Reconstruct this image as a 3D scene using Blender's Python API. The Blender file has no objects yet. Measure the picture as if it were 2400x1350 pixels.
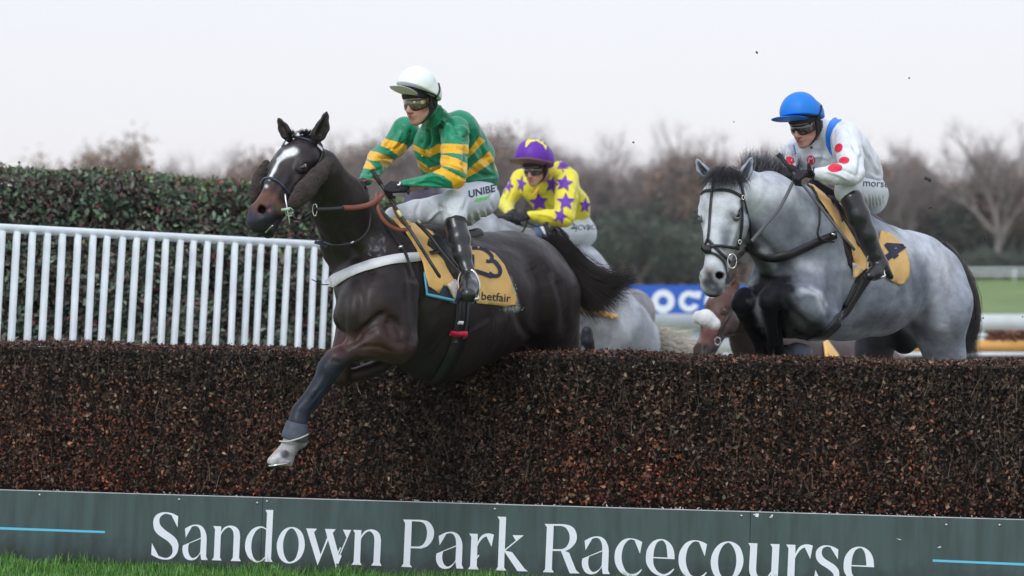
import bpy, bmesh, math, random
import numpy as np
from mathutils import Vector, Matrix
from mathutils.bvhtree import BVHTree
from mathutils.geometry import delaunay_2d_cdt

random.seed(7)
RNG = np.random.default_rng(7)
scene = bpy.context.scene
COL = scene.collection

# ------------------------------------------------------------------ camera
F = 6880.0          # focal length in photo pixels (photo is 2400 wide)
CAM_Z = 1.72
HOR = 660.0         # row of the eye level
cam_data = bpy.data.cameras.new("camera")
cam = bpy.data.objects.new("camera", cam_data)
COL.objects.link(cam)
cam.location = (0, 0, CAM_Z)
cam.rotation_euler = (math.radians(90), 0, 0)
cam_data.sensor_width = 36.0
cam_data.lens = F / 2400.0 * 36.0
cam_data.shift_y = -(675.0 - HOR) / 2400.0
cam_data.clip_start = 0.5
cam_data.clip_end = 3000
cam_data.dof.use_dof = True
cam_data.dof.focus_distance = 16.5
cam_data.dof.aperture_fstop = cam_data.lens / 1000.0 / 0.042
scene.camera = cam

# ------------------------------------------------------------------ world, sun, exposure
world = bpy.data.worlds.new("World")
scene.world = world
world.use_nodes = True
SUN_EL, SUN_AZ = math.radians(38), math.radians(205)   # azimuth from +Y clockwise: behind the camera, to its left
wn = world.node_tree
wn.nodes.clear()
w_out = wn.nodes.new("ShaderNodeOutputWorld")
w_bg = wn.nodes.new("ShaderNodeBackground")
w_sky = wn.nodes.new("ShaderNodeTexSky")
w_sky.sky_type = 'NISHITA'
w_sky.sun_disc = False
w_sky.sun_elevation = SUN_EL
w_sky.sun_rotation = SUN_AZ
w_tc = wn.nodes.new("ShaderNodeTexCoord")
w_sep = wn.nodes.new("ShaderNodeSeparateXYZ")
w_ramp = wn.nodes.new("ShaderNodeValToRGB")            # overcast cloud deck: brighter overhead
w_noise = wn.nodes.new("ShaderNodeTexNoise")
w_noise.inputs["Scale"].default_value = 1.6
w_noise.inputs["Detail"].default_value = 4
w_mul = wn.nodes.new("ShaderNodeMath"); w_mul.operation = 'MULTIPLY_ADD'
w_mul.inputs[1].default_value = 0.10; w_mul.inputs[2].default_value = 0.95
w_mixc = wn.nodes.new("ShaderNodeMixRGB"); w_mixc.blend_type = 'MULTIPLY'; w_mixc.inputs[0].default_value = 1
w_mix = wn.nodes.new("ShaderNodeMixRGB"); w_mix.inputs[0].default_value = 0.9
w_scl = wn.nodes.new("ShaderNodeMixRGB"); w_scl.blend_type = 'MULTIPLY'; w_scl.inputs[0].default_value = 1
w_scl.inputs[2].default_value = (11, 11, 11, 1)
e = w_ramp.color_ramp.elements
e[0].position = 0.0; e[0].color = (0.95, 0.915, 0.935, 1)
e[1].position = 1.0; e[1].color = (1.04, 1.12, 1.28, 1)
e_ = w_ramp.color_ramp.elements.new(0.10); e_.color = (0.93, 0.945, 1.01, 1)
w_L = wn.links.new
w_L(w_tc.outputs["Generated"], w_sep.inputs[0])
w_L(w_tc.outputs["Generated"], w_noise.inputs["Vector"])
w_L(w_sep.outputs["Z"], w_ramp.inputs[0])
w_L(w_noise.outputs["Fac"], w_mul.inputs[0])
w_L(w_ramp.outputs[0], w_mixc.inputs[1]); w_L(w_mul.outputs[0], w_mixc.inputs[2])
w_L(w_mixc.outputs[0], w_scl.inputs[1])
w_L(w_sky.outputs[0], w_mix.inputs[1]); w_L(w_scl.outputs[0], w_mix.inputs[2])
w_L(w_mix.outputs[0], w_bg.inputs["Color"])
w_bg.inputs["Strength"].default_value = 0.090
w_L(w_bg.outputs[0], w_out.inputs[0])

sun_d = bpy.data.lights.new("sun", 'SUN')
sun_d.energy = 1.5
sun_d.angle = math.radians(22)
sun_d.color = (1.0, 0.985, 0.97)
sun = bpy.data.objects.new("sun", sun_d)
COL.objects.link(sun)
sd = Vector((math.sin(SUN_AZ) * math.cos(SUN_EL), math.cos(SUN_AZ) * math.cos(SUN_EL), math.sin(SUN_EL)))
sun.rotation_euler = sd.to_track_quat('Z', 'Y').to_euler()

vs = scene.view_settings
vs.view_transform = 'Standard'; vs.look = 'None'; vs.gamma = 1.0; vs.exposure = 0.06
vs.use_curve_mapping = False
scene.render.engine = 'CYCLES'
scene.cycles.use_denoising = True
scene.cycles.max_bounces = 6
scene.cycles.transparent_max_bounces = 8

# ------------------------------------------------------------------ small helpers
def V(*a):
    return np.array(a, dtype=float)

def P(x, y, d):
    """world point that the photograph shows at pixel (x, y), at distance d from the camera plane"""
    return V((x - 1200.0) / F * d, d, CAM_Z + (HOR - y) / F * d)

def R(r, d):
    return r * d / F

def nrm(v):
    v = np.asarray(v, float)
    return v / (np.linalg.norm(v) + 1e-12)

def tag(o, label=None, cat=None, group=None, kind=None):
    if label: o["label"] = label
    if cat: o["category"] = cat
    if group: o["group"] = group
    if kind: o["kind"] = kind
    return o

def empty(name, loc=(0, 0, 0)):
    o = bpy.data.objects.new(name, None)
    o.empty_display_size = 0.2
    o.location = loc
    COL.objects.link(o)
    return o

def mesh_obj(name, verts, faces, mat=None, parent=None, smooth=True, cols=None, mats=None, midx=None):
    """verts: (N,3) array; faces: (M,3|4) array or list of index lists, in world space"""
    me = bpy.data.meshes.new(name)
    verts = np.asarray(verts, dtype=np.float32)
    if isinstance(faces, np.ndarray) and faces.ndim == 2:
        n, w = faces.shape
        me.vertices.add(len(verts)); me.vertices.foreach_set("co", verts.ravel())
        me.loops.add(n * w); me.loops.foreach_set("vertex_index", faces.astype(np.int32).ravel())
        me.polygons.add(n)
        me.polygons.foreach_set("loop_start", np.arange(0, n * w, w, dtype=np.int32))
        me.update(calc_edges=True)
    else:
        me.from_pydata([tuple(map(float, v)) for v in verts], [], [tuple(int(i) for i in f) for f in faces])
        me.update()
    if cols is not None:
        a = me.color_attributes.new("Col", 'FLOAT_COLOR', 'POINT')
        c = np.ones((len(verts), 4), np.float32); c[:, :3] = cols
        a.data.foreach_set("color", c.ravel())
    if smooth:
        me.polygons.foreach_set("use_smooth", np.ones(len(me.polygons), dtype=bool))
    if mats:
        for m in mats: me.materials.append(m)
        if midx is not None: me.polygons.foreach_set("material_index", np.asarray(midx, dtype=np.int32))
    elif mat is not None:
        me.materials.append(mat)
    o = bpy.data.objects.new(name, me)
    COL.objects.link(o)
    if parent is not None:
        o.parent = parent
        # every mesh is written in world space; only the Empty at a thing's base is moved
        o.matrix_parent_inverse = Matrix.Translation(-Vector(parent.location)) if parent.type == 'EMPTY' else Matrix.Identity(4)
    return o

def bvh_of(*objs):
    vs_, fs_ = [], []
    for o in objs:
        me = o.data
        n = len(vs_)
        vs_.extend(v.co[:] for v in me.vertices)
        fs_.extend(tuple(i + n for i in p.vertices) for p in me.polygons)
    return BVHTree.FromPolygons(vs_, fs_)

# ------------------------------------------------------------------ materials
def new_mat(name):
    m = bpy.data.materials.new(name)
    m.use_nodes = True
    nt = m.node_tree
    b = nt.nodes["Principled BSDF"]
    return m, nt, b

def simple(name, col, rough=0.6, metal=0.0, spec=0.5, bump=0.0, bscale=60.0, coat=0.0, sheen=0.0, var=0.0, vscale=8.0, stretch=None):
    m, nt, b = new_mat(name)
    b.inputs["Base Color"].default_value = (*col, 1)
    b.inputs["Roughness"].default_value = rough
    b.inputs["Metallic"].default_value = metal
    b.inputs["Specular IOR Level"].default_value = spec
    b.inputs["Coat Weight"].default_value = coat
    b.inputs["Sheen Weight"].default_value = sheen
    tc = nt.nodes.new("ShaderNodeTexCoord")
    src = tc.outputs["Object"]
    if stretch:
        mp = nt.nodes.new("ShaderNodeMapping"); mp.inputs["Scale"].default_value = stretch
        nt.links.new(src, mp.inputs[0]); src = mp.outputs[0]
    if bump:
        n = nt.nodes.new("ShaderNodeTexNoise"); n.inputs["Scale"].default_value = bscale; n.inputs["Detail"].default_value = 5
        nt.links.new(src, n.inputs["Vector"])
        bp = nt.nodes.new("ShaderNodeBump"); bp.inputs["Strength"].default_value = bump; bp.inputs["Distance"].default_value = 0.02
        nt.links.new(n.outputs["Fac"], bp.inputs["Height"]); nt.links.new(bp.outputs[0], b.inputs["Normal"])
    if var:
        n = nt.nodes.new("ShaderNodeTexNoise"); n.inputs["Scale"].default_value = vscale; n.inputs["Detail"].default_value = 6
        nt.links.new(src, n.inputs["Vector"])
        r = nt.nodes.new("ShaderNodeValToRGB")
        r.color_ramp.elements[0].position = 0.3; r.color_ramp.elements[1].position = 0.7
        r.color_ramp.elements[0].color = (*[c * (1 - var) for c in col], 1)
        r.color_ramp.elements[1].color = (*[min(1, c * (1 + var)) for c in col], 1)
        nt.links.new(n.outputs["Fac"], r.inputs[0]); nt.links.new(r.outputs[0], b.inputs["Base Color"])
    return m

def colmat(name, rough=0.6, ridged=0.0, spec=0.5, sheen=0.0, bump=0.0, bscale=40.0, bdist=0.01, var=0.0, vscale=12.0, coat=0.0, speck=0.0, trans=0.0, stretch=None):
    """material that takes the object's own colour attribute, with noise variation and fine relief"""
    m, nt, b = new_mat(name)
    a = nt.nodes.new("ShaderNodeVertexColor"); a.layer_name = "Col"
    out = a.outputs[0]
    tc = nt.nodes.new("ShaderNodeTexCoord")
    src = tc.outputs["Object"]
    if stretch:
        mp = nt.nodes.new("ShaderNodeMapping"); mp.inputs["Scale"].default_value = stretch
        nt.links.new(src, mp.inputs[0]); src = mp.outputs[0]
    if var:
        n = nt.nodes.new("ShaderNodeTexNoise"); n.inputs["Scale"].default_value = vscale; n.inputs["Detail"].default_value = 7
        n.inputs["Roughness"].default_value = 0.62
        nt.links.new(tc.outputs["Object"], n.inputs["Vector"])
        mr = nt.nodes.new("ShaderNodeMapRange")
        mr.inputs[1].default_value = 0.36; mr.inputs[2].default_value = 0.64
        mr.inputs[3].default_value = 1 - var; mr.inputs[4].default_value = 1 + var
        nt.links.new(n.outputs["Fac"], mr.inputs[0])
        mx = nt.nodes.new("ShaderNodeMixRGB"); mx.blend_type = 'MULTIPLY'; mx.inputs[0].default_value = 1
        nt.links.new(out, mx.inputs[1]); nt.links.new(mr.outputs[0], mx.inputs[2]); out = mx.outputs[0]
    if speck:
        n = nt.nodes.new("ShaderNodeTexNoise"); n.inputs["Scale"].default_value = 110; n.inputs["Detail"].default_value = 8
        nt.links.new(tc.outputs["Object"], n.inputs["Vector"])
        mr = nt.nodes.new("ShaderNodeMapRange"); mr.inputs[1].default_value = 0.62; mr.inputs[2].default_value = 0.72
        mr.inputs[3].default_value = 1; mr.inputs[4].default_value = 1 - speck
        nt.links.new(n.outputs["Fac"], mr.inputs[0])
        mx = nt.nodes.new("ShaderNodeMixRGB"); mx.blend_type = 'MULTIPLY'; mx.inputs[0].default_value = 1
        nt.links.new(out, mx.inputs[1]); nt.links.new(mr.outputs[0], mx.inputs[2]); out = mx.outputs[0]
    nt.links.new(out, b.inputs["Base Color"])
    b.inputs["Roughness"].default_value = rough
    b.inputs["Specular IOR Level"].default_value = spec
    b.inputs["Sheen Weight"].default_value = sheen
    b.inputs["Coat Weight"].default_value = coat
    b.inputs["Coat Roughness"].default_value = 0.3
    if bump:
        n = nt.nodes.new("ShaderNodeTexNoise"); n.inputs["Scale"].default_value = bscale; n.inputs["Detail"].default_value = 6
        nt.links.new(src, n.inputs["Vector"])
        bp = nt.nodes.new("ShaderNodeBump"); bp.inputs["Strength"].default_value = bump; bp.inputs["Distance"].default_value = bdist
        nt.links.new(n.outputs["Fac"], bp.inputs["Height"]); nt.links.new(bp.outputs[0], b.inputs["Normal"])
        if ridged:
            n3 = nt.nodes.new("ShaderNodeTexNoise"); n3.noise_type = 'RIDGED_MULTIFRACTAL'
            n3.inputs["Scale"].default_value = 6.5; n3.inputs["Detail"].default_value = 1.5; n3.inputs["Distortion"].default_value = 0.6
            mp = nt.nodes.new("ShaderNodeMapping"); mp.inputs["Scale"].default_value = (1.6, 1.0, 1.0); mp.inputs["Rotation"].default_value = (0.3, 0.6, 0.4)
            nt.links.new(tc.outputs["Object"], mp.inputs[0]); nt.links.new(mp.outputs[0], n3.inputs["Vector"])
            b3 = nt.nodes.new("ShaderNodeBump"); b3.inputs["Strength"].default_value = ridged; b3.inputs["Distance"].default_value = 0.02
            nt.links.new(n3.outputs["Fac"], b3.inputs["Height"]); nt.links.new(b3.outputs[0], bp.inputs["Normal"])
    return m

# ------------------------------------------------------------------ solid modelling: blended round cones on a grid, skinned by surface nets
class Body:
    def __init__(self, vox=0.008, blend=0.03):
        self.v = vox; self.k = blend; self.pr = []; self.paints = []; self.cuts = []
    def add(self, a, b, ra, rb=None, k=None, col=None, flat=None, op='+', w=1.0):
        a = np.asarray(a, float); b = a.copy() if b is None else np.asarray(b, float)
        self.pr.append(dict(a=a, b=b, ra=ra, rb=ra if rb is None else rb, k=self.k if k is None else k,
                            col=col, flat=[(nrm(n), f) for n, f in (flat or [])], op=op, w=w))
    def ball(self, a, r, **kw): self.add(a, None, r, r, **kw)
    def sub(self, a, b, ra, rb=None, k=0.008, flat=None): self.add(a, b, ra, rb, k=k, flat=flat, op='-')
    def chain(self, pts, **kw):
        for (a, ra), (b, rb) in zip(pts[:-1], pts[1:]): self.add(a, b, ra, rb, **kw)
    def paint(self, a, b, ra, rb, col, soft=0.01, flat=None):
        a = np.asarray(a, float); b = a.copy() if b is None else np.asarray(b, float)
        self.paints.append(dict(a=a, b=b, ra=ra, rb=rb, col=np.array(col), soft=soft, flat=[(nrm(n), f) for n, f in (flat or [])]))
    def cut(self, c, n):            # removes everything on the side n points to
        self.cuts.append((np.asarray(c, float), nrm(n)))
    @staticmethod
    def dist(p, pr):
        """p: tuple of 3 broadcastable arrays"""
        a, b = pr['a'], pr['b']
        q = [p[i] - a[i] for i in range(3)]
        ba = b - a
        sc = 1.0
        for n, f in pr['flat']:
            dn = q[0] * n[0] + q[1] * n[1] + q[2] * n[2]
            s = (1.0 / f - 1.0)
            q = [q[i] + dn * (n[i] * s) for i in range(3)]
            ba = ba + n * (np.dot(ba, n) * s)
            sc = min(sc, f) if f < 1 else sc
        bb = float(np.dot(ba, ba))
        if bb < 1e-10:
            d = np.sqrt(q[0] ** 2 + q[1] ** 2 + q[2] ** 2) - pr['ra']
        else:
            t = np.clip((q[0] * ba[0] + q[1] * ba[1] + q[2] * ba[2]) / bb, 0, 1)
            d = np.sqrt((q[0] - t * ba[0]) ** 2 + (q[1] - t * ba[1]) ** 2 + (q[2] - t * ba[2]) ** 2) - (pr['ra'] + (pr['rb'] - pr['ra']) * t)
        return d * (1.0 if sc >= 0.999 else (0.5 + 0.5 * sc))
    def mesh(self, disp=None, smooth=1, csoft=0.012, default=(0.5, 0.5, 0.5), post=None):
        v = self.v
        lo = np.min([np.minimum(p['a'] - p['ra'], p['b'] - p['rb']) for p in self.pr if p['op'] == '+'], axis=0) - 3 * v
        hi = np.max([np.maximum(p['a'] + p['ra'], p['b'] + p['rb']) for p in self.pr if p['op'] == '+'], axis=0) + 3 * v
        n = np.ceil((hi - lo) / v).astype(int) + 1
        f = np.full(tuple(n), 1.0, np.float32)
        ax = [(lo[i] + v * np.arange(n[i])).astype(np.float32) for i in range(3)]
        for p in self.pr:
            k = max(p['k'], 1e-4)
            r = max(p['ra'], p['rb'])
            stretch = max([1.0] + [fl for _, fl in p['flat']])
            m = k + 2 * v
            l = np.minimum(p['a'] - r * stretch, p['b'] - r * stretch) - m
            h = np.maximum(p['a'] + r * stretch, p['b'] + r * stretch) + m
            i0 = np.clip(np.floor((l - lo) / v).astype(int), 0, n); i1 = np.clip(np.ceil((h - lo) / v).astype(int) + 1, 0, n)
            if np.any(i1 <= i0): continue
            sl = tuple(slice(i0[i], i1[i]) for i in range(3))
            g = (ax[0][sl[0]][:, None, None], ax[1][sl[1]][None, :, None], ax[2][sl[2]][None, None, :])
            d = self.dist(g, p).astype(np.float32)
            cur = f[sl]
            if p['op'] == '+':
                hh = np.maximum(k - np.abs(cur - d), 0) / k
                f[sl] = np.minimum(cur, d) - hh * hh * k * 0.25
            else:
                hh = np.maximum(k - np.abs(cur + d), 0) / k
                f[sl] = np.maximum(cur, -d) + hh * hh * k * 0.25
        for c, nn in self.cuts:
            d = (ax[0] * nn[0])[:, None, None] + (ax[1] * nn[1])[None, :, None] + (ax[2] * nn[2])[None, None, :] - float(np.dot(c, nn))
            f = np.maximum(f, d)
        verts, faces = surface_nets(f, lo, v)
        verts = smooth_verts(verts, faces, smooth)
        if disp is not None:
            nr = vert_normals(verts, faces)
            verts = verts + nr * disp(verts, nr)[:, None]
        cols = self.colour(verts, csoft, default)
        if post is not None: cols = post(verts, vert_normals(verts, faces), cols)
        return verts, faces, cols
    def colour(self, verts, csoft, default):
        p = (verts[:, 0], verts[:, 1], verts[:, 2])
        cp = [q for q in self.pr if q['op'] == '+' and q['col'] is not None]
        cols = np.tile(np.array(default, float), (len(verts), 1))
        if cp:
            D = np.stack([self.dist(p, q) for q in cp])
            mn = D.min(axis=0)
            W = np.exp(-(D - mn) / csoft) * np.array([q['w'] for q in cp])[:, None]
            C = np.array([q['col'] for q in cp])
            cols = (W.T @ C) / W.sum(axis=0)[:, None]
        for q in self.paints:
            d = self.dist(p, q)
            a = np.clip(0.5 - d / q['soft'], 0, 1)[:, None]
            a = a * a * (3 - 2 * a)
            cols = cols * (1 - a) + q['col'] * a
        return cols
    def obj(self, name, mat, parent=None, **kw):
        vv, ff, cc = self.mesh(**kw)
        return mesh_obj(name, vv, ff, mat, parent, True, cols=cc)

def surface_nets(f, lo, v):
    ins = f < 0
    c = ins[:-1, :-1, :-1].astype(np.int8)
    s = np.zeros(c.shape, np.int8)
    for dx in (0, 1):
        for dy in (0, 1):
            for dz in (0, 1):
                s += ins[dx:ins.shape[0] - 1 + dx, dy:ins.shape[1] - 1 + dy, dz:ins.shape[2] - 1 + dz]
    act = (s > 0) & (s < 8)
    ijk = np.argwhere(act)
    idx = np.full(act.shape, -1, np.int32)
    idx[act] = np.arange(len(ijk))
    corner = {}
    for dx in (0, 1):
        for dy in (0, 1):
            for dz in (0, 1):
                corner[(dx, dy, dz)] = f[ijk[:, 0] + dx, ijk[:, 1] + dy, ijk[:, 2] + dz]
    acc = np.zeros((len(ijk), 3)); cnt = np.zeros(len(ijk))
    cs = list(corner)
    for a in cs:
        for b in cs:
            if sum(abs(a[i] - b[i]) for i in range(3)) == 1 and a < b:
                fa, fb = corner[a], corner[b]
                m = (fa < 0) != (fb < 0)
                t = np.where(m, fa / np.where(m, fa - fb, 1), 0)
                for i in range(3):
                    acc[:, i] += np.where(m, a[i] + t * (b[i] - a[i]), 0)
                cnt += m
    verts = (ijk + acc / np.maximum(cnt, 1)[:, None]) * v + lo
    faces = []
    for axis in range(3):
        sl0 = [slice(1, -1)] * 3; sl1 = [slice(1, -1)] * 3
        sl0[axis] = slice(0, -1); sl1[axis] = slice(1, None)
        A = ins[tuple(sl0)]; B = ins[tuple(sl1)]
        off = np.array([1, 1, 1]); off[axis] = 0
        for sgn, M in ((0, A & ~B), (1, ~A & B)):
            e = np.argwhere(M) + off
            u, w = [(1, 2), (2, 0), (0, 1)][axis]
            def cell(du, dw):
                q = e.copy(); q[:, u] -= du; q[:, w] -= dw
                return idx[q[:, 0], q[:, 1], q[:, 2]]
            quad = np.stack([cell(0, 0), cell(1, 0), cell(1, 1), cell(0, 1)], axis=1)
            if sgn: quad = quad[:, ::-1]
            faces.append(quad)
    faces = np.concatenate(faces)
    faces = faces[(faces >= 0).all(axis=1)]
    return verts, faces

def smooth_verts(verts, faces, it):
    if it <= 0: return verts
    e = np.concatenate([faces[:, [i, (i + 1) % 4]] for i in range(4)])
    a = np.concatenate([e[:, 0], e[:, 1]]); b = np.concatenate([e[:, 1], e[:, 0]])
    deg = np.bincount(a, minlength=len(verts)).astype(float)
    for _ in range(it):
        s = np.stack([np.bincount(a, weights=verts[b, i], minlength=len(verts)) for i in range(3)], axis=1)
        verts = verts * 0.45 + 0.55 * s / np.maximum(deg, 1)[:, None]
    return verts

def vert_normals(verts, faces):
    v0, v1, v2 = verts[faces[:, 0]], verts[faces[:, 1]], verts[faces[:, 2]]
    n = np.cross(v1 - v0, v2 - v0)
    out = np.zeros_like(verts)
    for j in range(faces.shape[1]):
        for i in range(3): out[:, i] += np.bincount(faces[:, j], weights=n[:, i], minlength=len(verts))
    return out / (np.linalg.norm(out, axis=1, keepdims=True) + 1e-12)

def wav(p, seed=0, n=5, freq=10.0, aniso=(1, 1, 1)):
    """cheap smooth noise in -1..1 from summed, warped sines; p (N,3)"""
    r = np.random.default_rng(seed)
    q = p * np.array(aniso)
    out = np.zeros(len(p))
    wp = q.copy()
    for i in range(3):
        k = r.normal(size=3) * freq * 0.5
        wp[:, i] = q[:, i] + 0.6 / freq * np.sin(q @ k + r.uniform(0, 6.28))
    amp = 1.0; tot = 0
    for i in range(n):
        k = nrm(r.normal(size=3)) * freq * (1 + 0.35 * i)
        out += amp * np.sin(wp @ k + r.uniform(0, 6.28)); tot += amp; amp *= 0.8
    return out / tot * 1.6

def sculpt(verts, nr, strokes, dref=16.5):
    """grooves, ridges and veins worked into a skin: each stroke is (photo pixel path, width px, height m)"""
    px = 1200 + verts[:, 0] / verts[:, 1] * F
    py = HOR - (verts[:, 2] - CAM_Z) / verts[:, 1] * F
    face = np.clip((-nr[:, 1] + 0.10) / 0.35, 0, 1)
    out = np.zeros(len(verts))
    for path, w, h in strokes:
        pts = np.array(catmull([np.array(q, float) for q in path], 5))
        m = (px > pts[:, 0].min() - 3 * w) & (px < pts[:, 0].max() + 3 * w) & (py > pts[:, 1].min() - 3 * w) & (py < pts[:, 1].max() + 3 * w)
        if not m.any(): continue
        X, Y = px[m], py[m]
        best = np.full(len(X), 1e9)
        for i, (a, b) in enumerate(zip(pts[:-1], pts[1:])):
            d = b - a; L = d @ d + 1e-9
            t = np.clip(((X - a[0]) * d[0] + (Y - a[1]) * d[1]) / L, 0, 1)
            e = (i + t) / (len(pts) - 1)
            end = np.clip(np.minimum(e, 1 - e) / 0.18, 0.0, 1)
            r2 = (X - a[0] - t * d[0]) ** 2 + (Y - a[1] - t * d[1]) ** 2
            best = np.minimum(best, r2 + (1 - end) * w * w * 1.5)
        out[m] += h * np.exp(-best / (w * w))
    return out * face

def tint(strokes, seed=1, both=False):
    """coat markings, also painted shade and rim highlights: (photo pixel path, width px, colour, strength) worked into the vertex colours"""
    def fn(verts, nr, cols):
        px = 1200 + verts[:, 0] / verts[:, 1] * F
        py = HOR - (verts[:, 2] - CAM_Z) / verts[:, 1] * F
        nz = wav(verts, seed, 5, 24.0); nz2 = wav(verts, seed + 1, 5, 70.0)
        face = np.clip((-nr[:, 1] + 0.15) / 0.3, 0, 1)
        for path, w, col, s in strokes:
            pts = np.array([np.array(q, float) for q in path])
            if len(pts) == 1: pts = np.array([pts[0], pts[0] + 0.1])
            best = np.full(len(px), 1e9)
            for a, b in zip(pts[:-1], pts[1:]):
                d = b - a; L = d @ d + 1e-9
                t = np.clip(((px - a[0]) * d[0] + (py - a[1]) * d[1]) / L, 0, 1)
                best = np.minimum(best, (px - a[0] - t * d[0]) ** 2 + (py - a[1] - t * d[1]) ** 2)
            k = s * face * np.exp(-best / (w * w) * (1 + 0.45 * nz + 0.25 * nz2))
            k = np.clip(k, 0, 1)[:, None]
            cols = cols * (1 - k) + np.array(col) * k
        return cols
    return fn

# ------------------------------------------------------------------ things laid over a surface
CAM_O = Vector((0, 0, CAM_Z))
def hit(bvh, x, y):
    """where the surface stands behind photo pixel (x, y): point and normal, or None"""
    t = Vector(P(x, y, 16.0))
    d = (t - CAM_O).normalized()
    loc, n, i, dd = bvh.ray_cast(CAM_O, d)
    if loc is None: return None
    if n.dot(d) > 0: n = -n
    return np.array(loc), np.array(n)

def catmull(pts, n):
    pts = [np.asarray(p, float) for p in pts]
    if len(pts) == 2: return [pts[0] + (pts[1] - pts[0]) * t for t in np.linspace(0, 1, n + 1)]
    P_ = [2 * pts[0] - pts[1]] + pts + [2 * pts[-1] - pts[-2]]
    out = []
    for i in range(1, len(P_) - 2):
        p0, p1, p2, p3 = P_[i - 1], P_[i], P_[i + 1], P_[i + 2]
        for t in np.linspace(0, 1, n, endpoint=False):
            out.append(0.5 * ((2 * p1) + (-p0 + p2) * t + (2 * p0 - 5 * p1 + 4 * p2 - p3) * t * t + (-p0 + 3 * p1 - 3 * p2 + p3) * t ** 3))
    out.append(pts[-1])
    return out

def strap(name, px, w, bvh, mat, parent, off=0.004, th=0.004, d=None, sub=6, wobble=0.0):
    """flat leather strap laid on a surface along photo pixels; w = width in pixels (number or list); px entries (x,y[,d])"""
    n0 = len(px)
    ws = w if isinstance(w, (list, tuple)) else [w] * n0
    line = catmull([(p[0], p[1], ww) for p, ww in zip(px, ws)], sub)
    pts, nor, wid = [], [], []
    for (x, y, ww) in line:
        h = hit(bvh, x, y) if bvh is not None else None
        pts.append(None if h is None else h[0]); nor.append(None if h is None else h[1]); wid.append(ww)
    known = [i for i, p in enumerate(pts) if p is not None]
    dd0 = d if d is not None else 16.5
    for i in range(len(pts)):
        if pts[i] is None:
            if known:
                j = min(known, key=lambda q: abs(q - i)); dd = pts[j][1]; nn = nor[j]
            else: dd = dd0; nn = V(0, -1, 0)
            pts[i] = P(line[i][0], line[i][1], dd); nor[i] = nn
    # keep depth jumps out of the strap
    Y = np.array([p[1] for p in pts])
    for _ in range(3):
        Y[1:-1] = 0.25 * Y[:-2] + 0.5 * Y[1:-1] + 0.25 * Y[2:]
    pts = [P(line[i][0], line[i][1], min(Y[i], pts[i][1])) for i in range(len(pts))]
    N = np.array(nor)
    for _ in range(4): N[1:-1] = (N[:-2] + N[1:-1] * 2 + N[2:]) / 4
    verts, faces = [], []
    m = len(pts)
    for i in range(m):
        t = nrm(pts[min(i + 1, m - 1)] - pts[max(i - 1, 0)])
        n = nrm(N[i]); s = nrm(np.cross(n, t))
        hw = R(wid[i], pts[i][1]) * 0.5
        o = pts[i] + n * off
        for q in ((-hw, 0), (-hw, th), (hw, th), (hw, 0)):
            verts.append(o + s * q[0] + n * q[1])
    for i in range(m - 1):
        a, b = 4 * i, 4 * i + 4
        for j in range(4):
            faces.append((a + j, a + (j + 1) % 4, b + (j + 1) % 4, b + j))
    faces.append((0, 1, 2, 3)); faces.append((4 * m - 1, 4 * m - 2, 4 * m - 3, 4 * m - 4))
    return mesh_obj(name, np.array(verts), np.array(faces), mat, parent, smooth=False)

def tube(name, pts, r, mat, parent, sides=8, sub=6, closed=False, flat=1.0):
    """round bar through world points; r number or list"""
    rs = r if isinstance(r, (list, tuple)) else [r] * len(pts)
    if closed: pts = list(pts) + [pts[0]]; rs = list(rs) + [rs[0]]
    line = catmull([np.append(p, q) for p, q in zip(pts, rs)], sub) if len(pts) > 2 else [np.append(p, q) for p, q in zip(pts, rs)]
    verts, faces = [], []
    m = len(line)
    ref = V(0.13, 0.31, 0.94)
    for i in range(m):
        p, rr = line[i][:3], line[i][3]
        t = nrm(line[min(i + 1, m - 1)][:3] - line[max(i - 1, 0)][:3])
        s = nrm(np.cross(t, ref)) if abs(np.dot(t, ref)) < 0.97 else nrm(np.cross(t, V(1, 0, 0)))
        u = np.cross(s, t)
        for j in range(sides):
            a = 2 * math.pi * j / sides
            verts.append(p + (s * math.cos(a) + u * math.sin(a) * flat) * rr)
    for i in range(m - 1):
        for j in range(sides):
            a = i * sides + j; b = i * sides + (j + 1) % sides
            faces.append((a, b, b + sides, a + sides))
    faces.append(tuple(range(sides))[::-1]); faces.append(tuple((m - 1) * sides + j for j in range(sides)))
    return mesh_obj(name, np.array(verts), faces, mat, parent)

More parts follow.
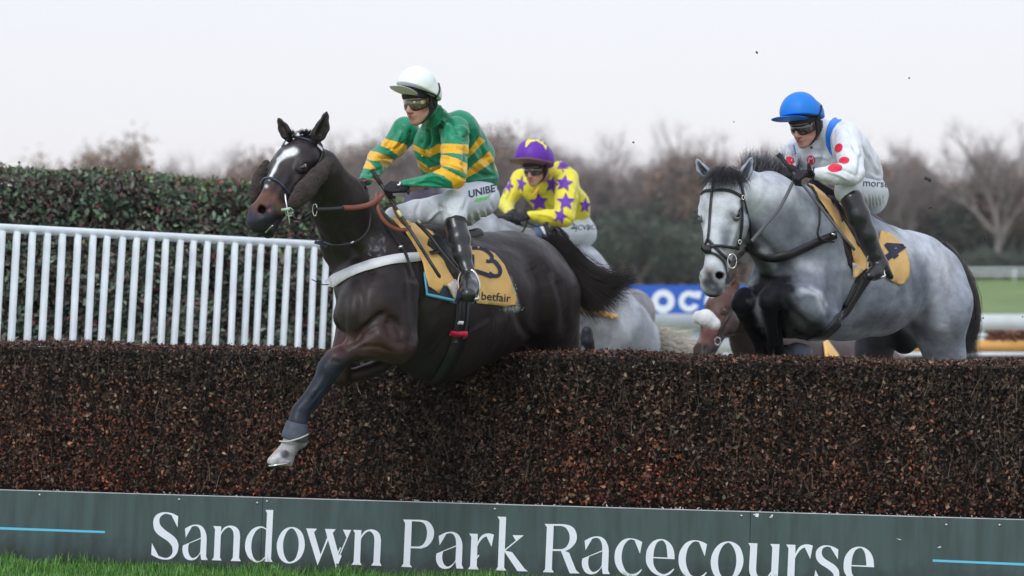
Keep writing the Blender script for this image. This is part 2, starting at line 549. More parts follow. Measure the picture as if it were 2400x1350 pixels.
def sheet(name, poly, bvh, mat, parent, off=0.008, th=0.004, step=6.0, d=None, ripple=0.0, seed=1, limit=None):
    """cloth laid over a surface: outline in photo pixels, real thickness"""
    poly = [np.array(p, float) for p in poly]
    edge = []
    for a, b in zip(poly, poly[1:] + poly[:1]):
        n = max(1, int(np.linalg.norm(b - a) / step))
        edge += [a + (b - a) * t for t in np.linspace(0, 1, n, endpoint=False)]
    lo = np.min(poly, axis=0); hi = np.max(poly, axis=0)
    pts = [Vector(p) for p in edge]
    ne = len(pts)
    E = np.array(edge)
    def inside(x, y):
        c = False; j = len(E) - 1
        for i in range(len(E)):
            if ((E[i, 1] > y) != (E[j, 1] > y)) and x < (E[j, 0] - E[i, 0]) * (y - E[i, 1]) / (E[j, 1] - E[i, 1]) + E[i, 0]: c = not c
            j = i
        return c
    y = lo[1] + step * 0.5; row = 0
    while y < hi[1]:
        x = lo[0] + (step * 0.5 if row % 2 else 0)
        while x < hi[0]:
            if inside(x, y) and np.min(np.hypot(E[:, 0] - x, E[:, 1] - y)) > step * 0.45: pts.append(Vector((x, y)))
            x += step
        y += step * 0.87; row += 1
    edges = [(i, (i + 1) % ne) for i in range(ne)]
    vc, _, fc, *_r = delaunay_2d_cdt(pts, edges, [], 1, 1e-4)
    P3, N3 = [], []
    for p in vc:
        h = hit(bvh, p.x, p.y) if bvh is not None else None
        if h is not None and limit is not None and not (limit[0] < h[0][1] < limit[1]): h = None
        P3.append(None if h is None else h[0][1]); N3.append(V(0, -1, 0) if h is None else h[1])
    kn = [i for i, q in enumerate(P3) if q is not None]
    for i in range(len(P3)):
        if P3[i] is None:
            if kn:
                j = min(kn, key=lambda q: (vc[q].x - vc[i].x) ** 2 + (vc[q].y - vc[i].y) ** 2)
                P3[i] = P3[j]; N3[i] = N3[j]
            else: P3[i] = d or 16.5
    N3 = np.array(N3); Y = np.array(P3, float)
    nb = [[] for _ in vc]
    for f in fc:
        for i in range(len(f)):
            nb[f[i]].append(f[i - 1]); nb[f[i - 1]].append(f[i])
    for _ in range(2):
        Y = np.array([0.5 * Y[i] + 0.5 * np.mean([Y[j] for j in nb[i]]) if nb[i] else Y[i] for i in range(len(vc))])
        N3 = np.array([nrm(N3[i] + np.mean([N3[j] for j in nb[i]], axis=0)) if nb[i] else N3[i] for i in range(len(vc))])
    Q = np.array([P(p.x, p.y, yy) for p, yy in zip(vc, Y)])
    rp = ripple * wav(Q, seed, 4, 28.0) if ripple else 0
    top = Q + N3 * (off + th) + (N3 * (rp[:, None] if ripple else 0))
    bot = top - N3 * th
    n = len(Q)
    verts = np.concatenate([top, bot])
    faces = []
    for f in fc:
        f = list(f)
        a, b, c = Q[f[0]], Q[f[1]], Q[f[2]]
        if np.dot(np.cross(b - a, c - a), N3[f[0]]) < 0: f = f[::-1]
        faces.append(tuple(f)); faces.append(tuple(i + n for i in f[::-1]))
    for i in range(ne):
        a, b = i, (i + 1) % ne
        faces.append((a, b, b + n, a + n))
    return mesh_obj(name, verts, faces, mat, parent)

def print_flat(name, polys, bvh, mat, parent, off=0.013, limit=None, step=3.0):
    """flat print (letters, marks) laid on cloth; polys = list of outlines in photo pixels, inner rings cut holes"""
    pts, edges = [], []
    for poly in polys:
        s = len(pts); q = []
        for a, b in zip(poly, list(poly[1:]) + [poly[0]]):
            a = np.array(a, float); b = np.array(b, float)
            m = max(1, int(np.linalg.norm(b - a) / step))
            q += [a + (b - a) * t for t in np.linspace(0, 1, m, endpoint=False)]
        pts += [Vector(p) for p in q]
        edges += [(s + i, s + (i + 1) % len(q)) for i in range(len(q))]
    A = np.array([p[:] for p in pts])
    lo, hi = A.min(axis=0), A.max(axis=0)
    for gy in np.arange(lo[1] + step / 2, hi[1], step * 1.5):
        for gx in np.arange(lo[0] + step / 2, hi[0], step * 1.5):
            if np.min(np.hypot(A[:, 0] - gx, A[:, 1] - gy)) > step * 0.5: pts.append(Vector((gx, gy)))
    vc, _, fc, *_r = delaunay_2d_cdt(pts, edges, [], 0, 1e-4)
    def inside(x, y):
        c = False
        for poly in polys:
            j = len(poly) - 1
            for i in range(len(poly)):
                yi, yj = poly[i][1], poly[j][1]
                if (yi > y) != (yj > y) and x < (poly[j][0] - poly[i][0]) * (y - yi) / (yj - yi) + poly[i][0]: c = not c
                j = i
        return c
    verts, ok = [], []
    for p in vc:
        h = hit(bvh, p.x, p.y)
        if h is None or (limit and not (limit[0] < h[0][1] < limit[1])): ok.append(False); verts.append(V(0, 0, 0)); continue
        ok.append(True); verts.append(h[0] + h[1] * off)
    faces = []
    for f in fc:
        cx = sum(vc[i].x for i in f) / len(f); cy = sum(vc[i].y for i in f) / len(f)
        if inside(cx, cy) and all(ok[i] for i in f):
            Ys = [verts[i][1] for i in f]
            if max(Ys) - min(Ys) < 0.12: faces.append(tuple(f))
    if not faces: return None
    used = sorted({i for f in faces for i in f}); mp = {u: i for i, u in enumerate(used)}
    return mesh_obj(name, np.array([verts[u] for u in used]), [tuple(mp[i] for i in f) for f in faces], mat, parent)

def strands(name, guides, n, mat, parent, r0=0.0016, spread=0.02, seed=3, seg=12, fuzz=0.02, cols=((0.02, 0.015, 0.012),), tipfade=0.3, lenvar=0.3):
    """hair: many thin tapering strands that follow guide lines (lists of world points)"""
    rng = np.random.default_rng(seed)
    G = []
    for g in guides:
        c = catmull(g, 8)
        idx = np.linspace(0, len(c) - 1, seg + 1)
        G.append(np.array([c[int(i)] * (1 - (i % 1)) + c[min(int(i) + 1, len(c) - 1)] * (i % 1) for i in idx]))
    G = np.array(G)
    V_, F_, C_ = [], [], []
    t = np.linspace(0, 1, seg + 1)
    for s in range(n):
        if len(G) > 1:
            q = rng.uniform(0, len(G) - 1); i = int(q); fr = q - i
            base = G[i] * (1 - fr) + G[min(i + 1, len(G) - 1)] * fr
        else: base = G[0]
        L = 1 - lenvar * rng.uniform(0, 1) ** 1.5
        tt = t * L
        ii = tt * seg
        lo_ = np.clip(ii.astype(int), 0, seg - 1); frr = (ii - lo_)[:, None]
        ln = base[lo_] * (1 - frr) + base[lo_ + 1] * frr
        o = rng.normal(size=3) * spread * 0.5
        o2 = rng.normal(size=3) * fuzz; o3 = rng.normal(size=3) * fuzz * 0.6
        ph = rng.uniform(0, 6.28); fr2 = rng.uniform(3, 8)
        ln = ln + o + o2 * (t ** 1.6)[:, None] + o3 * (np.sin(t * fr2 + ph) * t)[:, None]
        c = np.array(cols[rng.integers(len(cols))]) * rng.uniform(0.7, 1.3)
        rad = r0 * rng.uniform(0.7, 1.4) * (1 - 0.85 * t)
        tg = np.gradient(ln, axis=0); tg /= np.linalg.norm(tg, axis=1, keepdims=True) + 1e-9
        sd_ = np.cross(tg, V(0.3, -0.8, 0.5)); sd_ /= np.linalg.norm(sd_, axis=1, keepdims=True) + 1e-9
        up = np.cross(sd_, tg)
        b0 = len(V_) * (seg + 1) * 3
        ring = np.stack([ln + sd_ * rad[:, None], ln + (-0.5 * sd_ + 0.87 * up) * rad[:, None], ln + (-0.5 * sd_ - 0.87 * up) * rad[:, None]], axis=1)
        V_.append(ring.reshape(-1, 3)); C_.append(np.tile(c, ((seg + 1) * 3, 1)))
        k = np.arange(seg)
        for j in range(3):
            a = b0 + k * 3 + j; b = b0 + k * 3 + (j + 1) % 3
            F_.append(np.stack([a, b, b + 3, a + 3], axis=1))
    return mesh_obj(name, np.concatenate(V_), np.concatenate(F_), mat, parent, True, cols=np.concatenate(C_))

def box_mesh(c, size, rot=0.0):
    """8 verts + faces of a box; c centre, size full, rot about z"""
    x, y, z = [s / 2 for s in size]
    v = np.array([(sx * x, sy * y, sz * z) for sx in (-1, 1) for sy in (-1, 1) for sz in (-1, 1)])
    ca, sa = math.cos(rot), math.sin(rot)
    v = np.stack([v[:, 0] * ca - v[:, 1] * sa, v[:, 0] * sa + v[:, 1] * ca, v[:, 2]], axis=1) + np.array(c)
    f = np.array([(0, 1, 3, 2), (4, 6, 7, 5), (0, 4, 5, 1), (2, 3, 7, 6), (0, 2, 6, 4), (1, 5, 7, 3)])
    return v, f
def box(name, c, size, mat, parent=None, rot=0.0, bevel=0.0):
    v, f = box_mesh(c, size, rot)
    o = mesh_obj(name, v, f, mat, parent, smooth=False)
    if bevel:
        m = o.modifiers.new("bevel", 'BEVEL'); m.width = bevel; m.segments = 2
    return o
# ================================================================== SETTING
MW = simple("white_paint", (0.70, 0.765, 0.81), rough=0.38, bump=0.08, bscale=24, var=0.10, vscale=7)
M_far_white = simple("weathered_white_plastic", (0.66, 0.72, 0.74), rough=0.5, var=0.08, vscale=3)

# ---------------------------------------------------------------- ground
def ground_z(x, y):
    t = np.clip((y - 195.0) / 60.0, 0, 1)
    q = np.clip((x - 24.0) / 14.0, 0, 1)
    return (t * t * (3 - 2 * t)) * (1.15 + 0.80 * q * q * (3 - 2 * q))
gx = np.concatenate([np.linspace(-600, -70, 10), np.linspace(-60, 60, 41), np.linspace(70, 600, 10)])
gy = np.concatenate([np.linspace(-60, 150, 60), np.linspace(155, 320, 50), np.linspace(340, 1100, 12)])
GX, GY = np.meshgrid(gx, gy, indexing='ij')
GZ = ground_z(GX, GY)
gv = np.stack([GX.ravel(), GY.ravel(), GZ.ravel()], axis=1)
ny = len(gy)
gf = np.array([(i * ny + j, (i + 1) * ny + j, (i + 1) * ny + j + 1, i * ny + j + 1) for i in range(len(gx) - 1) for j in range(ny - 1)])
m_ground, nt, b = new_mat("turf")
tc = nt.nodes.new("ShaderNodeTexCoord")
n1 = nt.nodes.new("ShaderNodeTexNoise"); n1.inputs["Scale"].default_value = 0.35; n1.inputs["Detail"].default_value = 8
n2 = nt.nodes.new("ShaderNodeTexNoise"); n2.inputs["Scale"].default_value = 28; n2.inputs["Detail"].default_value = 6
nt.links.new(tc.outputs["Object"], n1.inputs["Vector"]); nt.links.new(tc.outputs["Object"], n2.inputs["Vector"])
r = nt.nodes.new("ShaderNodeValToRGB")
r.color_ramp.elements[0].position = 0.35; r.color_ramp.elements[0].color = (0.12, 0.19, 0.05, 1)
r.color_ramp.elements[1].position = 0.7; r.color_ramp.elements[1].color = (0.20, 0.29, 0.09, 1)
mx = nt.nodes.new("ShaderNodeMixRGB"); mx.blend_type = 'MULTIPLY'; mx.inputs[0].default_value = 0.6
r2 = nt.nodes.new("ShaderNodeValToRGB"); r2.color_ramp.elements[0].position = 0.3; r2.color_ramp.elements[0].color = (0.45, 0.45, 0.4, 1); r2.color_ramp.elements[1].position = 0.65
nt.links.new(n1.outputs["Fac"], r.inputs[0]); nt.links.new(n2.outputs["Fac"], r2.inputs[0])
nt.links.new(r.outputs[0], mx.inputs[1]); nt.links.new(r2.outputs[0], mx.inputs[2]); nt.links.new(mx.outputs[0], b.inputs["Base Color"])
b.inputs["Roughness"].default_value = 0.9
bp = nt.nodes.new("ShaderNodeBump"); bp.inputs["Strength"].default_value = 0.6; nt.links.new(n2.outputs["Fac"], bp.inputs["Height"]); nt.links.new(bp.outputs[0], b.inputs["Normal"])
tag(mesh_obj("ground", gv, gf, m_ground), kind="structure")
# worn track on the take-off side and a tarmac crossing far beyond it
m_track = simple("trodden_track", (0.17, 0.155, 0.12), rough=0.95, bump=0.5, bscale=20, var=0.35, vscale=1.2)
m_road = simple("old_tarmac", (0.20, 0.19, 0.23), rough=0.85, var=0.15, vscale=0.8)
TRACK_LATER = lambda: tag(mesh_obj("track", [tuple(fence_pt(-2.0, 0.004, -0.6)), tuple(fence_pt(14.0, 0.004, -0.6)), (60, 46, 0.004), (-60, 46, 0.004), (-14, 25, 0.004)], [(0, 1, 2, 3, 4)], m_track, smooth=False), kind="structure")
tag(mesh_obj("service_road", [(-120, 60, 0.004), (120, 60, 0.004), (120, 96, 0.004), (-120, 96, 0.004)], [(0, 1, 2, 3)], m_road, smooth=False), kind="structure")

# ---------------------------------------------------------------- fence frame of reference
FA = V(-3.12, 17.9, 0); FB = V(2.73, 15.65, 0)
FU = nrm(FB - FA)                       # along the fence, left to right
FN = nrm(V(FU[1], -FU[0], 0))           # towards the camera
if FN[1] > 0: FN = -FN
LEAN = math.tan(math.radians(5.0))
def fence_pt(s, z, t=0.0):              # s metres along from FA, z height, t metres towards the camera
    return FA + FU * s + FN * (t - z * LEAN) + V(0, 0, z)
def board_hit(x, y, t=0.0):
    """(s, z) on the leaning board face behind photo pixel"""
    o = np.array(CAM_O); d = P(x, y, 16.0) - o
    n = nrm(FN + V(0, 0, LEAN)); 
    p0 = FA + FN * t
    k = np.dot(p0 - o, n) / np.dot(d, n)
    return o + d * k
BT = 0.445      # board top height
S0, S1 = -1.6, 8.2
def fence_top(s):
    return 1.345 - 0.0085 * s + 0.008 * math.sin(s * 1.9 + 1) + 0.006 * math.sin(s * 5.3)

TRACK_LATER()
# ---------------------------------------------------------------- leaf scatter
def leaf_cloud(name, pos, nor, size, cols, mat, parent, fold=0.25, seed=1, aspect=0.62, tilt=0.8, shape=4):
    """one small folded leaf (4-6 triangles' worth of quads) per position; pos, nor (N,3); size (N,)"""
    rng = np.random.default_rng(seed)
    n = len(pos)
    nr = nor + rng.normal(size=(n, 3)) * tilt
    nr /= np.linalg.norm(nr, axis=1, keepdims=True) + 1e-9
    t = rng.normal(size=(n, 3)); t -= nr * np.sum(t * nr, axis=1, keepdims=True)
    t /= np.linalg.norm(t, axis=1, keepdims=True) + 1e-9
    s = np.cross(nr, t)
    L = size[:, None]; W = L * aspect
    base = pos - t * L * 0.5
    tip = pos + t * L * 0.5 - nr * L * 0.12
    m0 = pos - t * L * 0.08 
    lf = m0 + s * W * 0.5 + nr * W * fold
    rt = m0 - s * W * 0.5 + nr * W * fold
    mid = pos - nr * 0.0
    verts = np.stack([base, rt, tip, lf, mid], axis=1).reshape(-1, 3)
    k = np.arange(n)[:, None] * 5
    q = np.concatenate([k + np.array([[0, 1, 4]]), k + np.array([[1, 2, 4]]), k + np.array([[2, 3, 4]]), k + np.array([[3, 0, 4]])])
    c = np.repeat(cols, 5, axis=0)
    return mesh_obj(name, verts, q, mat, parent, False, cols=c)

def pick_cols(rng, n, pal, wts, var=0.3):
    pal = np.array(pal); i = rng.choice(len(pal), n, p=np.array(wts) / np.sum(wts))
    return pal[i] * (1 + rng.uniform(-var, var, (n, 1)))

m_leafdry = colmat("dry_leaves", rough=0.6, spec=0.35)
m_core = simple("fence_core", (0.012, 0.009, 0.008), rough=1.0)

# ---------------------------------------------------------------- brush fence
bf = tag(empty("brush_fence", tuple(fence_pt(3.1, 0))), "wide brown birch brush steeplechase fence with a dark green board along its foot", "jump fence")
TH = 0.50
def prism(name, s0, s1, prof, mat, parent, nseg=1, zf=None):
    """extrude a closed (t,z) profile along the fence"""
    verts, faces = [], []
    ss = np.linspace(s0, s1, nseg + 1); m = len(prof)
    for s in ss:
        for (t, z) in prof:
            verts.append(fence_pt(s, z if zf is None else z * zf(s), t))
    for i in range(nseg):
        for j in range(m):
            a = i * m + j; b = i * m + (j + 1) % m
            faces.append((a, b, b + m, a + m))
    faces.append(tuple(range(m))); faces.append(tuple(nseg * m + j for j in range(m))[::-1])
    return mesh_obj(name, np.array(verts), faces, mat, parent, False)
zf = lambda s: fence_top(s) / 1.35
prism("brush_core", S0, S1, [(-0.17, 0.02), (-0.17, 1.26), (-0.19, 1.30), (-TH + 0.06, 1.31), (-TH + 0.02, 1.27), (-TH, 0.02)], m_core, bf, 30, zf)
rng = np.random.default_rng(11)
PAL = [(0.012, 0.008, 0.006), (0.024, 0.014, 0.010), (0.048, 0.023, 0.015), (0.10, 0.036, 0.018), (0.24, 0.075, 0.025), (0.20, 0.145, 0.10), (0.065, 0.048, 0.036), (0.045, 0.052, 0.032), (0.085, 0.026, 0.023)]
WT = [24, 24, 20, 11, 2.6, 3.4, 14, 3, 7]
PAL = [tuple(c * 1.25 for c in q) for q in PAL]
def patch_shift(s, z, cols):
    f = 0.5 + 0.5 * np.sin(s * 2.1 + 1.3 * np.sin(z * 3 + s)) * np.cos(s * 0.83 + 2 + z * 2.2)
    low = np.clip(1.25 - z, 0, 1)
    warm = np.clip(0.12 + 1.7 * low * f + 0.9 * (s < 0.95) * low, 0, 1)[:, None]
    g = np.mean(cols, axis=1, keepdims=True)
    cool = g * np.array([[1.22, 0.92, 0.70]])
    cols = cols * np.array([[1.45, 0.98, 0.82]])
    streak = 1 + 0.30 * np.sin(s * 31 + 2.2 * np.sin(s * 7.0) + 0.6 * z)[:, None] * 0.5 + 0.22 * np.sin(s * 12.3 + z)[:, None]
    return 0.84 * (cols * warm * 1.2 + cool * (1 - warm)) * np.clip(streak, 0.35, 1.6)
n = 70000
s = rng.uniform(S0, S1, n); z = rng.uniform(0.40, 1.0, n) ** 0.9
zt = np.array([fence_top(a) for a in s])
z = 0.40 + (z - 0.40) / 0.60 * (zt - 0.41)
clump = 0.5 + 0.5 * wav(np.stack([s, s * 0, z * 0.8], 1), 61, 5, 26.0)
streak_d = np.clip(np.sin(s * 23 + 2.5 * np.sin(s * 5.3)), 0, 1) ** 3
dep = -rng.uniform(0, 1, n) ** 0.7 * 0.10 - 0.010 - 0.045 * clump - 0.03 * streak_d - np.clip((z - (zt - 0.07)) / 0.07, 0, 1) ** 2 * 0.05
pos = FA + FU * s[:, None] + FN * (dep - z * LEAN)[:, None] + V(0, 0, 1) * z[:, None]
cols = patch_shift(s, z, pick_cols(rng, n, PAL, WT, 0.4))
size = rng.uniform(0.014, 0.034, n) * (1 + 0.4 * (rng.uniform(size=n) > 0.95))
brush = leaf_cloud("brush", pos, np.tile(FN, (n, 1)), size, cols, m_leafdry, bf, seed=12, tilt=0.8, fold=0.35, aspect=0.55)
tag(brush, kind="stuff")
n = 26000          # flat top of the fence, cut twig ends
s = rng.uniform(S0, S1, n); t = rng.uniform(-TH, -0.01, n)
zt = np.array([fence_top(a) for a in s]) - 0.015 + rng.normal(0, 0.007, n) - np.clip((t + 0.06) / 0.06, 0, 1) ** 2 * 0.04
pos = FA + FU * s[:, None] + FN * (t - zt * LEAN)[:, None] + V(0, 0, 1) * zt[:, None]
cols = pick_cols(rng, n, [(0.065, 0.031, 0.025), (0.115, 0.052, 0.040), (0.03, 0.015, 0.012), (0.20, 0.13, 0.10), (0.22, 0.07, 0.03)], [30, 22, 30, 8, 4], 0.4)
tag(leaf_cloud("brush_top", pos, np.tile(V(0, 0, 1), (n, 1)), rng.uniform(0.012, 0.03, n), cols, m_leafdry, bf, seed=13, tilt=0.9), kind="stuff")
# twigs: thin stems seen between the leaves, mostly upright
def twigs(name, n, fpos, lrange, rr, cols, mat, parent, seed, upv=(0, 0, 1), jit=0.3):
    rng = np.random.default_rng(seed)
    V_, F_, C_ = [], [], []
    for i in range(n):
        p, nn = fpos(rng)
        d = nrm(np.array(upv) + rng.normal(size=3) * jit); L = rng.uniform(*lrange)
        r_ = rng.uniform(*rr); b0 = len(V_)
        q = nrm(np.cross(d, nn)); w = nn
        bend = (q * rng.normal(0, 0.08) + w * rng.normal(0, 0.03)) * L
        for k, tt in enumerate((0, 0.5, 1)):
            c = p + d * L * (tt - 0.5) + bend * (1 - (2 * tt - 1) ** 2)
            rk = r_ * (1.1 - 0.8 * tt)
            for a in range(3):
                an = 2.094 * a
                V_.append(c + (q * math.cos(an) + w * math.sin(an)) * rk)
        for k in range(2):
            for a in range(3):
                F_.append((b0 + k * 3 + a, b0 + k * 3 + (a + 1) % 3, b0 + (k + 1) * 3 + (a + 1) % 3, b0 + (k + 1) * 3 + a))
        C_ += [np.array(cols[rng.integers(len(cols))]) * rng.uniform(0.7, 1.3)] * 9
    return mesh_obj(name, np.array(V_), np.array(F_), mat, parent, True, cols=np.array(C_))
def fp(rng):
    s = rng.uniform(S0, S1); z = rng.uniform(0.54, fence_top(s) - 0.06)
    return fence_pt(s, z, rng.uniform(-0.03, 0.0)), FN
tag(twigs("twigs", 1500, fp, (0.04, 0.18), (0.0007, 0.0018), [(0.05, 0.032, 0.024), (0.09, 0.06, 0.042), (0.03, 0.02, 0.015), (0.16, 0.12, 0.085)], m_leafdry, bf, 21), kind="stuff")
def fp2(rng):
    s = rng.uniform(S0, S1)
    return fence_pt(s, fence_top(s) + rng.uniform(-0.01, 0.012), rng.uniform(-TH, 0.0)), FN
tag(twigs("twig_ends", 900, fp2, (0.02, 0.07), (0.0008, 0.002), [(0.05, 0.03, 0.02), (0.18, 0.11, 0.07), (0.30, 0.22, 0.15)], m_leafdry, bf, 22, jit=0.9), kind="stuff")
# the biggest single leaves caught in the front of the brush
def leaf_master(name, L, W, cols, seed):
    rng = np.random.default_rng(seed)
    o = leaf_cloud(name, np.zeros((1, 3)), np.array([[0, -1.0, 0]]), np.array([L]), np.array([cols]), m_leafdry, None, seed=seed, tilt=0.05, fold=0.3, aspect=W)
    return o
big_cols = [(0.20, 0.065, 0.024), (0.20, 0.155, 0.11), (0.11, 0.042, 0.026), (0.13, 0.09, 0.06), (0.08, 0.085, 0.05)]
masters = [leaf_master("leaf", 0.046, 0.7, c, 40 + i) for i, c in enumerate(big_cols)]
for i in range(280):
    mm = masters[i % 5]
    o = mm if i < 5 else mm.copy()
    if i >= 5: COL.objects.link(o)
    s = rng.uniform(-0.2, 6.6); z = rng.uniform(0.49, 1.25)
    o.location = tuple(fence_pt(s, z, 0.004))
    o.rotation_euler = (rng.uniform(-0.5, 0.5), rng.uniform(0, 6.28), rng.uniform(-0.7, 0.7) - 0.37)
    k = rng.uniform(0.5, 0.8); o.scale = (k, k, k * rng.uniform(0.7, 1.0))
    o.parent = bf; o.matrix_parent_inverse = Matrix.Translation(bf.location).inverted()

# ---------------------------------------------------------------- board with lettering
m_board, nt, b = new_mat("board_paint")
tc = nt.nodes.new("ShaderNodeTexCoord")
n1 = nt.nodes.new("ShaderNodeTexNoise"); n1.inputs["Scale"].default_value = 5; n1.inputs["Detail"].default_value = 10; n1.inputs["Roughness"].default_value = 0.65
nt.links.new(tc.outputs["Object"], n1.inputs["Vector"])
sp = nt.nodes.new("ShaderNodeSeparateXYZ"); nt.links.new(tc.outputs["Object"], sp.inputs[0])
# mud splashed up from the ground: reaches to a ragged height
mr = nt.nodes.new("ShaderNodeMapRange"); mr.inputs[1].default_value = 0.0; mr.inputs[2].default_value = 0.30; mr.inputs[3].default_value = 0.55; mr.inputs[4].default_value = -0.25
nt.links.new(sp.outputs["Z"], mr.inputs[0])
ad = nt.nodes.new("ShaderNodeMath"); ad.operation = 'ADD'; nt.links.new(mr.outputs[0], ad.inputs[0]); nt.links.new(n1.outputs["Fac"], ad.inputs[1])
rr_ = nt.nodes.new("ShaderNodeValToRGB"); rr_.color_ramp.elements[0].position = 0.55; rr_.color_ramp.elements[0].color = (0.041, 0.073, 0.074, 1)
rr_.color_ramp.elements[1].position = 0.95; rr_.color_ramp.elements[1].color = (0.017, 0.029, 0.029, 1)
nt.links.new(ad.outputs[0], rr_.inputs[0]); nt.links.new(rr_.outputs[0], b.inputs["Base Color"])
b.inputs["Roughness"].default_value = 0.55
nS = nt.nodes.new("ShaderNodeTexNoise"); nS.inputs["Scale"].default_value = 3.0; nS.inputs["Detail"].default_value = 9
mS = nt.nodes.new("ShaderNodeMapping"); mS.inputs["Scale"].default_value = (6, 6, 0.5); nt.links.new(tc.outputs["Object"], mS.inputs[0]); nt.links.new(mS.outputs[0], nS.inputs["Vector"])
rS = nt.nodes.new("ShaderNodeValToRGB"); rS.color_ramp.elements[0].position = 0.35; rS.color_ramp.elements[0].color = (0.72, 0.72, 0.70, 1); rS.color_ramp.elements[1].position = 0.65; rS.color_ramp.elements[1].color = (1.12, 1.12, 1.15, 1)
xS = nt.nodes.new("ShaderNodeMixRGB"); xS.blend_type = 'MULTIPLY'; xS.inputs[0].default_value = 1
nt.links.new(nS.outputs["Fac"], rS.inputs[0]); nt.links.new(rr_.outputs[0], xS.inputs[1]); nt.links.new(rS.outputs[0], xS.inputs[2]); nt.links.new(xS.outputs[0], b.inputs["Base Color"])
bp = nt.nodes.new("ShaderNodeBump"); bp.inputs["Strength"].default_value = 0.12; bp.inputs["Distance"].default_value = 0.004
nt.links.new(n1.outputs["Fac"], bp.inputs["Height"]); nt.links.new(bp.outputs[0], b.inputs["Normal"])
m_letter = simple("letter_white", (0.72, 0.77, 0.84), rough=0.45, bump=0.03, var=0.04, vscale=8)
m_cyan = simple("cyan_line", (0.10, 0.48, 0.68), rough=0.5)
m_steel = simple("galvanised", (0.45, 0.47, 0.5), rough=0.35, metal=0.9)
m_cream = simple("raw_board_edge", (0.55, 0.56, 0.58), rough=0.7, var=0.2)

def s_of(p): return float(np.dot(np.array(p) - FA, FU))
seams = [s_of(board_hit(613, 1250)), s_of(board_hit(1757, 1290))]
cuts = [S0, seams[0] - 0.0, seams[1], S1]
for i in range(3):
    a, b2 = cuts[i] + 0.0015, cuts[i + 1] - 0.0015
    prism("board_panel", a, b2, [(0.0, -0.02), (0.0, BT), (-0.018, BT), (-0.018, -0.02)], m_board, bf)
    prism("board_edge", a, b2, [(-0.002, BT + 0.0005), (-0.002, BT + 0.004), (-0.016, BT + 0.004), (-0.016, BT + 0.0005)], m_cream, bf)
for (x, y) in [(93, 1160), (420, 1171), (603, 1179), (626, 1175), (1160, 1193), (1738, 1209), (1768, 1207), (1806, 1213), (2218, 1230), (2343, 1231)]:
    c = board_hit(x, y)
    nb = nrm(FN + V(0, 0, LEAN))
    q = Body(0.0016, 0.001)
    q.add(c, c + nb * 0.003, 0.0095, 0.007, flat=[(nb, 0.55)], col=(1, 1, 1))
    vv, ff, cc = q.mesh()
    mesh_obj("bolt", vv, ff, m_steel, bf)
# bits of pale chipped wood along the top edge
rngc = np.random.default_rng(5)
n = 260
s = rngc.choice([0.35, 1.2, 2.9, 3.1, 4.4, 5.1, 5.9], n) + rngc.normal(0, 0.28, n)
pos = np.array([fence_pt(a, BT + 0.006 + rngc.uniform(0, 0.008), rngc.uniform(-0.03, -0.004)) for a in s])
tag(leaf_cloud("wood_chips", pos, np.tile(V(0, -0.3, 1), (n, 1)), rngc.uniform(0.006, 0.024, n), np.tile([[0.6, 0.58, 0.58]], (n, 1)) * rngc.uniform(0.5, 1.1, (n, 1)), m_leafdry, bf, seed=3, aspect=0.35), kind="stuff")

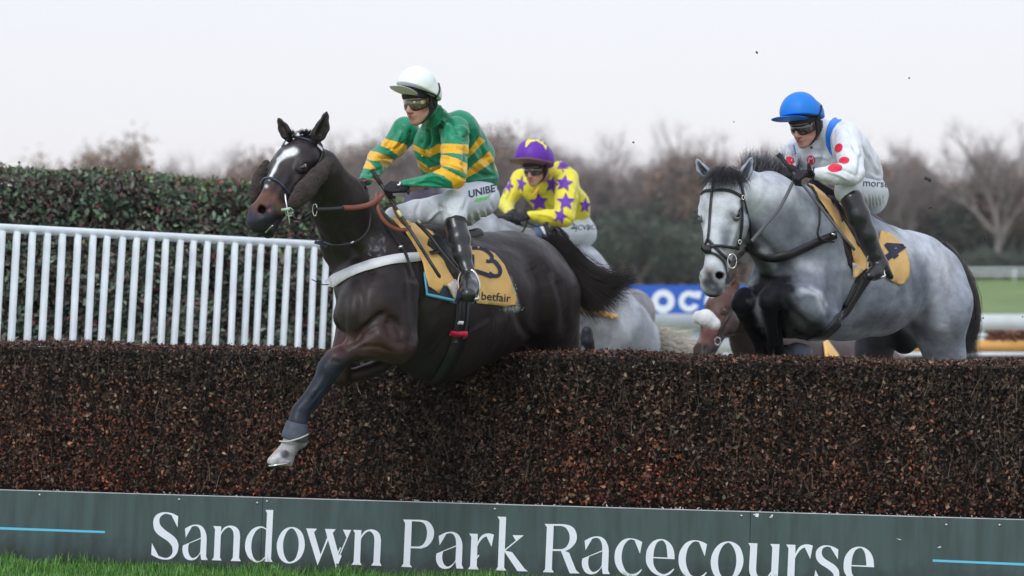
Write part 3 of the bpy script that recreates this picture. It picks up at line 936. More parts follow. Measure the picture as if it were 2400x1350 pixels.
def cr2(pts, n=6):
    """Catmull-Rom through 2D points, corners marked by a third value of 1"""
    out = []; N = len(pts)
    for i in range(N):
        p1, p2 = pts[i], pts[(i + 1) % N]
        p0 = pts[i - 1] if len(p1) < 3 else p1
        p3 = pts[(i + 2) % N] if len(p2) < 3 else p2
        if len(p1) == 3 and len(p2) == 3: out.append((p1[0], p1[1])); continue
        a0, a1, a2, a3 = [np.array(q[:2], float) for q in (p0, p1, p2, p3)]
        for t in np.linspace(0, 1, n, endpoint=False):
            out.append(tuple(0.5 * (2 * a1 + (a2 - a0) * t + (2 * a0 - 5 * a1 + 4 * a2 - a3) * t * t + (-a0 + 3 * a1 - 3 * a2 + a3) * t ** 3)))
    return out
def c_(*pts): return [(*p, 1) for p in pts]
GL = {
 'S': ([*c_((617, 238), (605, 445), (490, 215)), (380, 192), (290, 245), (265, 320), (290, 410), (380, 500), (480, 570), (570, 650), (615, 740), (618, 830), (590, 930), (510, 1015), (400, 1045), (270, 1028), *c_((115, 955), (127, 738), (250, 975)), (360, 1012), (440, 1000), (500, 940), (512, 860), (490, 780), (420, 700), (330, 640), (240, 575), (180, 500), (155, 410), (160, 300), (210, 215), (300, 170), (400, 163), (510, 185)], []),
 'a': ([*c_((742, 468), (757, 635), (870, 435)), (930, 418), (990, 440), (1030, 520), *c_((1040, 635), (705, 782)), (695, 850), (705, 930), (745, 1010), (800, 1048), (870, 1056), (940, 1035), (1000, 970), *c_((1028, 925), (1045, 1050), (1165, 1053), (1135, 985), (1147, 650)), (1135, 560), (1090, 460), (1020, 405), (940, 393), (850, 410)],
       [[*c_((1040, 655), (1028, 900)), (990, 960), (920, 1010), (870, 1010), (825, 960), (803, 880), (805, 800), *c_((820, 745))]]),
 'n': ([*c_((1268, 420), (1418, 425), (1412, 530)), (1470, 450), (1540, 418), (1610, 413), (1690, 440), (1750, 510), *c_((1768, 620), (1748, 1010), (1780, 1075), (1593, 1068), (1633, 1005), (1650, 620)), (1640, 530), (1600, 465), (1550, 447), (1490, 480), (1430, 550), *c_((1408, 605), (1393, 1005), (1423, 1060), (1238, 1055), (1278, 1000), (1302, 480))], []),
 'd': ([*c_((2240, 120), (2386, 120), (2343, 1035), (2375, 1088), (2225, 1083), (2232, 1010)), (2180, 1070), (2100, 1098), (2030, 1085), (1930, 1010), (1870, 880), (1862, 760), (1895, 620), (1980, 495), (2080, 437), (2180, 428), *c_((2258, 470), (2270, 180))],
       [[*c_((2255, 492)), (2200, 460), (2140, 458), (2060, 520), (2000, 640), (1977, 780), (1985, 900), (2020, 1010), (2080, 1068), (2150, 1060), *c_((2232, 990))]]),
 'o': ([(425, 438), (530, 465), (620, 550), (668, 720), (655, 870), (590, 1010), (490, 1090), (395, 1115), (290, 1095), (200, 1010), (152, 850), (160, 700), (220, 560), (310, 470)],
       [[(425, 462), (490, 510), (540, 620), (557, 760), (540, 900), (490, 1030), (400, 1088), (340, 1060), (285, 950), (265, 800), (280, 660), (340, 520)]]),
 'w': ([*c_((697, 463), (897, 470), (843, 540), (963, 950), (1088, 630), (1047, 473), (1245, 480), (1190, 550), (1305, 965), (1447, 635), (1380, 487), (1533, 492), (1240, 1163), (1103, 680), (908, 1150))], []),
 'P': ([*c_((118, 298)), *c_((440, 305)), (560, 325), (640, 390), (690, 500), (685, 620), (640, 720), (560, 800), *c_((450, 838), (258, 832), (243, 1130), (285, 1187), (80, 1178), (123, 1120), (155, 370))],
       [[*c_((280, 330), (430, 337)), (510, 375), (555, 470), (562, 570), (540, 680), (480, 770), *c_((400, 802), (262, 800))]]),
 'r': ([*c_((1348, 560), (1507, 566), (1505, 715)), (1560, 620), (1630, 570), (1720, 557), *c_((1807, 580), (1762, 808), (1670, 612)), (1610, 640), (1540, 720), *c_((1500, 800), (1487, 1165), (1525, 1230), (1325, 1223), (1365, 1162), (1387, 625))], []),
 'k': ([*c_((1873, 243), (2035, 250), (2010, 855), (2213, 690), (2155, 588), (2362, 593), (2020, 878), (2145, 905), (2375, 1210), (2440, 1265), (2245, 1258), (2005, 900), (1997, 1190), (2035, 1250), (1833, 1243), (1880, 1185), (1912, 310))], []),
 'R': ([*c_((130, 380), (480, 385)), (600, 410), (690, 480), (730, 600), (715, 710), (650, 800), (590, 850), *c_((512, 885), (585, 915), (715, 1240), (785, 1303), (597, 1300), (435, 885), (277, 882), (265, 1225), (303, 1285), (97, 1277), (140, 1220), (173, 440))],
       [[*c_((300, 415), (440, 418)), (520, 450), (580, 540), (597, 640), (575, 740), (520, 820), *c_((440, 852), (282, 850))]]),
 'c': ([*c_((1947, 718), (1905, 937), (1805, 685)), (1740, 668), (1670, 700), (1600, 800), (1565, 960), (1575, 1100), (1630, 1240), (1700, 1300), (1780, 1310), (1860, 1280), *c_((1930, 1222), (1943, 1235)), (1860, 1330), (1760, 1365), (1650, 1350), (1530, 1270), (1450, 1130), (1433, 980), (1460, 840), (1550, 710), (1650, 655), (1750, 648), (1860, 675)], []),
 'e': ([*c_((2053, 1187), (1628, 1167)), (1640, 1290), (1700, 1400), (1800, 1465), (1880, 1462), (1960, 1420), *c_((2030, 1365), (2045, 1380)), (1960, 1470), (1850, 1510), (1740, 1500), (1610, 1430), (1510, 1300), (1485, 1170), (1510, 1000), (1600, 870), (1700, 815), (1800, 805), (1900, 835), (1990, 920), (2040, 1040)],
       [[*c_((1912, 1155), (1632, 1145)), (1650, 1000), (1700, 880), (1780, 830), (1840, 850), (1890, 950)]]),
 'u': ([*c_((1697, 735), (1868, 742), (1843, 1200)), (1850, 1290), (1890, 1370), (1950, 1405), (2040, 1370), *c_((2125, 1260), (2145, 815), (2105, 752), (2280, 757), (2245, 1390), (2290, 1450), (2130, 1445), (2120, 1330)), (2060, 1410), (1960, 1460), (1860, 1450), (1770, 1390), (1720, 1290), *c_((1712, 1190), (1733, 800))], []),
 's': ([*c_((1387, 855), (1380, 1038), (1245, 820)), (1180, 802), (1100, 840), (1080, 920), (1110, 1000), (1200, 1070), (1310, 1140), (1390, 1230), (1405, 1340), (1370, 1430), (1280, 1490), (1170, 1500), (1050, 1480), *c_((930, 1430), (962, 1235), (1040, 1400)), (1140, 1467), (1230, 1455), (1290, 1400), (1300, 1330), (1260, 1270), (1170, 1200), (1060, 1130), (990, 1050), (968, 960), (985, 870), (1060, 800), (1160, 778), (1280, 800)], []),
}
Z = 7.94
# glyph, source region x, template anchor, target region x, target anchor, sx, sy
PUT = [('S', 340, None), ('a', 340, None), ('n', 340, None), ('d', 340, None), ('o', 630, None), ('w', 630, None),
       ('n', 630, ((1268, 420), (1568, 490), 1.04, 1.025)), ('P', 930, None), ('a', 930, ((742, 468), (780, 605), 1.09, 1.04)),
       ('r', 930, None), ('k', 930, None), ('R', 1260, None), ('a', 1260, ((742, 468), (875, 692), 1.11, 1.065)), ('c', 1260, None),
       ('e', 1260, ((1485, 805), (2015, 663), 0.944, 0.98)), ('c', 1540, ((1433, 648), (400, 685), 1.03, 1.03)),
       ('o', 1540, ((152, 438), (1002, 705), 1.17, 1.09)), ('u', 1540, None), ('r', 1790, ((1348, 560), (418, 763), 1.08, 1.09)),
       ('s', 1790, None), ('e', 1790, None)]
def flat_print_on_board(name, rings, t=0.0015):
    pts, edges = [], []
    for rg in rings:
        s = len(pts); pts += [Vector(p) for p in rg]
        edges += [(s + i, s + (i + 1) % len(rg)) for i in range(len(rg))]
    vc, _, fc, *_r = delaunay_2d_cdt(pts, edges, [], 0, 1e-5)
    def inside(x, y):
        c = False
        for rg in rings:
            j = len(rg) - 1
            for i in range(len(rg)):
                if (rg[i][1] > y) != (rg[j][1] > y) and x < (rg[j][0] - rg[i][0]) * (y - rg[i][1]) / (rg[j][1] - rg[i][1]) + rg[i][0]: c = not c
                j = i
        return c
    faces = [tuple(f) for f in fc if inside(sum(vc[i].x for i in f) / len(f), sum(vc[i].y for i in f) / len(f))]
    verts = np.array([board_hit(p.x, p.y, t) for p in vc])
    return mesh_obj(name, verts, faces, m_letter, bf, False)
for g, ox, mp_ in PUT:
    outer, holes = GL[g]
    rings = []
    for rg in [outer] + holes:
        q = cr2(rg)
        if mp_:
            (ax_, ay_), (bx_, by_), sx_, sy_ = mp_
            q = [((x - ax_) * sx_ + bx_, (y - ay_) * sy_ + by_) for x, y in q]
        rings.append([(ox + x / Z, 1180 + y / Z) for x, y in q])
    flat_print_on_board("letter", rings)
for q in ([(797, 1283), (800, 1283), (793, 1298), (790, 1297)], [(796, 1300), (801, 1302), (793, 1322), (789, 1321)], [(786, 1326), (790, 1324), (789, 1334), (786, 1333)], [(1806, 1207), (1812, 1206), (1810, 1213)], [(1771, 1203), (1779, 1204), (1777, 1212), (1770, 1211)], [(640, 1330), (644, 1325), (646, 1331)], [(1120, 1300), (1124, 1302), (1116, 1312)], [(2100, 1262), (2112, 1264), (2111, 1266)], [(2196, 1284), (2204, 1280), (2206, 1283)]):
    flat_print_on_board("scuff", [q], t=0.0032)
for rg in ([(-60, 1233), (246, 1244.5), (246, 1249.5), (-60, 1239)], [(2186, 1311), (2520, 1325), (2520, 1331), (2186, 1316.5)]):
    o = flat_print_on_board("blue_stripe", [rg]); o.data.materials.clear(); o.data.materials.append(m_cyan)

# ---------------------------------------------------------------- grass in front of the board
m_grass = colmat("grass_blades", rough=0.5, spec=0.3)
rng = np.random.default_rng(31)
n = 52000
s = rng.uniform(-1.4, 7.0, n); t = rng.uniform(0.0, 1, n) ** 1.3 * 1.3 + 0.015
base = FA + FU * s[:, None] + FN * t[:, None]
clump = 0.5 + 0.5 * np.sin(s * 9 + 3 * np.sin(s * 3.1)) * np.sin(t * 11 + s * 4)
H = rng.uniform(0.022, 0.070, n) * (0.45 + 0.95 * clump) * (1 + 0.35 * np.exp(-t * 6))
ang = rng.uniform(0, 6.28, n); ln = rng.uniform(0.1, 0.7, n)
dx = np.stack([np.cos(ang), np.sin(ang), np.zeros(n)], 1)
sxv = np.stack([-np.sin(ang), np.cos(ang), np.zeros(n)], 1) * (rng.uniform(0.0012, 0.0024, n))[:, None]
up = V(0, 0, 1)
b1 = base - sxv; b2_ = base + sxv
mid = base + up * (H * 0.6)[:, None] + dx * (H * ln * 0.25)[:, None]
tip = base + up * H[:, None] + dx * (H * ln)[:, None]
vv = np.stack([b1, b2_, mid + sxv * 0.8, mid - sxv * 0.8, tip + sxv * 0.1, tip - sxv * 0.1], 1).reshape(-1, 3)
k = np.arange(n)[:, None] * 6
ff = np.concatenate([k + np.array([[0, 1, 2, 3]]), k + np.array([[3, 2, 4, 5]])])
cc = pick_cols(rng, n, [(0.06, 0.18, 0.03), (0.11, 0.29, 0.05), (0.19, 0.38, 0.09), (0.03, 0.09, 0.02), (0.36, 0.42, 0.2)], [30, 34, 16, 18, 2], 0.25)
tag(mesh_obj("grass", vv, ff, m_grass, None, False, cols=np.repeat(cc, 6, axis=0)), "bright green grass growing against the foot of the dark green board", "grass", kind="stuff")

# ---------------------------------------------------------------- white wing rail, hedge behind it
wr = tag(empty("wing_rail", (-2.5, 19.6, 0)), "white plastic wing rail with close upright posts before the evergreen hedge", "railing")
def rail_at(x):
    t = x / 750.0
    inv = (1 / 19.1) * (1 - t) + (1 / 21.6) * t
    return 1 / inv
pts = [P(x, 535 + 0.0525 * x, rail_at(x)) for x in (-160, 0, 200, 400, 600, 800, 980)]
tube("rail", pts, 0.031, MW, wr, sides=16, sub=3)
xs_bottom = [-40, -8, 27, 63.5, 99, 134, 170.5, 206, 239, 275.5, 308.5, 343, 377, 411.5, 442, 475, 506, 539.5, 572.5, 601, 633, 665, 696, 726, 755, 783, 811, 839, 867]
for xb in xs_bottom:
    dd = rail_at(xb)
    top = P(xb + 13.0 - xb * 0.0035, 535 + 0.0525 * xb + 6, dd)
    bot = P(xb, 797 + 0.02 * xb, dd)
    k = (top[2] - 0.0) / (top[2] - bot[2])
    foot = top + (bot - top) * k + V(RNG.normal(0, 0.012), RNG.normal(0, 0.012), 0)
    tube("post", [foot, top], 0.0242, MW, wr, sides=14)

m_leafgreen = colmat("evergreen_leaves", rough=0.45, spec=0.45)
hd = tag(empty("laurel_hedge", (-2.2, 22.4, 0)), "tall clipped evergreen hedge with red and green leaves behind white rail", "hedge")
def hedge_d(x): return 21.2 + 2.2 * (x + 200) / 1100.0
HT = [(-260, 384), (-100, 388), (0, 391), (60, 396), (140, 398), (200, 395), (300, 402), (380, 410), (470, 420), (560, 428), (640, 440), (760, 452), (860, 462), (930, 474), (960, 520)]
def hedge_top(x): return float(np.interp(x, [p[0] for p in HT], [p[1] for p in HT]))
v_, f_ = [], []
xs = np.linspace(-260, 955, 26)
for x in xs:
    d0 = hedge_d(x); y0 = hedge_top(x) + 26
    zt = P(x, y0, d0)[2]; X = P(x, y0, d0)[0]
    for (dd, zz) in ((0.36, 0.0), (0.36, zt - 0.16), (0.46, zt - 0.06), (1.0, zt - 0.04), (1.2, zt - 0.1), (1.2, 0)):
        v_.append((X + dd * 0.3, d0 + dd + 0.1, zz))
for i in range(len(xs) - 1):
    for j in range(6):
        a = i * 6 + j; b2 = i * 6 + (j + 1) % 6
        f_.append((a, b2, b2 + 6, a + 6))
f_.append(tuple(range(6))); f_.append(tuple((len(xs) - 1) * 6 + j for j in range(6)))
m_hcore = simple("hedge_core", (0.010, 0.014, 0.011), rough=1.0)
mesh_obj("hedge_core", v_, f_, m_hcore, hd, False)
rng = np.random.default_rng(17)
n = 44000
x = rng.uniform(-260, 955, n); top = np.array([hedge_top(a) for a in x])
y = top + (rng.uniform(0, 1, n) ** 0.85) * (860 - top)
lump = wav(np.stack([x / 60, y / 60, x * 0], 1), 5, 4, 1.6)
d = np.array([hedge_d(a) for a in x]) + 0.06 + rng.uniform(0, 1, n) ** 0.9 * 0.26 + 0.09 * lump + np.clip((top + 22 - y) / 22, 0, 1) * 0.15
pos = np.array([P(a, b_, c) for a, b_, c in zip(x, y, d)])
cols = pick_cols(rng, n, [(0.038, 0.062, 0.042), (0.065, 0.10, 0.068), (0.115, 0.165, 0.115), (0.19, 0.25, 0.16), (0.11, 0.078, 0.066), (0.13, 0.04, 0.048), (0.17, 0.075, 0.06), (0.24, 0.22, 0.17)], [20, 26, 20, 11, 22, 2.4, 2.5, 3], 0.35)
brown = (np.sin(x / 47 + 1.5 * np.sin(y / 40)) * np.cos(y / 33 - x / 90) > 0.35) | ((x > 40) & (x < 170) & (y > 410) & (y < 520) & (rng.uniform(size=n) < 0.55))
cols[brown] = cols[brown] * 0.35 + np.array([0.06, 0.045, 0.04]) * rng.uniform(0.4, 1.3, (brown.sum(), 1))
size = rng.uniform(0.032, 0.078, n)
tag(leaf_cloud("leaves", pos, np.tile(nrm(V(-0.1, -1, 0.4)), (n, 1)), size, cols, m_leafgreen, hd, seed=8, tilt=0.7, aspect=0.5, fold=0.12), kind="stuff")
n = 9000          # top surface and shoots above it
x = rng.uniform(-260, 955, n); dd = rng.uniform(0, 1.0, n)
top = np.array([hedge_top(a) for a in x]) + 14 + 9 * wav(np.stack([x / 50, dd * 3, x * 0], 1), 9, 4, 2.0)
pos = np.array([P(a, b_, hedge_d(a) + 0.1) + V(c * 0.3, c, 0) for a, b_, c in zip(x, top, dd)])
pos[:, 2] += rng.normal(0, 0.022, n)
cols = pick_cols(rng, n, [(0.06, 0.11, 0.05), (0.11, 0.19, 0.08), (0.20, 0.30, 0.11), (0.10, 0.075, 0.06), (0.30, 0.05, 0.05)], [30, 25, 12, 26, 5], 0.3)
tag(leaf_cloud("leaves_on_top", pos, np.tile(V(0, -0.3, 1), (n, 1)), rng.uniform(0.022, 0.055, n), cols, m_leafgreen, hd, seed=9, tilt=0.9, aspect=0.5), kind="stuff")
def hp(rng):
    x = rng.uniform(-200, 940); y = hedge_top(x) + 5 + rng.uniform(0, 1) ** 1.6 * 380
    return P(x, y, hedge_d(x) + 0.14), V(0, -1, 0)
tag(twigs("hedge_twigs", 1100, hp, (0.08, 0.35), (0.0015, 0.004), [(0.10, 0.07, 0.05), (0.22, 0.16, 0.12), (0.06, 0.04, 0.035)], m_leafdry, hd, 23, jit=0.7), kind="stuff")
gm = []
for i, c in enumerate([(0.09, 0.165, 0.09), (0.13, 0.22, 0.13), (0.17, 0.045, 0.05), (0.07, 0.12, 0.075), (0.16, 0.24, 0.10)]):
    o = leaf_cloud("leaf", np.zeros((1, 3)), np.array([[0, -1.0, 0]]), np.array([0.082]), np.array([c]), m_leafgreen, None, seed=60 + i, tilt=0.05, fold=0.12, aspect=0.48)
    gm.append(o)
for i in range(290):
    gi = i if i < 5 else (0, 1, 3, 4, 3, 0, 1, 2, 0, 1, 3)[i % 11]
    o = gm[i % 5] if i < 5 else gm[gi].copy()
    if i >= 5: COL.objects.link(o)
    x = rng.uniform(-20, 760); y = hedge_top(x) + 4 + rng.uniform(0, 1) ** 1.1 * (150 if i % 3 else 380)
    o.location = tuple(P(x, y, hedge_d(x) + 0.05))
    o.rotation_euler = (rng.uniform(-0.6, 0.9), rng.uniform(0, 6.28), rng.uniform(-0.6, 0.6))
    k = rng.uniform(0.5, 0.95); o.scale = (k, k, k)
    o.parent = hd; o.matrix_parent_inverse = Matrix.Translation(hd.location).inverted()

# ---------------------------------------------------------------- far rails, sign board, other fence
m_blue = simple("sign_blue", (0.018, 0.11, 0.52), rough=0.5)
def far_rail(name, label, d0, d1, x0, x1, zt, gap, rr, mats=MW, group=None, rails=(1.0,), zbase=0.0, cat="railing"):
    """straight rail from pixel column x0 at depth d0 to x1 at depth d1"""
    A = P(x0, HOR, d0); B = P(x1, HOR, d1); A[2] = B[2] = 0
    root = tag(empty(name, tuple(A + V(0, 0, zbase))), label, cat, group)
    for k in rails:
        tube("rail", [A + V(0, 0, zt * k + zbase), B + V(0, 0, zt * k + zbase)], rr, mats, root, sides=10)
    L = np.linalg.norm(B - A); m = max(1, int(L / gap))
    for i in range(m + 1):
        q = A + (B - A) * i / m
        tube("post", [q + V(0, 0, zbase - 0.1), q + V(0, 0, zt * rails[0] + zbase)], rr * 0.85, mats, root, sides=8)
    return root
# near white rail behind the horses, with the advertising board on it
nr = tag(empty("track_rail", tuple(P(1900, HOR, 47) * V(1, 1, 0))), "broad white boarded rail running across behind the right-hand grey horse", "railing")
A = P(1380, HOR, 47.5); B = P(2600, HOR, 46.5); A[2] = B[2] = 0
for (z0, z1) in ((0.94, 1.20), (0.60, 0.82), (0.24, 0.36)):
    v, f = box_mesh((A + B) / 2 + V(0, 0, (z0 + z1) / 2), (np.linalg.norm(B - A), 0.05, z1 - z0), math.atan2(B[1] - A[1], B[0] - A[0]))
    mesh_obj("board", v, f, M_far_white, nr, False)
for i in range(16):
    q = A + (B - A) * (i + 0.4) / 16
    v, f = box_mesh(q + V(0, 0.06, 0.59), (0.17, 0.10, 1.22))
    mesh_obj("post", v, f, M_far_white, nr, False)
sg = tag(empty("advertising_board", tuple(P(1650, HOR, 46.6) * V(1, 1, 0))), "blue advertising board with large white letters above the white rail", "sign")
A2 = P(1482, HOR, 46.75); B2 = P(1835, HOR, 46.45)
def sp_(x, y): return P(x, y, 46.75 + (x - 1482) / 353 * -0.3)
v = [sp_(1470, 735), sp_(1835, 735), sp_(1835, 668), sp_(1470, 668)]; v = v + [q + V(0, 0.05, 0) for q in v]
mesh_obj("panel", v, [(0, 1, 2, 3), (7, 6, 5, 4), (0, 4, 5, 1), (1, 5, 6, 2), (2, 6, 7, 3), (3, 7, 4, 0)], m_blue, sg, False)
def annulus(cx, cy, ro, ri, a0, a1, name="letter", n=32):
    v, f = [], []
    for i in range(n + 1):
        a = a0 + (a1 - a0) * i / n
        for r in (ro, ri):
            v.append(sp_(cx + r * math.cos(a), cy - r * math.sin(a)) + V(0, -0.012, 0))
    for i in range(n): f.append((2 * i, 2 * i + 1, 2 * i + 3, 2 * i + 2))
    return mesh_obj(name, v, f, m_letter2, sg, False)
m_letter2 = simple("sign_white", (0.75, 0.82, 0.9), rough=0.5)
annulus(1554, 706, 27, 11.5, 0, 2 * math.pi)
vv = [sp_(1549, 716), sp_(1559, 716), sp_(1563, 734), sp_(1545, 734)]
mesh_obj("letter_tail", [q + V(0, -0.018, 0) for q in vv], [(0, 1, 2, 3)], m_letter2, sg, False)
annulus(1615, 706, 24.5, 11.5, math.radians(35), math.radians(335))
vv = [sp_(1628, 683), sp_(1644, 683), sp_(1641, 700), sp_(1630, 700)]
mesh_obj("letter_tail", [q + V(0, -0.018, 0) for q in vv], [(0, 1, 2, 3)], m_letter2, sg, False)
annulus(1676, 706, 24.5, 11.5, math.radians(35), math.radians(335))
far_rail("white_rail_far", "thin white rail at the top of the far green slope below the trees", 236, 232, 2050, 2600, 1.15, 3.4, 0.085, mats=M_far_white, zbase=1.55, rails=(1.0, 0.62))
# dark strip of bushes / banking at the top of slope
# second fence: brush, orange board, white foot rail
of = tag(empty("orange_boarded_fence", tuple(P(2300, HOR, 33) * V(1, 1, 0))), "distant brush jump with an orange board and white rail at right edge", "jump fence")
m_orange = simple("orange_board", (0.72, 0.40, 0.12), rough=0.6, var=0.1, vscale=3)
def slab(name, x0, x1, y0, y1, d, depth, mat, parent):
    a = P(x0, y1, d); b_ = P(x1, y0, d)
    v, f = box_mesh(((a[0] + b_[0]) / 2, d + depth / 2, (a[2] + b_[2]) / 2), (abs(b_[0] - a[0]), depth, abs(b_[2] - a[2])))
    return mesh_obj(name, v, f, mat, parent, False)
slab("orange_panel", 2115, 2480, 797, 824, 33, 0.08, m_orange, of)
slab("foot_rail", 2120, 2480, 825.5, 835, 33, 0.10, MW, of)
a = P(2115, 835, 33.05)
v, f = box_mesh((P(2300, 0, 33.2)[0], 33.25, a[2] / 2), (1.85, 0.3, a[2]))
mesh_obj("fence_base", v, f, m_track, of, False)
n = 2600; rngb = np.random.default_rng(4)
xx = rngb.uniform(2310, 2500, n); yy = rngb.uniform(777, 798, n)
pos = np.array([P(a_, b_, 33 + c) for a_, b_, c in zip(xx, yy, rngb.uniform(-0.02, 0.3, n))])
tag(leaf_cloud("brush", pos, np.tile(V(0, -1, 0.3), (n, 1)), rngb.uniform(0.03, 0.07, n), pick_cols(rngb, n, [(0.14, 0.06, 0.04), (0.24, 0.10, 0.06), (0.08, 0.04, 0.03)], [1, 1, 1]), m_leafdry, of, seed=3), kind="stuff")
slab("white_coping", 2265, 2316, 781, 793, 33, 0.3, MW, of)
wrl = tag(empty("low_white_rail", tuple(P(1640, HOR, 40) * V(1, 1, 0))), "low white ground rail seen under the chestnut horse's head", "railing")
slab("rail", 1380, 1800, 829, 836, 40, 0.08, MW, wrl)
for xq in (1400, 1500, 1600, 1700, 1790):
    q = P(xq, 836, 40.03)
    tube("post", [V(q[0], q[1], 0), q], 0.03, MW, wrl, sides=8)

# ---------------------------------------------------------------- trees
m_bark = simple("bark", (0.24, 0.21, 0.205), rough=0.9, bump=0.4, bscale=6, var=0.3, vscale=3)
m_twig = colmat("tree_twigs", rough=0.9, spec=0.2)
def branch_mesh(segs):
    """segs: list of (p0, p1, r0, r1) -> verts, quads (5 sided)"""
    V_, F_ = [], []
    for p0, p1, r0, r1 in segs:
        t = nrm(p1 - p0); s = nrm(np.cross(t, V(0.3, 0.9, 0.2))); u = np.cross(s, t); b0 = len(V_)
        for p, r in ((p0, r0), (p1, r1)):
            for j in range(5):
                a = 1.2566 * j; V_.append(p + (s * math.cos(a) + u * math.sin(a)) * r)
        for j in range(5): F_.append((b0 + j, b0 + (j + 1) % 5, b0 + 5 + (j + 1) % 5, b0 + 5 + j))
    return np.array(V_), np.array(F_)
def grow(rng, p, d, L, r, depth, segs, tips, spread=0.55, upb=0.15):
    n = 3
    q = p
    for i in range(n):
        d = nrm(d + rng.normal(size=3) * 0.12 + V(0, 0, upb * 0.3))
        q2 = q + d * L / n
        segs.append((q, q2, r * (1 - 0.25 * i / n), r * (1 - 0.25 * (i + 1) / n))); q = q2
        if depth > 0 and i > 0:
            for _ in range(rng.integers(1, 3)):
                dd = nrm(d + rng.normal(size=3) * spread + V(0, 0, upb))
                grow(rng, q, dd, L * rng.uniform(0.55, 0.8), r * 0.5, depth - 1, segs, tips, spread, upb)
    if depth == 0: tips.append((q, d, L))
    else: grow(rng, q, d, L * 0.75, r * 0.6, depth - 1, segs, tips, spread, upb)
def make_tree(name, h, seed, kind):
    """kind: bare, brown, green; built at the origin"""
    rng = np.random.default_rng(seed)
    segs, tips = [], []
    root = empty(name)
    th = h * (0.28 if kind != 'green' else 0.12)
    trunk = [(V(0, 0, -0.3), V(0, 0, th * 0.5), h * 0.028, h * 0.022), (V(0, 0, th * 0.5), V(0.1, 0, th), h * 0.022, h * 0.02)]
    nb = rng.integers(5, 8)
    for i in range(nb):
        a = 6.28 * i / nb + rng.uniform(-0.3, 0.3)
        d = nrm(V(math.cos(a) * 0.55, math.sin(a) * 0.55, 1.0))
        grow(rng, V(0.1, 0, th * rng.uniform(0.7, 1.0)), d, h * rng.uniform(0.22, 0.30), h * 0.012, 2, segs, tips)
    grow(rng, V(0.1, 0, th), V(0, 0, 1), h * 0.3, h * 0.016, 2, segs, tips)
    vv, ff = branch_mesh(trunk)
    mesh_obj("trunk", vv, ff, m_bark, root)
    vv, ff = branch_mesh(segs)
    crown = mesh_obj("crown", vv, ff, m_bark, root)
    # fine twigs: narrow slivers bursting from the tips
    tp = np.array([t[0] for t in tips]); td = np.array([t[1] for t in tips])
    if kind == 'bare':
        m = 26; L = rng.uniform(0.5, 1.5, len(tp) * m) * h / 12; cl = [(0.22, 0.18, 0.18), (0.30, 0.245, 0.235), (0.17, 0.145, 0.15)]
        sz = 0.026
    elif kind == 'brown':
        m = 60; L = rng.uniform(0.10, 0.26, len(tp) * m) * h / 12 * 1.4; cl = [(0.235, 0.155, 0.12), (0.28, 0.175, 0.125), (0.185, 0.145, 0.125), (0.26, 0.205, 0.165)]; sz = None
    else:
        m = 50; L = rng.uniform(0.12, 0.32, len(tp) * m) * h / 12 * 1.4; cl = [(0.07, 0.10, 0.085), (0.09, 0.125, 0.095), (0.06, 0.08, 0.075), (0.14, 0.15, 0.10)]; sz = None
    n = len(tp) * m
    base = np.repeat(tp, m, 0) + rng.normal(size=(n, 3)) * (h * (0.02 if kind == 'bare' else 0.055))
    dr = np.repeat(td, m, 0) + rng.normal(size=(n, 3)) * 0.7; dr /= np.linalg.norm(dr, axis=1, keepdims=True)
    sd_ = np.cross(dr, rng.normal(size=(n, 3))); sd_ /= np.linalg.norm(sd_, axis=1, keepdims=True)
    w = (np.full(n, sz) if sz else L * 0.45)[:, None]
    Lc = L[:, None]
    if sz: quad = np.stack([base - sd_ * w * 0.5, base + sd_ * w * 0.5, base + dr * Lc + sd_ * w * 0.1, base + dr * Lc - sd_ * w * 0.1], 1)
    else: quad = np.stack([base, base + dr * Lc * 0.5 + sd_ * w, base + dr * Lc, base + dr * Lc * 0.5 - sd_ * w], 1)
    cc = pick_cols(rng, n, cl, [1] * len(cl), 0.3)
    fine = mesh_obj("twigs" if sz else "foliage", quad.reshape(-1, 3), np.arange(n * 4).reshape(-1, 4), m_twig, root, False, cols=np.repeat(cc, 4, 0))
    return root
def copy_tree(root):
    c = root.copy(); COL.objects.link(c)
    for ch in root.children:
        k = ch.copy(); COL.objects.link(k); k.parent = c
        for g in ch.children:
            q = g.copy(); COL.objects.link(q); q.parent = k
    return c
protos = {}
for kd, nmn, cnt in (('bare', 'bare_tree', 3), ('brown', 'brown_leaved_tree', 3), ('green', 'evergreen_tree', 2)):
    protos[kd] = [[make_tree(nmn, 12.0, 100 + i * 7 + len(kd), kd), False] for i in range(cnt)]
TR = []
rng = np.random.default_rng(77)
# front row of the wood: photo column, row of the tree top, distance, kind
def wood_top(x): return float(np.interp(x, [780, 830, 880, 1000, 1150, 1300, 1450, 1560, 1640, 1750, 1830, 2060, 2110, 2200, 2240, 2300, 2400, 2560], [395, 350, 345, 350, 330, 385, 415, 385, 372, 385, 400, 372, 385, 420, 425, 408, 405, 410]))
for row, (dd, step, off) in enumerate(((262, 46, 0), (276, 52, 20), (292, 56, 8))):
    x = 760 + off
    while x < 2600:
        kd = rng.choice(['bare', 'brown', 'green'], p=[0.34, 0.52, 0.14])
        TR.append((x, wood_top(x) + rng.uniform(-8, 26) + (18 if kd != 'bare' else -22), dd + rng.uniform(-3, 3), kd))
        x += step * rng.uniform(0.75, 1.25)
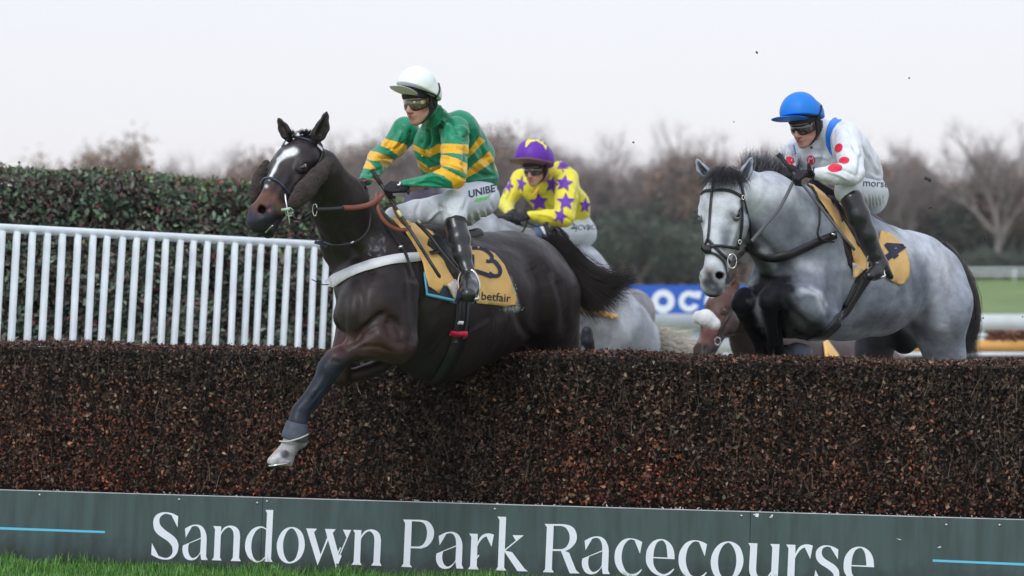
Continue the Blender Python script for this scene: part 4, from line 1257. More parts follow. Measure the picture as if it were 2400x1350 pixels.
# the taller single trees that stand out against the sky
EX = [(2338, 300, 255, 'bare', "tallest bare tree near the right edge, its thin crown open against the sky"),
      (2385, 312, 268, 'bare', "second tallest bare tree, close beside the tallest at the right edge"),
      (2128, 368, 258, 'bare', "bare tree with a rounded thin crown above the wood, right of the blue-capped jockey"),
      (2095, 372, 262, 'bare', "bare tree with its crown just right of the white-clad jockey's seat"),
      (1612, 318, 270, 'bare', "tall thin bare tree rising just left of the right-hand grey horse's ears"),
      (1660, 345, 262, 'bare', "bare tree directly above the ears of the right-hand grey horse"),
      (1160, 300, 266, 'bare', "tallest bare tree between the green-and-gold jockey and the purple cap"),
      (1215, 318, 262, 'bare', "bare tree standing directly behind the purple cap"),
      (1290, 325, 270, 'bare', "bare tree whose crown shows just right of the purple cap"),
      (1350, 345, 262, 'bare', "bare tree above the shoulder of the yellow jockey"),
      (1420, 340, 268, 'bare', "bare tree right of the yellow jockey's back, below the small flying clod"),
      (1755, 365, 260, 'bare', "bare tree above the flying mane of the right-hand grey horse"),
      (880, 330, 262, 'bare', "bare tree just above the forearm of the green-and-gold jockey"),
      (930, 330, 262, 'bare', "bare tree seen through the gap under the green-and-gold jockey's arm"),
      (290, 352, 215, 'brown', "largest russet tree above the middle of the left-hand hedge"),
      (345, 384, 220, 'brown', "russet tree overlapping the right side of the largest one above the hedge"),
      (240, 384, 220, 'brown', "russet tree overlapping the left side of the largest one above the hedge"),
      (120, 396, 225, 'brown', "small russet treetop above the left end of the hedge"),
      (466, 356, 230, 'bare', "pale bare tree above the hedge, left of the leading horse's head"),
      (500, 388, 230, 'bare', "low bare tree beside the pale one, left of the leading horse's head"),
      (430, 396, 225, 'bare', "lowest bare tree above the hedge, left of the pale tall one"),
      (565, 394, 220, 'brown', "russet treetop just left of the leading horse's sheepskin cheekpiece"),
      (610, 392, 224, 'brown', "russet tree hidden behind the leading horse's cheekpiece"),
      (840, 360, 240, 'bare', "bare tree between the leading horse's ears and its jockey's sleeve"),
      (1500, 480, 252, 'green', "tallest dark evergreen, above the blue sign board's left end"),
      (1460, 500, 252, 'green', "dark evergreen above the tip of the dark horse's tail"),
      (1540, 520, 254, 'green', "dark evergreen above the letters of the blue sign"),
      (1420, 530, 253, 'green', "dark evergreen between the yellow jockey's seat and the dark tail"),
      (2150, 560, 250, 'green', "dark evergreen bush just above the rump of the right-hand grey horse"),
      (2210, 585, 251, 'green', "dark evergreen bush above the tail head of the right-hand grey horse"),
      (2260, 580, 250, 'green', "dark evergreen bush right of the right-hand grey horse's tail head"),
      (2300, 590, 252, 'green', "low dark evergreen bush above the left end of the far white rail"),
      (2340, 570, 250, 'green', "dark evergreen bush below the tallest bare tree"),
      (2400, 585, 250, 'green', "dark evergreen bush at the right edge, above the far white rail")]
OWN = {}
for e5 in EX:
    OWN[len(TR)] = e5[4]; TR.append(e5[:4])
lab = {'bare': ("bare winter tree with a thin grey crown", "tree"), 'brown': ("tree still holding russet brown leaves", "tree"), 'green': ("dark evergreen tree in the wood", "tree")}
def where_tree(x, ytop):
    if x < 700: return "above the clipped hedge at left"
    if x < 1150: return "seen past the green and gold jockey"
    if x < 1500: return "behind the yellow jockey"
    if x < 1900: return "above the blue sign board"
    return "beyond the right-hand grey horse's back"
for i, (x, yt, dd, kd) in enumerate(TR):
    pr = protos[kd][i % len(protos[kd])]
    o = pr[0] if not pr[1] else copy_tree(pr[0]); pr[1] = True
    p = P(x, yt, dd); gz = float(ground_z(p[0], dd)) - 0.1
    hgt = p[2] - gz
    k = hgt / 12.0 / 0.92
    o.location = (p[0], dd, gz); o.scale = (k * rng.uniform(0.9, 1.1), k, k); o.rotation_euler = (0, 0, rng.uniform(0, 6.28))
    if kd == 'green': o.scale = (k * 1.9, k * 1.6, k)
    if hgt < 9 and kd != 'green': o.scale = (k * 1.3, k * 1.3, k)
    tag(o, OWN[i] if i in OWN else lab[kd][0] + " " + where_tree(x, yt), lab[kd][1], group="%s trees %s" % (kd, where_tree(x, yt)))
# undergrowth filling the wood below the crowns
rng = np.random.default_rng(78)
n = 40000
x = rng.uniform(740, 2620, n); dd = rng.uniform(258, 300, n)
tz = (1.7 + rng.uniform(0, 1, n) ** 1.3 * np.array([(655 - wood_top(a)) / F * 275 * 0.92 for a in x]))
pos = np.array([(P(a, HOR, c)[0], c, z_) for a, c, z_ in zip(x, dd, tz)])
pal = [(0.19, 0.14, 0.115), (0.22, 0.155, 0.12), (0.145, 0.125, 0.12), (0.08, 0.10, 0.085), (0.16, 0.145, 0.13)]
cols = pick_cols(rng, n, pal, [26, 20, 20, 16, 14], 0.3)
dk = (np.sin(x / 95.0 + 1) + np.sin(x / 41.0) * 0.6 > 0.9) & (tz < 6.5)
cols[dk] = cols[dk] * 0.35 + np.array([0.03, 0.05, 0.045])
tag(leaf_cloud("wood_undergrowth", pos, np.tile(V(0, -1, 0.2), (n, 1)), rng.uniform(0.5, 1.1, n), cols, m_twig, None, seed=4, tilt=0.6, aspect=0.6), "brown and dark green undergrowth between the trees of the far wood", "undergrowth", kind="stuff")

# flying clods of turf
m_clod = simple("mud", (0.035, 0.035, 0.028), rough=1.0)
cl = [(1773, 123, 3.2, 15.6, "highest clod of earth, flying above the blue-capped jockey"), (1485, 334, 2.6, 15.8, "small clod of earth flying in the sky between the two jockeys"),
      (2178, 421, 6.5, 16.4, "largest flying clod of earth, right of the blue-capped jockey"), (2180, 487, 2.6, 16.4, "small clod of earth flying below the largest clod"),
      (2131, 183, 2.0, 16.2, "tiny clod of earth high in the sky at right"), (2288, 477, 1.8, 16.4, "tiny clod of earth in front of the far trees at right"), (2307, 560, 2.2, 16.4, "clod of earth flying above the grey horse's tail"),
      (2397, 742, 2.2, 18, "speck of mud in front of the white rail, upper one"), (2305, 745, 2.2, 18, "speck of mud beside the grey horse's tail"), (1720, 285, 1.6, 16.4, "tiny clod of earth left of the blue cap")]
for i, (x, y, r, d, lb) in enumerate(cl):
    c = P(x, y, d); q = Body(0.0016 if r < 4 else 0.003, 0.003); rg = np.random.default_rng(i)
    for _ in range(3): q.ball(c + rg.normal(size=3) * R(r * 0.45, d), R(r * 0.7, d), col=(1, 1, 1))
    vv, ff, cc = q.mesh()
    tag(mesh_obj("flying_clod", vv, ff, m_clod), lb, "clod of earth", group="clods of turf thrown up by the horses")

# ---------------------------------------------------------------- damp air
m_haze = bpy.data.materials.new("haze"); m_haze.use_nodes = True
nt = m_haze.node_tree; nt.nodes.clear()
o_ = nt.nodes.new("ShaderNodeOutputMaterial"); pv = nt.nodes.new("ShaderNodeVolumePrincipled")
pv.inputs["Color"].default_value = (0.93, 0.92, 0.97, 1); pv.inputs["Density"].default_value = 0.00022; pv.inputs["Anisotropy"].default_value = 0.2
nt.links.new(pv.outputs[0], o_.inputs["Volume"])
hv, hf = box_mesh((0, 520, 13.5), (1240, 1200, 29))
hz = mesh_obj("haze", hv, hf, m_haze, None, False); hz["kind"] = "stuff"
# ================================================================== HORSES
class Frame:
    """local frame: u along the face towards the muzzle, n out of the face, s towards the horse's left"""
    def __init__(self, o, tip, n0, scale=None, L0=0.56, ws=1.0, wn=1.0, fat=1.0):
        self.ws, self.wn, self.fat = ws, wn, fat
        self.o = np.asarray(o, float)
        d = np.asarray(tip, float) - self.o
        self.u = nrm(d); self.k = (np.linalg.norm(d) / L0) if scale is None else scale
        n = np.asarray(n0, float); n = n - self.u * np.dot(n, self.u); self.n = nrm(n)
        self.s = np.cross(self.n, self.u)
    def __call__(self, u, n, s):
        return self.o + (self.u * u + self.n * n * self.wn + self.s * s * self.ws) * self.k

def horse_head(B, fr, cf, cm, cj=None, mouth_open=0.0):
    """adds a horse's head to body B; cf face colour, cm muzzle colour, cj cheek colour"""
    k = fr.k * fr.fat
    cj = cj or cf
    A = lambda a, b, ra, rb=None, **kw: B.add(fr(*a), fr(*(b or a)), ra * k, (rb if rb is not None else ra) * k, **kw)
    A((0.02, -0.03, 0), (0.14, -0.005, 0), 0.082, 0.086, col=cf, k=0.03)
    A((0.10, -0.01, 0.035), (0.10, -0.01, -0.035), 0.072, col=cf, k=0.03)                  # broad forehead
    A((0.17, 0.0, 0), (0.30, 0.012, 0), 0.072, 0.058, col=cf, k=0.03)
    A((0.28, 0.014, 0), (0.46, 0.002, 0), 0.056, 0.046, col=cf, k=0.03)                    # nasal bone
    A((0.22, 0.04, 0), (0.46, 0.028, 0), 0.026, 0.024, col=cf, k=0.02)
    for q in (1, -1):
        A((0.155, 0.014, 0.066 * q), (0.20, 0.012, 0.064 * q), 0.036, 0.028, col=cf, k=0.02)   # brow and orbit
        A((0.21, -0.07, 0.045 * q), (0.25, -0.08, 0.042 * q), 0.068, 0.06, col=cj, k=0.03)     # jowl
        A((0.11, -0.10, 0.04 * q), (0.20, -0.125, 0.038 * q), 0.040, 0.042, col=cj, k=0.025)
        A((0.235, -0.012, 0.066 * q), (0.37, -0.016, 0.047 * q), 0.019, 0.013, col=cf, k=0.018)  # facial crest
        A((0.30, -0.07, 0.034 * q), (0.44, -0.055, 0.024 * q), 0.034, 0.026, col=cj, k=0.03)
        A((0.505, 0.018, 0.036 * q), (0.545, 0.006, 0.030 * q), 0.033, 0.030, col=cm, k=0.02)   # nostril
        B.sub(fr(0.520, 0.045, 0.060 * q), fr(0.498, 0.032, 0.064 * q), 0.017 * k, 0.010 * k, k=0.008)
        B.sub(fr(0.535, 0.028, 0.062 * q), fr(0.525, 0.032, 0.050 * q), 0.012 * k, 0.010 * k, k=0.008)
        B.sub(fr(0.46, -0.040, 0.048 * q), fr(0.57, -0.032 , 0.034 * q), 0.005 * k, 0.006 * k, k=0.008)   # mouth
        B.sub(fr(0.188, 0.018, 0.108 * q), fr(0.190, 0.018, 0.086 * q), 0.017 * k, k=0.012)       # eye socket
        A((0.168, 0.03, 0.084 * q), (0.195, 0.036, 0.086 * q), 0.011, 0.008, col=cf, k=0.012)      # upper lid
        A((0.205, 0.010, 0.086 * q), (0.198, -0.002, 0.088 * q), 0.008, 0.006, col=cf, k=0.01)
    A((0.47, 0.0, 0), (0.56, -0.006, 0), 0.049, 0.040, col=cm, k=0.03)                     # upper lip
    A((0.565, -0.018, 0.016), (0.565, -0.018, -0.016), 0.028, col=cm, k=0.02)
    o = mouth_open
    A((0.40, -0.06, 0), (0.50, -0.065 - o * 0.5, 0), 0.034, 0.029, col=cm, k=0.025)
    A((0.50, -0.065 - o * 0.5, 0), (0.545, -0.066 - o, 0), 0.029, 0.031, col=cm, k=0.02)   # chin
    A((0.555, -0.050 - o, 0.012), (0.555, -0.050 - o, -0.012), 0.02, col=cm, k=0.015)

M_EYE = simple("horse_eye", (0.012, 0.007, 0.006), rough=0.06, spec=0.8, coat=1.0)
M_EYEWHITE = simple("eye_white", (0.55, 0.5, 0.47), rough=0.2, spec=0.6)
def eyes(fr, parent, white=False, mat=None, col=(0.02, 0.015, 0.015)):
    k = fr.k * fr.fat
    for q in (1, -1):
        c = fr(0.190, 0.015, 0.0745 * q)
        b = Body(0.0035, 0.002); b.ball(c, 0.0235 * k, col=(0, 0, 0))
        vv, ff, cc = b.mesh(smooth=0); e_ = mesh_obj("eye", vv, ff, M_EYE, parent)
        out = nrm(fr.s * q * 0.74 + fr.n * 0.67)
        if white:
            b = Body(0.003, 0.002)
            b.ball(c - fr.u * 0.003 * k, 0.0235 * k, col=(0, 0, 0)); b.sub(c + out * 0.02 * k + fr.u * 0.006 * k, c + out * 0.05 * k + fr.u * 0.006 * k, 0.0165 * k, k=0.001)
            vv, ff, cc = b.mesh(smooth=0); mesh_obj("eye_white", vv, ff, M_EYEWHITE, e_)
        b = Body(0.0028, 0.004)
        b.add(c - fr.u * 0.008 * k, c + fr.u * 0.010 * k, 0.0275 * k, 0.0265 * k, col=col)
        up = nrm(np.cross(out, fr.u))
        b.sub(c - fr.u * 0.011 * k + out * 0.018 * k, c - fr.u * 0.011 * k + out * 0.06 * k, 0.0125 * k, k=0.004)
        b.sub(c + fr.u * 0.004 * k + out * 0.018 * k, c + fr.u * 0.004 * k + out * 0.06 * k, 0.0190 * k, k=0.004)
        b.sub(c, None, 0.0238 * k, k=0.001)
        vv, ff, cc = b.mesh(smooth=1); mesh_obj("eyelid", vv, ff, mat, e_, cols=cc)

def ear(name, base, mid, tip, front, w, col, mat, parent, vox=0.0035, inner=None):
    """horse's ear: a leaf-shaped cup that opens towards `front`"""
    b = Body(vox, 0.012); front = nrm(front)
    m2 = (np.asarray(mid) * 0.5 + np.asarray(base) * 0.5)
    b.add(base, m2, w * 0.62, w * 0.95, col=col, flat=[(front, 0.8)]); b.add(m2, mid, w * 0.95, w * 0.9, col=col, flat=[(front, 0.7)])
    b.add(mid, np.asarray(mid) * 0.3 + np.asarray(tip) * 0.7, w * 0.9, w * 0.42, col=col, flat=[(front, 0.7)])
    b.add(np.asarray(mid) * 0.3 + np.asarray(tip) * 0.7, tip, w * 0.42, w * 0.10, col=col, flat=[(front, 0.7)])
    f = front * w * 0.62
    b.sub(m2 + f, np.asarray(mid) + f, w * 0.55, w * 0.62, k=0.006); b.sub(np.asarray(mid) + f, np.asarray(mid) * 0.3 + np.asarray(tip) * 0.7 + f * 0.6, w * 0.62, w * 0.25, k=0.006)
    if inner is not None: b.paint(m2 + f * 0.6, np.asarray(mid) * 0.4 + np.asarray(tip) * 0.6 + f * 0.6, w * 0.6, w * 0.3, inner, 0.01)
    return b.obj(name, mat, parent)

def stirrup(name, c, up, side, h, w, mat, parent, r=0.006):
    up, side = nrm(up), nrm(side)
    pts = []
    for t in np.linspace(-2.2, 2.2, 12):
        pts.append(c + side * math.sin(t) * w * (0.5 if abs(t) < 1.6 else 0.5) + up * (math.cos(t) * h * 0.5))
    ends = [c - side * w * 0.42 - up * h * 0.42, c + side * w * 0.42 - up * h * 0.42]
    o = tube(name, [ends[0]] + pts + [ends[1]], r, mat, parent, sides=8, sub=3)
    tube("tread", [ends[0] + up * 0.002, ends[1] + up * 0.002], r * 1.7, mat, o, sides=8)
    return o

M_LEATHER = simple("black_leather", (0.016, 0.016, 0.020), rough=0.42, spec=0.5, bump=0.15, bscale=90, var=0.2, vscale=20)
M_BOOT = simple("polished_boot", (0.010, 0.011, 0.015), rough=0.30, spec=0.55, coat=0.25, bump=0.12, bscale=40, var=0.3, vscale=14)
M_BROWNL = simple("brown_rubber", (0.24, 0.075, 0.045), rough=0.5, bump=0.1, bscale=80, var=0.15)
M_WEBBING = simple("white_webbing", (0.80, 0.81, 0.85), rough=0.8, bump=0.2, bscale=150, var=0.06, vscale=15)
M_METAL = simple("bit_steel", (0.75, 0.75, 0.75), rough=0.18, metal=1.0)
M_CLOTHY = simple("number_cloth", (0.80, 0.49, 0.155), rough=0.7, bump=0.35, bscale=14, var=0.10, vscale=9, sheen=0.2)
M_NAVY = simple("navy_print", (0.014, 0.018, 0.055), rough=0.7)
M_NAVYSTRAP = simple("navy_strap", (0.018, 0.03, 0.065), rough=0.4, bump=0.1, bscale=60)
M_RED = simple("red_band", (0.55, 0.008, 0.05), rough=0.6)
M_PADBLUE = simple("pale_blue_binding", (0.12, 0.42, 0.62), rough=0.7)
M_SHEEP = simple("brown_sheepskin", (0.040, 0.027, 0.023), rough=1.0, bump=1.0, bscale=160, var=0.5, vscale=90, sheen=0.08)
M_HAIR = colmat("horse_hair", rough=0.45, spec=0.4)

# ------------------------------------------------------------------ the dark bay leader
m_bay = colmat("bay_coat", rough=0.48, spec=0.30, speck=-1.2, bump=0.25, bscale=34, bdist=0.012, var=0.28, vscale=7, sheen=0.0, coat=0.06)
h1 = tag(empty("horse", (P(1050, 700, 16.7)[0], 16.7, 0)), "dark bay horse with a white blaze and sheepskin cheekpieces jumping first over the brush fence", "horse", group="horses in the race")
DK = (0.0235, 0.0170, 0.0185); BR = (0.024, 0.015, 0.014); RD = (0.042, 0.020, 0.017); NV = (0.010, 0.014, 0.028)
Fd = nrm(P(840, 690, 16.05) - P(1290, 680, 17.45)); Fd[2] = 0; Fd = nrm(Fd)
Lt = V(-Fd[1], Fd[0], 0)                      # towards the horse's left, the side seen
if Lt[1] > 0: Lt = -Lt
fl = [(Lt, 0.84)]
B = Body(0.0085, 0.06)
def Q(x, y, d, r): return P(x, y, d), R(r, d)
def link(a, b, **kw):
    pa, ra = Q(*a); pb, rb = Q(*b); B.add(pa, pb, ra, rb, **kw)
# trunk
link((872, 668, 16.20, 98), (950, 695, 16.40, 138), col=DK, flat=fl)
link((950, 700, 16.42, 140), (1030, 722, 16.70, 168), col=DK, flat=fl)
link((1030, 722, 16.70, 166), (1120, 700, 16.95, 148), col=DK, flat=fl)
link((1120, 700, 16.95, 148), (1195, 680, 17.15, 128), col=DK, flat=fl)
link((1195, 676, 17.15, 124), (1252, 680, 17.36, 104), col=DK, flat=fl)
link((1150, 640, 17.05, 92), (1235, 640, 17.33, 90), col=DK, flat=[(Lt, 0.9)])
B.add(P(1225, 640, 17.14), P(1275, 690, 17.24), R(70, 17.2), R(70, 17.2), col=DK, k=0.08)              # near quarter
# withers
link((925, 585, 16.45, 62), (1040, 590, 16.72, 60), col=DK, k=0.08)
# shoulder and triceps
link((905, 600, 16.20, 70), (862, 715, 15.98, 72), col=DK, k=0.06)
link((905, 690, 16.08, 82), (928, 795, 16.00, 52), col=DK, k=0.05)
B.ball(P(845, 745, 15.94), R(52, 16), col=DK, k=0.05)
B.ball(P(822, 742, 16.15), R(42, 16), col=BR, k=0.05)                                                  # far breast
# near foreleg
link((927, 808, 15.98, 43), (880, 798, 15.93, 44), col=RD, k=0.04, w=0.9)
link((880, 798, 15.93, 44), (808, 832, 15.88, 25), col=BR, k=0.03)
link((885, 780, 15.92, 30), (838, 800, 15.90, 22), col=RD, k=0.03)
B.ball(P(938, 832, 15.99), R(19, 16), col=BR, k=0.03)
link((790, 842, 15.86, 29), (772, 862, 15.86, 29), col=NV, k=0.025)
link((768, 872, 15.86, 25), (738, 920, 15.84, 19), col=NV, k=0.02)
link((738, 920, 15.84, 19), (712, 957, 15.83, 21), col=NV, k=0.015)
link((752, 905, 15.87, 16), (726, 950, 15.86, 17), col=NV, k=0.015)      # tendon
link((705, 965, 15.83, 23), (700, 985, 15.82, 23), col=NV, k=0.015)
link((698, 990, 15.82, 22), (688, 1030, 15.81, 24), col=NV, k=0.012)
B.ball(P(706, 1036, 15.83), R(15, 16), col=(0.35, 0.33, 0.33), k=0.015)   # fetlock tuft
link((686, 1034, 15.81, 22), (676, 1052, 15.80, 22), col=(0.50, 0.49, 0.52), k=0.012)
# far foreleg, folded behind
link((835, 775, 16.50, 50), (798, 850, 16.45, 27), col=RD, k=0.04)
link((794, 856, 16.45, 27), (796, 880, 16.46, 25), col=BR, k=0.02)
link((800, 886, 16.48, 19), (855, 872, 16.55, 16), col=BR, k=0.02)
link((855, 872, 16.55, 18), (880, 862, 16.58, 18), col=BR, k=0.02)
link((880, 862, 16.58, 16), (905, 850, 16.60, 18), col=DK, k=0.02)
# hind legs, near then far; the fence hides them from the gaskin down
link((1270, 705, 17.26, 92), (1305, 825, 17.42, 56), col=DK, k=0.08)
link((1305, 825, 17.42, 56), (1318, 930, 17.50, 36), col=DK, k=0.04)
link((1318, 930, 17.50, 36), (1350, 1010, 17.55, 24), col=DK, k=0.03)
link((1350, 1010, 17.55, 22), (1335, 1130, 17.55, 17), col=DK, k=0.02)
link((1335, 1130, 17.55, 19), (1320, 1170, 17.55, 20), col=DK, k=0.02)
link((1318, 1175, 17.55, 20), (1314, 1195, 17.55, 26), col=DK, k=0.02)
link((1165, 715, 17.62, 84), (1225, 840, 17.76, 46), col=DK, k=0.06)
link((1225, 840, 17.76, 46), (1240, 930, 17.8, 34), col=DK, k=0.04)
link((1240, 930, 17.80, 32), (1265, 1010, 17.85, 22), col=DK, k=0.03)
link((1265, 1010, 17.85, 21), (1250, 1120, 17.85, 17), col=DK, k=0.02)
link((1250, 1120, 17.85, 19), (1238, 1185, 17.85, 24), col=DK, k=0.02)
# neck
nf = [(V(0.25, 1, 0), 0.70)]
link((885, 610, 16.34, 98), (838, 560, 16.20, 84), col=DK, flat=nf, k=0.07)
link((838, 560, 16.20, 84), (792, 475, 16.00, 66), col=DK, flat=nf, k=0.06)
link((792, 475, 16.00, 66), (750, 400, 15.83, 52), col=DK, flat=nf, k=0.05)
link((810, 575, 16.08, 28), (760, 480, 15.90, 22), col=DK, k=0.04)          # windpipe edge / jugular
fr1 = Frame(P(712, 342, 15.74), P(609, 515, 15.40), V(-0.56, -0.78, 0.22), L0=0.545, ws=1.25, wn=1.10, fat=1.17)
horse_head(B, fr1, DK, NV, mouth_open=0.012)
# coat marks: blaze, brown muzzle, pink nostril
WH = (0.62, 0.62, 0.65)
B.paint(fr1(0.44, 0.03, 0.02), fr1(0.50, 0.05, 0.0), 0.045, 0.040, (0.10, 0.042, 0.03), 0.04)
B.paint(fr1(0.45, -0.01, 0.05), fr1(0.47, -0.01, 0.05), 0.03, 0.02, (0.14, 0.085, 0.05), 0.04)
for q in (1, -1):
    B.paint(fr1(0.525, 0.040, 0.055 * q), fr1(0.515, 0.034, 0.052 * q), 0.015, 0.012, (0.10, 0.022, 0.025), 0.008)
ST1 = [([(806, 815), (850, 776), (884, 746), (902, 733)], 8, -0.020), ([(902, 733), (932, 765), (950, 832)], 8, -0.012), ([(880, 770), (900, 790), (925, 830)], 14, 0.008), ([(962, 600), (972, 690), (975, 770), (955, 835)], 15, -0.016), ([(905, 740), (915, 790), (940, 815)], 12, -0.008),
       ([(838, 640), (846, 720), (838, 790)], 13, -0.013), ([(800, 670), (806, 740), (800, 800)], 11, -0.010),
       ([(772, 500), (812, 560), (860, 625), (880, 640)], 11, -0.013), ([(800, 480), (845, 560), (880, 590)], 14, 0.006),
       ([(875, 640), (905, 700), (925, 760)], 20, 0.010), ([(930, 590), (950, 660)], 14, -0.006),
       ([(840, 815), (880, 812), (925, 825)], 5, -0.006), ([(830, 832), (880, 836), (920, 843)], 5, 0.004), ([(820, 808), (860, 788), (895, 770)], 6, -0.005),
       ([(1236, 600), (1262, 660), (1268, 730), (1240, 790)], 16, -0.014), ([(1300, 640), (1322, 710), (1325, 790)], 13, -0.012), ([(1280, 640), (1298, 720), (1296, 800)], 16, 0.009),
       ([(1212, 715), (1222, 760), (1250, 800)], 11, -0.012), ([(1130, 760), (1180, 735), (1220, 700)], 16, -0.006), ([(1345, 660), (1352, 760)], 10, -0.006),
       ([(1100, 565), (1170, 572), (1240, 590)], 9, -0.004), ([(1210, 565), (1270, 600), (1310, 640)], 12, 0.006),
       ([(1040, 800), (1100, 780), (1170, 740)], 5, 0.003), ([(985, 850), (1030, 800), (1060, 770)], 4, 0.002),
       ([(690, 420), (700, 455), (690, 480)], 7, -0.004), ([(672, 395), (650, 440), (636, 468)], 8, -0.005), ([(722, 400), (715, 430), (700, 450)], 7, 0.004),
       ([(770, 868), (735, 925)], 4, 0.003), ([(755, 905), (728, 945)], 3, -0.005), ([(800, 850), (776, 845)], 5, -0.004)]
for i in range(7):
    ST1.append(([(1120 + 13 * i, 640 + i * 2), (1105 + 12 * i, 735 - i * 4)], 4, 0.0015))
def disp1(p, n):
    return 0.0030 * wav(p, 3, 5, 16.0, (1, 1, 0.7)) + 0.0016 * wav(p, 6, 5, 34.0, (1, 1, 0.6)) + 0.0008 * wav(p, 4, 5, 70.0) + 1.35 * sculpt(p, n, ST1)
TN1 = [([(688, 354), (670, 360)], 6.5, (0.62, 0.63, 0.66), 2.2), ([(670, 360), (654, 374)], 5.5, (0.62, 0.63, 0.66), 2.2), ([(656, 372), (641, 400)], 3.2, (0.62, 0.63, 0.66), 2.2), ([(641, 400), (631, 420)], 2.2, (0.62, 0.63, 0.66), 2.2), ([(624, 437)], 3, (0.62, 0.63, 0.66), 2), ([(905, 745), (925, 800), (880, 805), (850, 815)], 26, (0.06, 0.025, 0.019), 0.35), ([(845, 790), (800, 812)], 16, (0.05, 0.022, 0.018), 0.6), ([(800, 800), (785, 825)], 16, (0.08, 0.03, 0.024), 0.5),
       ([(604, 458), (632, 462)], 17, (0.13, 0.05, 0.032), 0.8), ([(655, 485)], 14, (0.17, 0.10, 0.06), 0.6), ([(600, 460)], 14, (0.15, 0.05, 0.035), 0.6), ([(611, 494)], 12, (0.010, 0.008, 0.010), 1.0), ([(607, 501)], 4, (0.16, 0.035, 0.045), 0.8),
       ([(760, 760), (790, 700)], 30, (0.024, 0.018, 0.015), 0.6), ([(600, 530), (640, 520)], 16, (0.012, 0.011, 0.014), 0.7)]
rr0 = np.random.default_rng(3)
for i in range(16):
    x = rr0.uniform(868, 905); y = rr0.uniform(545, 600); TN1.append(([(x, y), (x + rr0.uniform(-10, 10), y + rr0.uniform(-12, 12))], 1.6, (0.30, 0.31, 0.34), 0.6))
TN1 += [([(1206, 690), (1213, 722)], 5, (0.40, 0.41, 0.44), 0.8), ([(1186, 722), (1212, 726)], 5, (0.40, 0.41, 0.44), 0.75), ([(1196, 650), (1208, 690)], 4, (0.25, 0.26, 0.29), 0.6)]
TN1.append(([(885, 570)], 24, (0.07, 0.07, 0.085), 0.5))
B.sub(P(611, 494, 15.05), P(615, 492, 15.425), R(13, 15.3), R(10, 15.3), k=0.012)
body1 = B.obj("body", m_bay, h1, disp=disp1, smooth=2, csoft=0.020, post=tint(TN1, 5))
bv1 = bvh_of(body1)
eyes(fr1, h1, white=True, mat=m_bay, col=DK)
ear("ear", P(678, 326, 15.74), P(664, 300, 15.74), P(652, 277, 15.74), V(-0.3, -0.9, 0.1), R(14, 15.7), DK, m_bay, h1, inner=(0.03, 0.02, 0.02))
ear("ear", P(738, 330, 15.68), P(756, 298, 15.66), P(766, 262, 15.66), V(0.25, -0.9, 0.0), R(18, 15.7), DK, m_bay, h1, inner=(0.012, 0.01, 0.01))
# hoof with shoe
hc = P(668, 1052, 15.80); ht = P(655, 1086, 15.78)
b = Body(0.004, 0.012)
b.add(P(676, 1050, 15.80), P(662, 1078, 15.79), R(20, 15.8), R(27, 15.8), col=(0.30, 0.29, 0.31))
b.add(P(655, 1062, 15.78), P(640, 1082, 15.76), R(10, 15.8), R(14, 15.8), col=(0.42, 0.40, 0.42))
b.cut(P(655, 1089, 15.78), nrm(V(-0.30, 0.0, -1) * 1.0 + V(0.18, 0, 0) ))
b.paint(P(668, 1064, 15.74), None, R(11, 15.8), R(11, 15.8), (0.045, 0.045, 0.06), 0.02)
m_hoof = colmat("hoof_horn", rough=0.4, spec=0.5, bump=0.2, bscale=50, var=0.3, vscale=30)
b.obj("hoof", m_hoof, h1)
tube("shoe", [P(688, 1081, 15.80), P(672, 1086, 15.72), P(648, 1090, 15.69), P(630, 1092, 15.72), P(640, 1092, 15.82)], 0.005, M_METAL, h1, sides=6)
# grey overreach boot
b = Body(0.004, 0.006)
b.add(P(697, 992, 15.82), P(690, 1024, 15.81), R(26.5, 15.8), R(31, 15.8), col=(0.055, 0.068, 0.10)); 
b.cut(P(696, 990, 15.82), nrm(P(700, 975, 15.82) - P(688, 1030, 15.82))); b.cut(P(688, 1030, 15.82), nrm(V(-0.25, 0, -1)) )
bt = b.obj("brushing_boot", colmat("boot_wrap", rough=0.7, var=0.2, vscale=30), h1)
tube("boot_edge", [P(655, 1034, 15.80), P(670, 1035, 15.74), P(690, 1031, 15.73), P(708, 1025, 15.75), P(722, 1018, 15.80)], 0.0045, simple("boot_binding", (0.5, 0.5, 0.42), rough=0.8), bt, sides=6)
# forelock tuft and plait stubs
for (x, y) in ((684, 318), (712, 314), (728, 316)):
    strands("forelock", [[P(x + dx, y, 15.72), P(x + dx * 1.6, y - 7, 15.70), P(x + dx * 2.2 - 3, y - 9 + abs(dx), 15.66)] for dx in (-7, 0, 7)], 90, M_HAIR, h1, r0=0.0016, spread=0.012, fuzz=0.006, seg=4, seed=int(x))
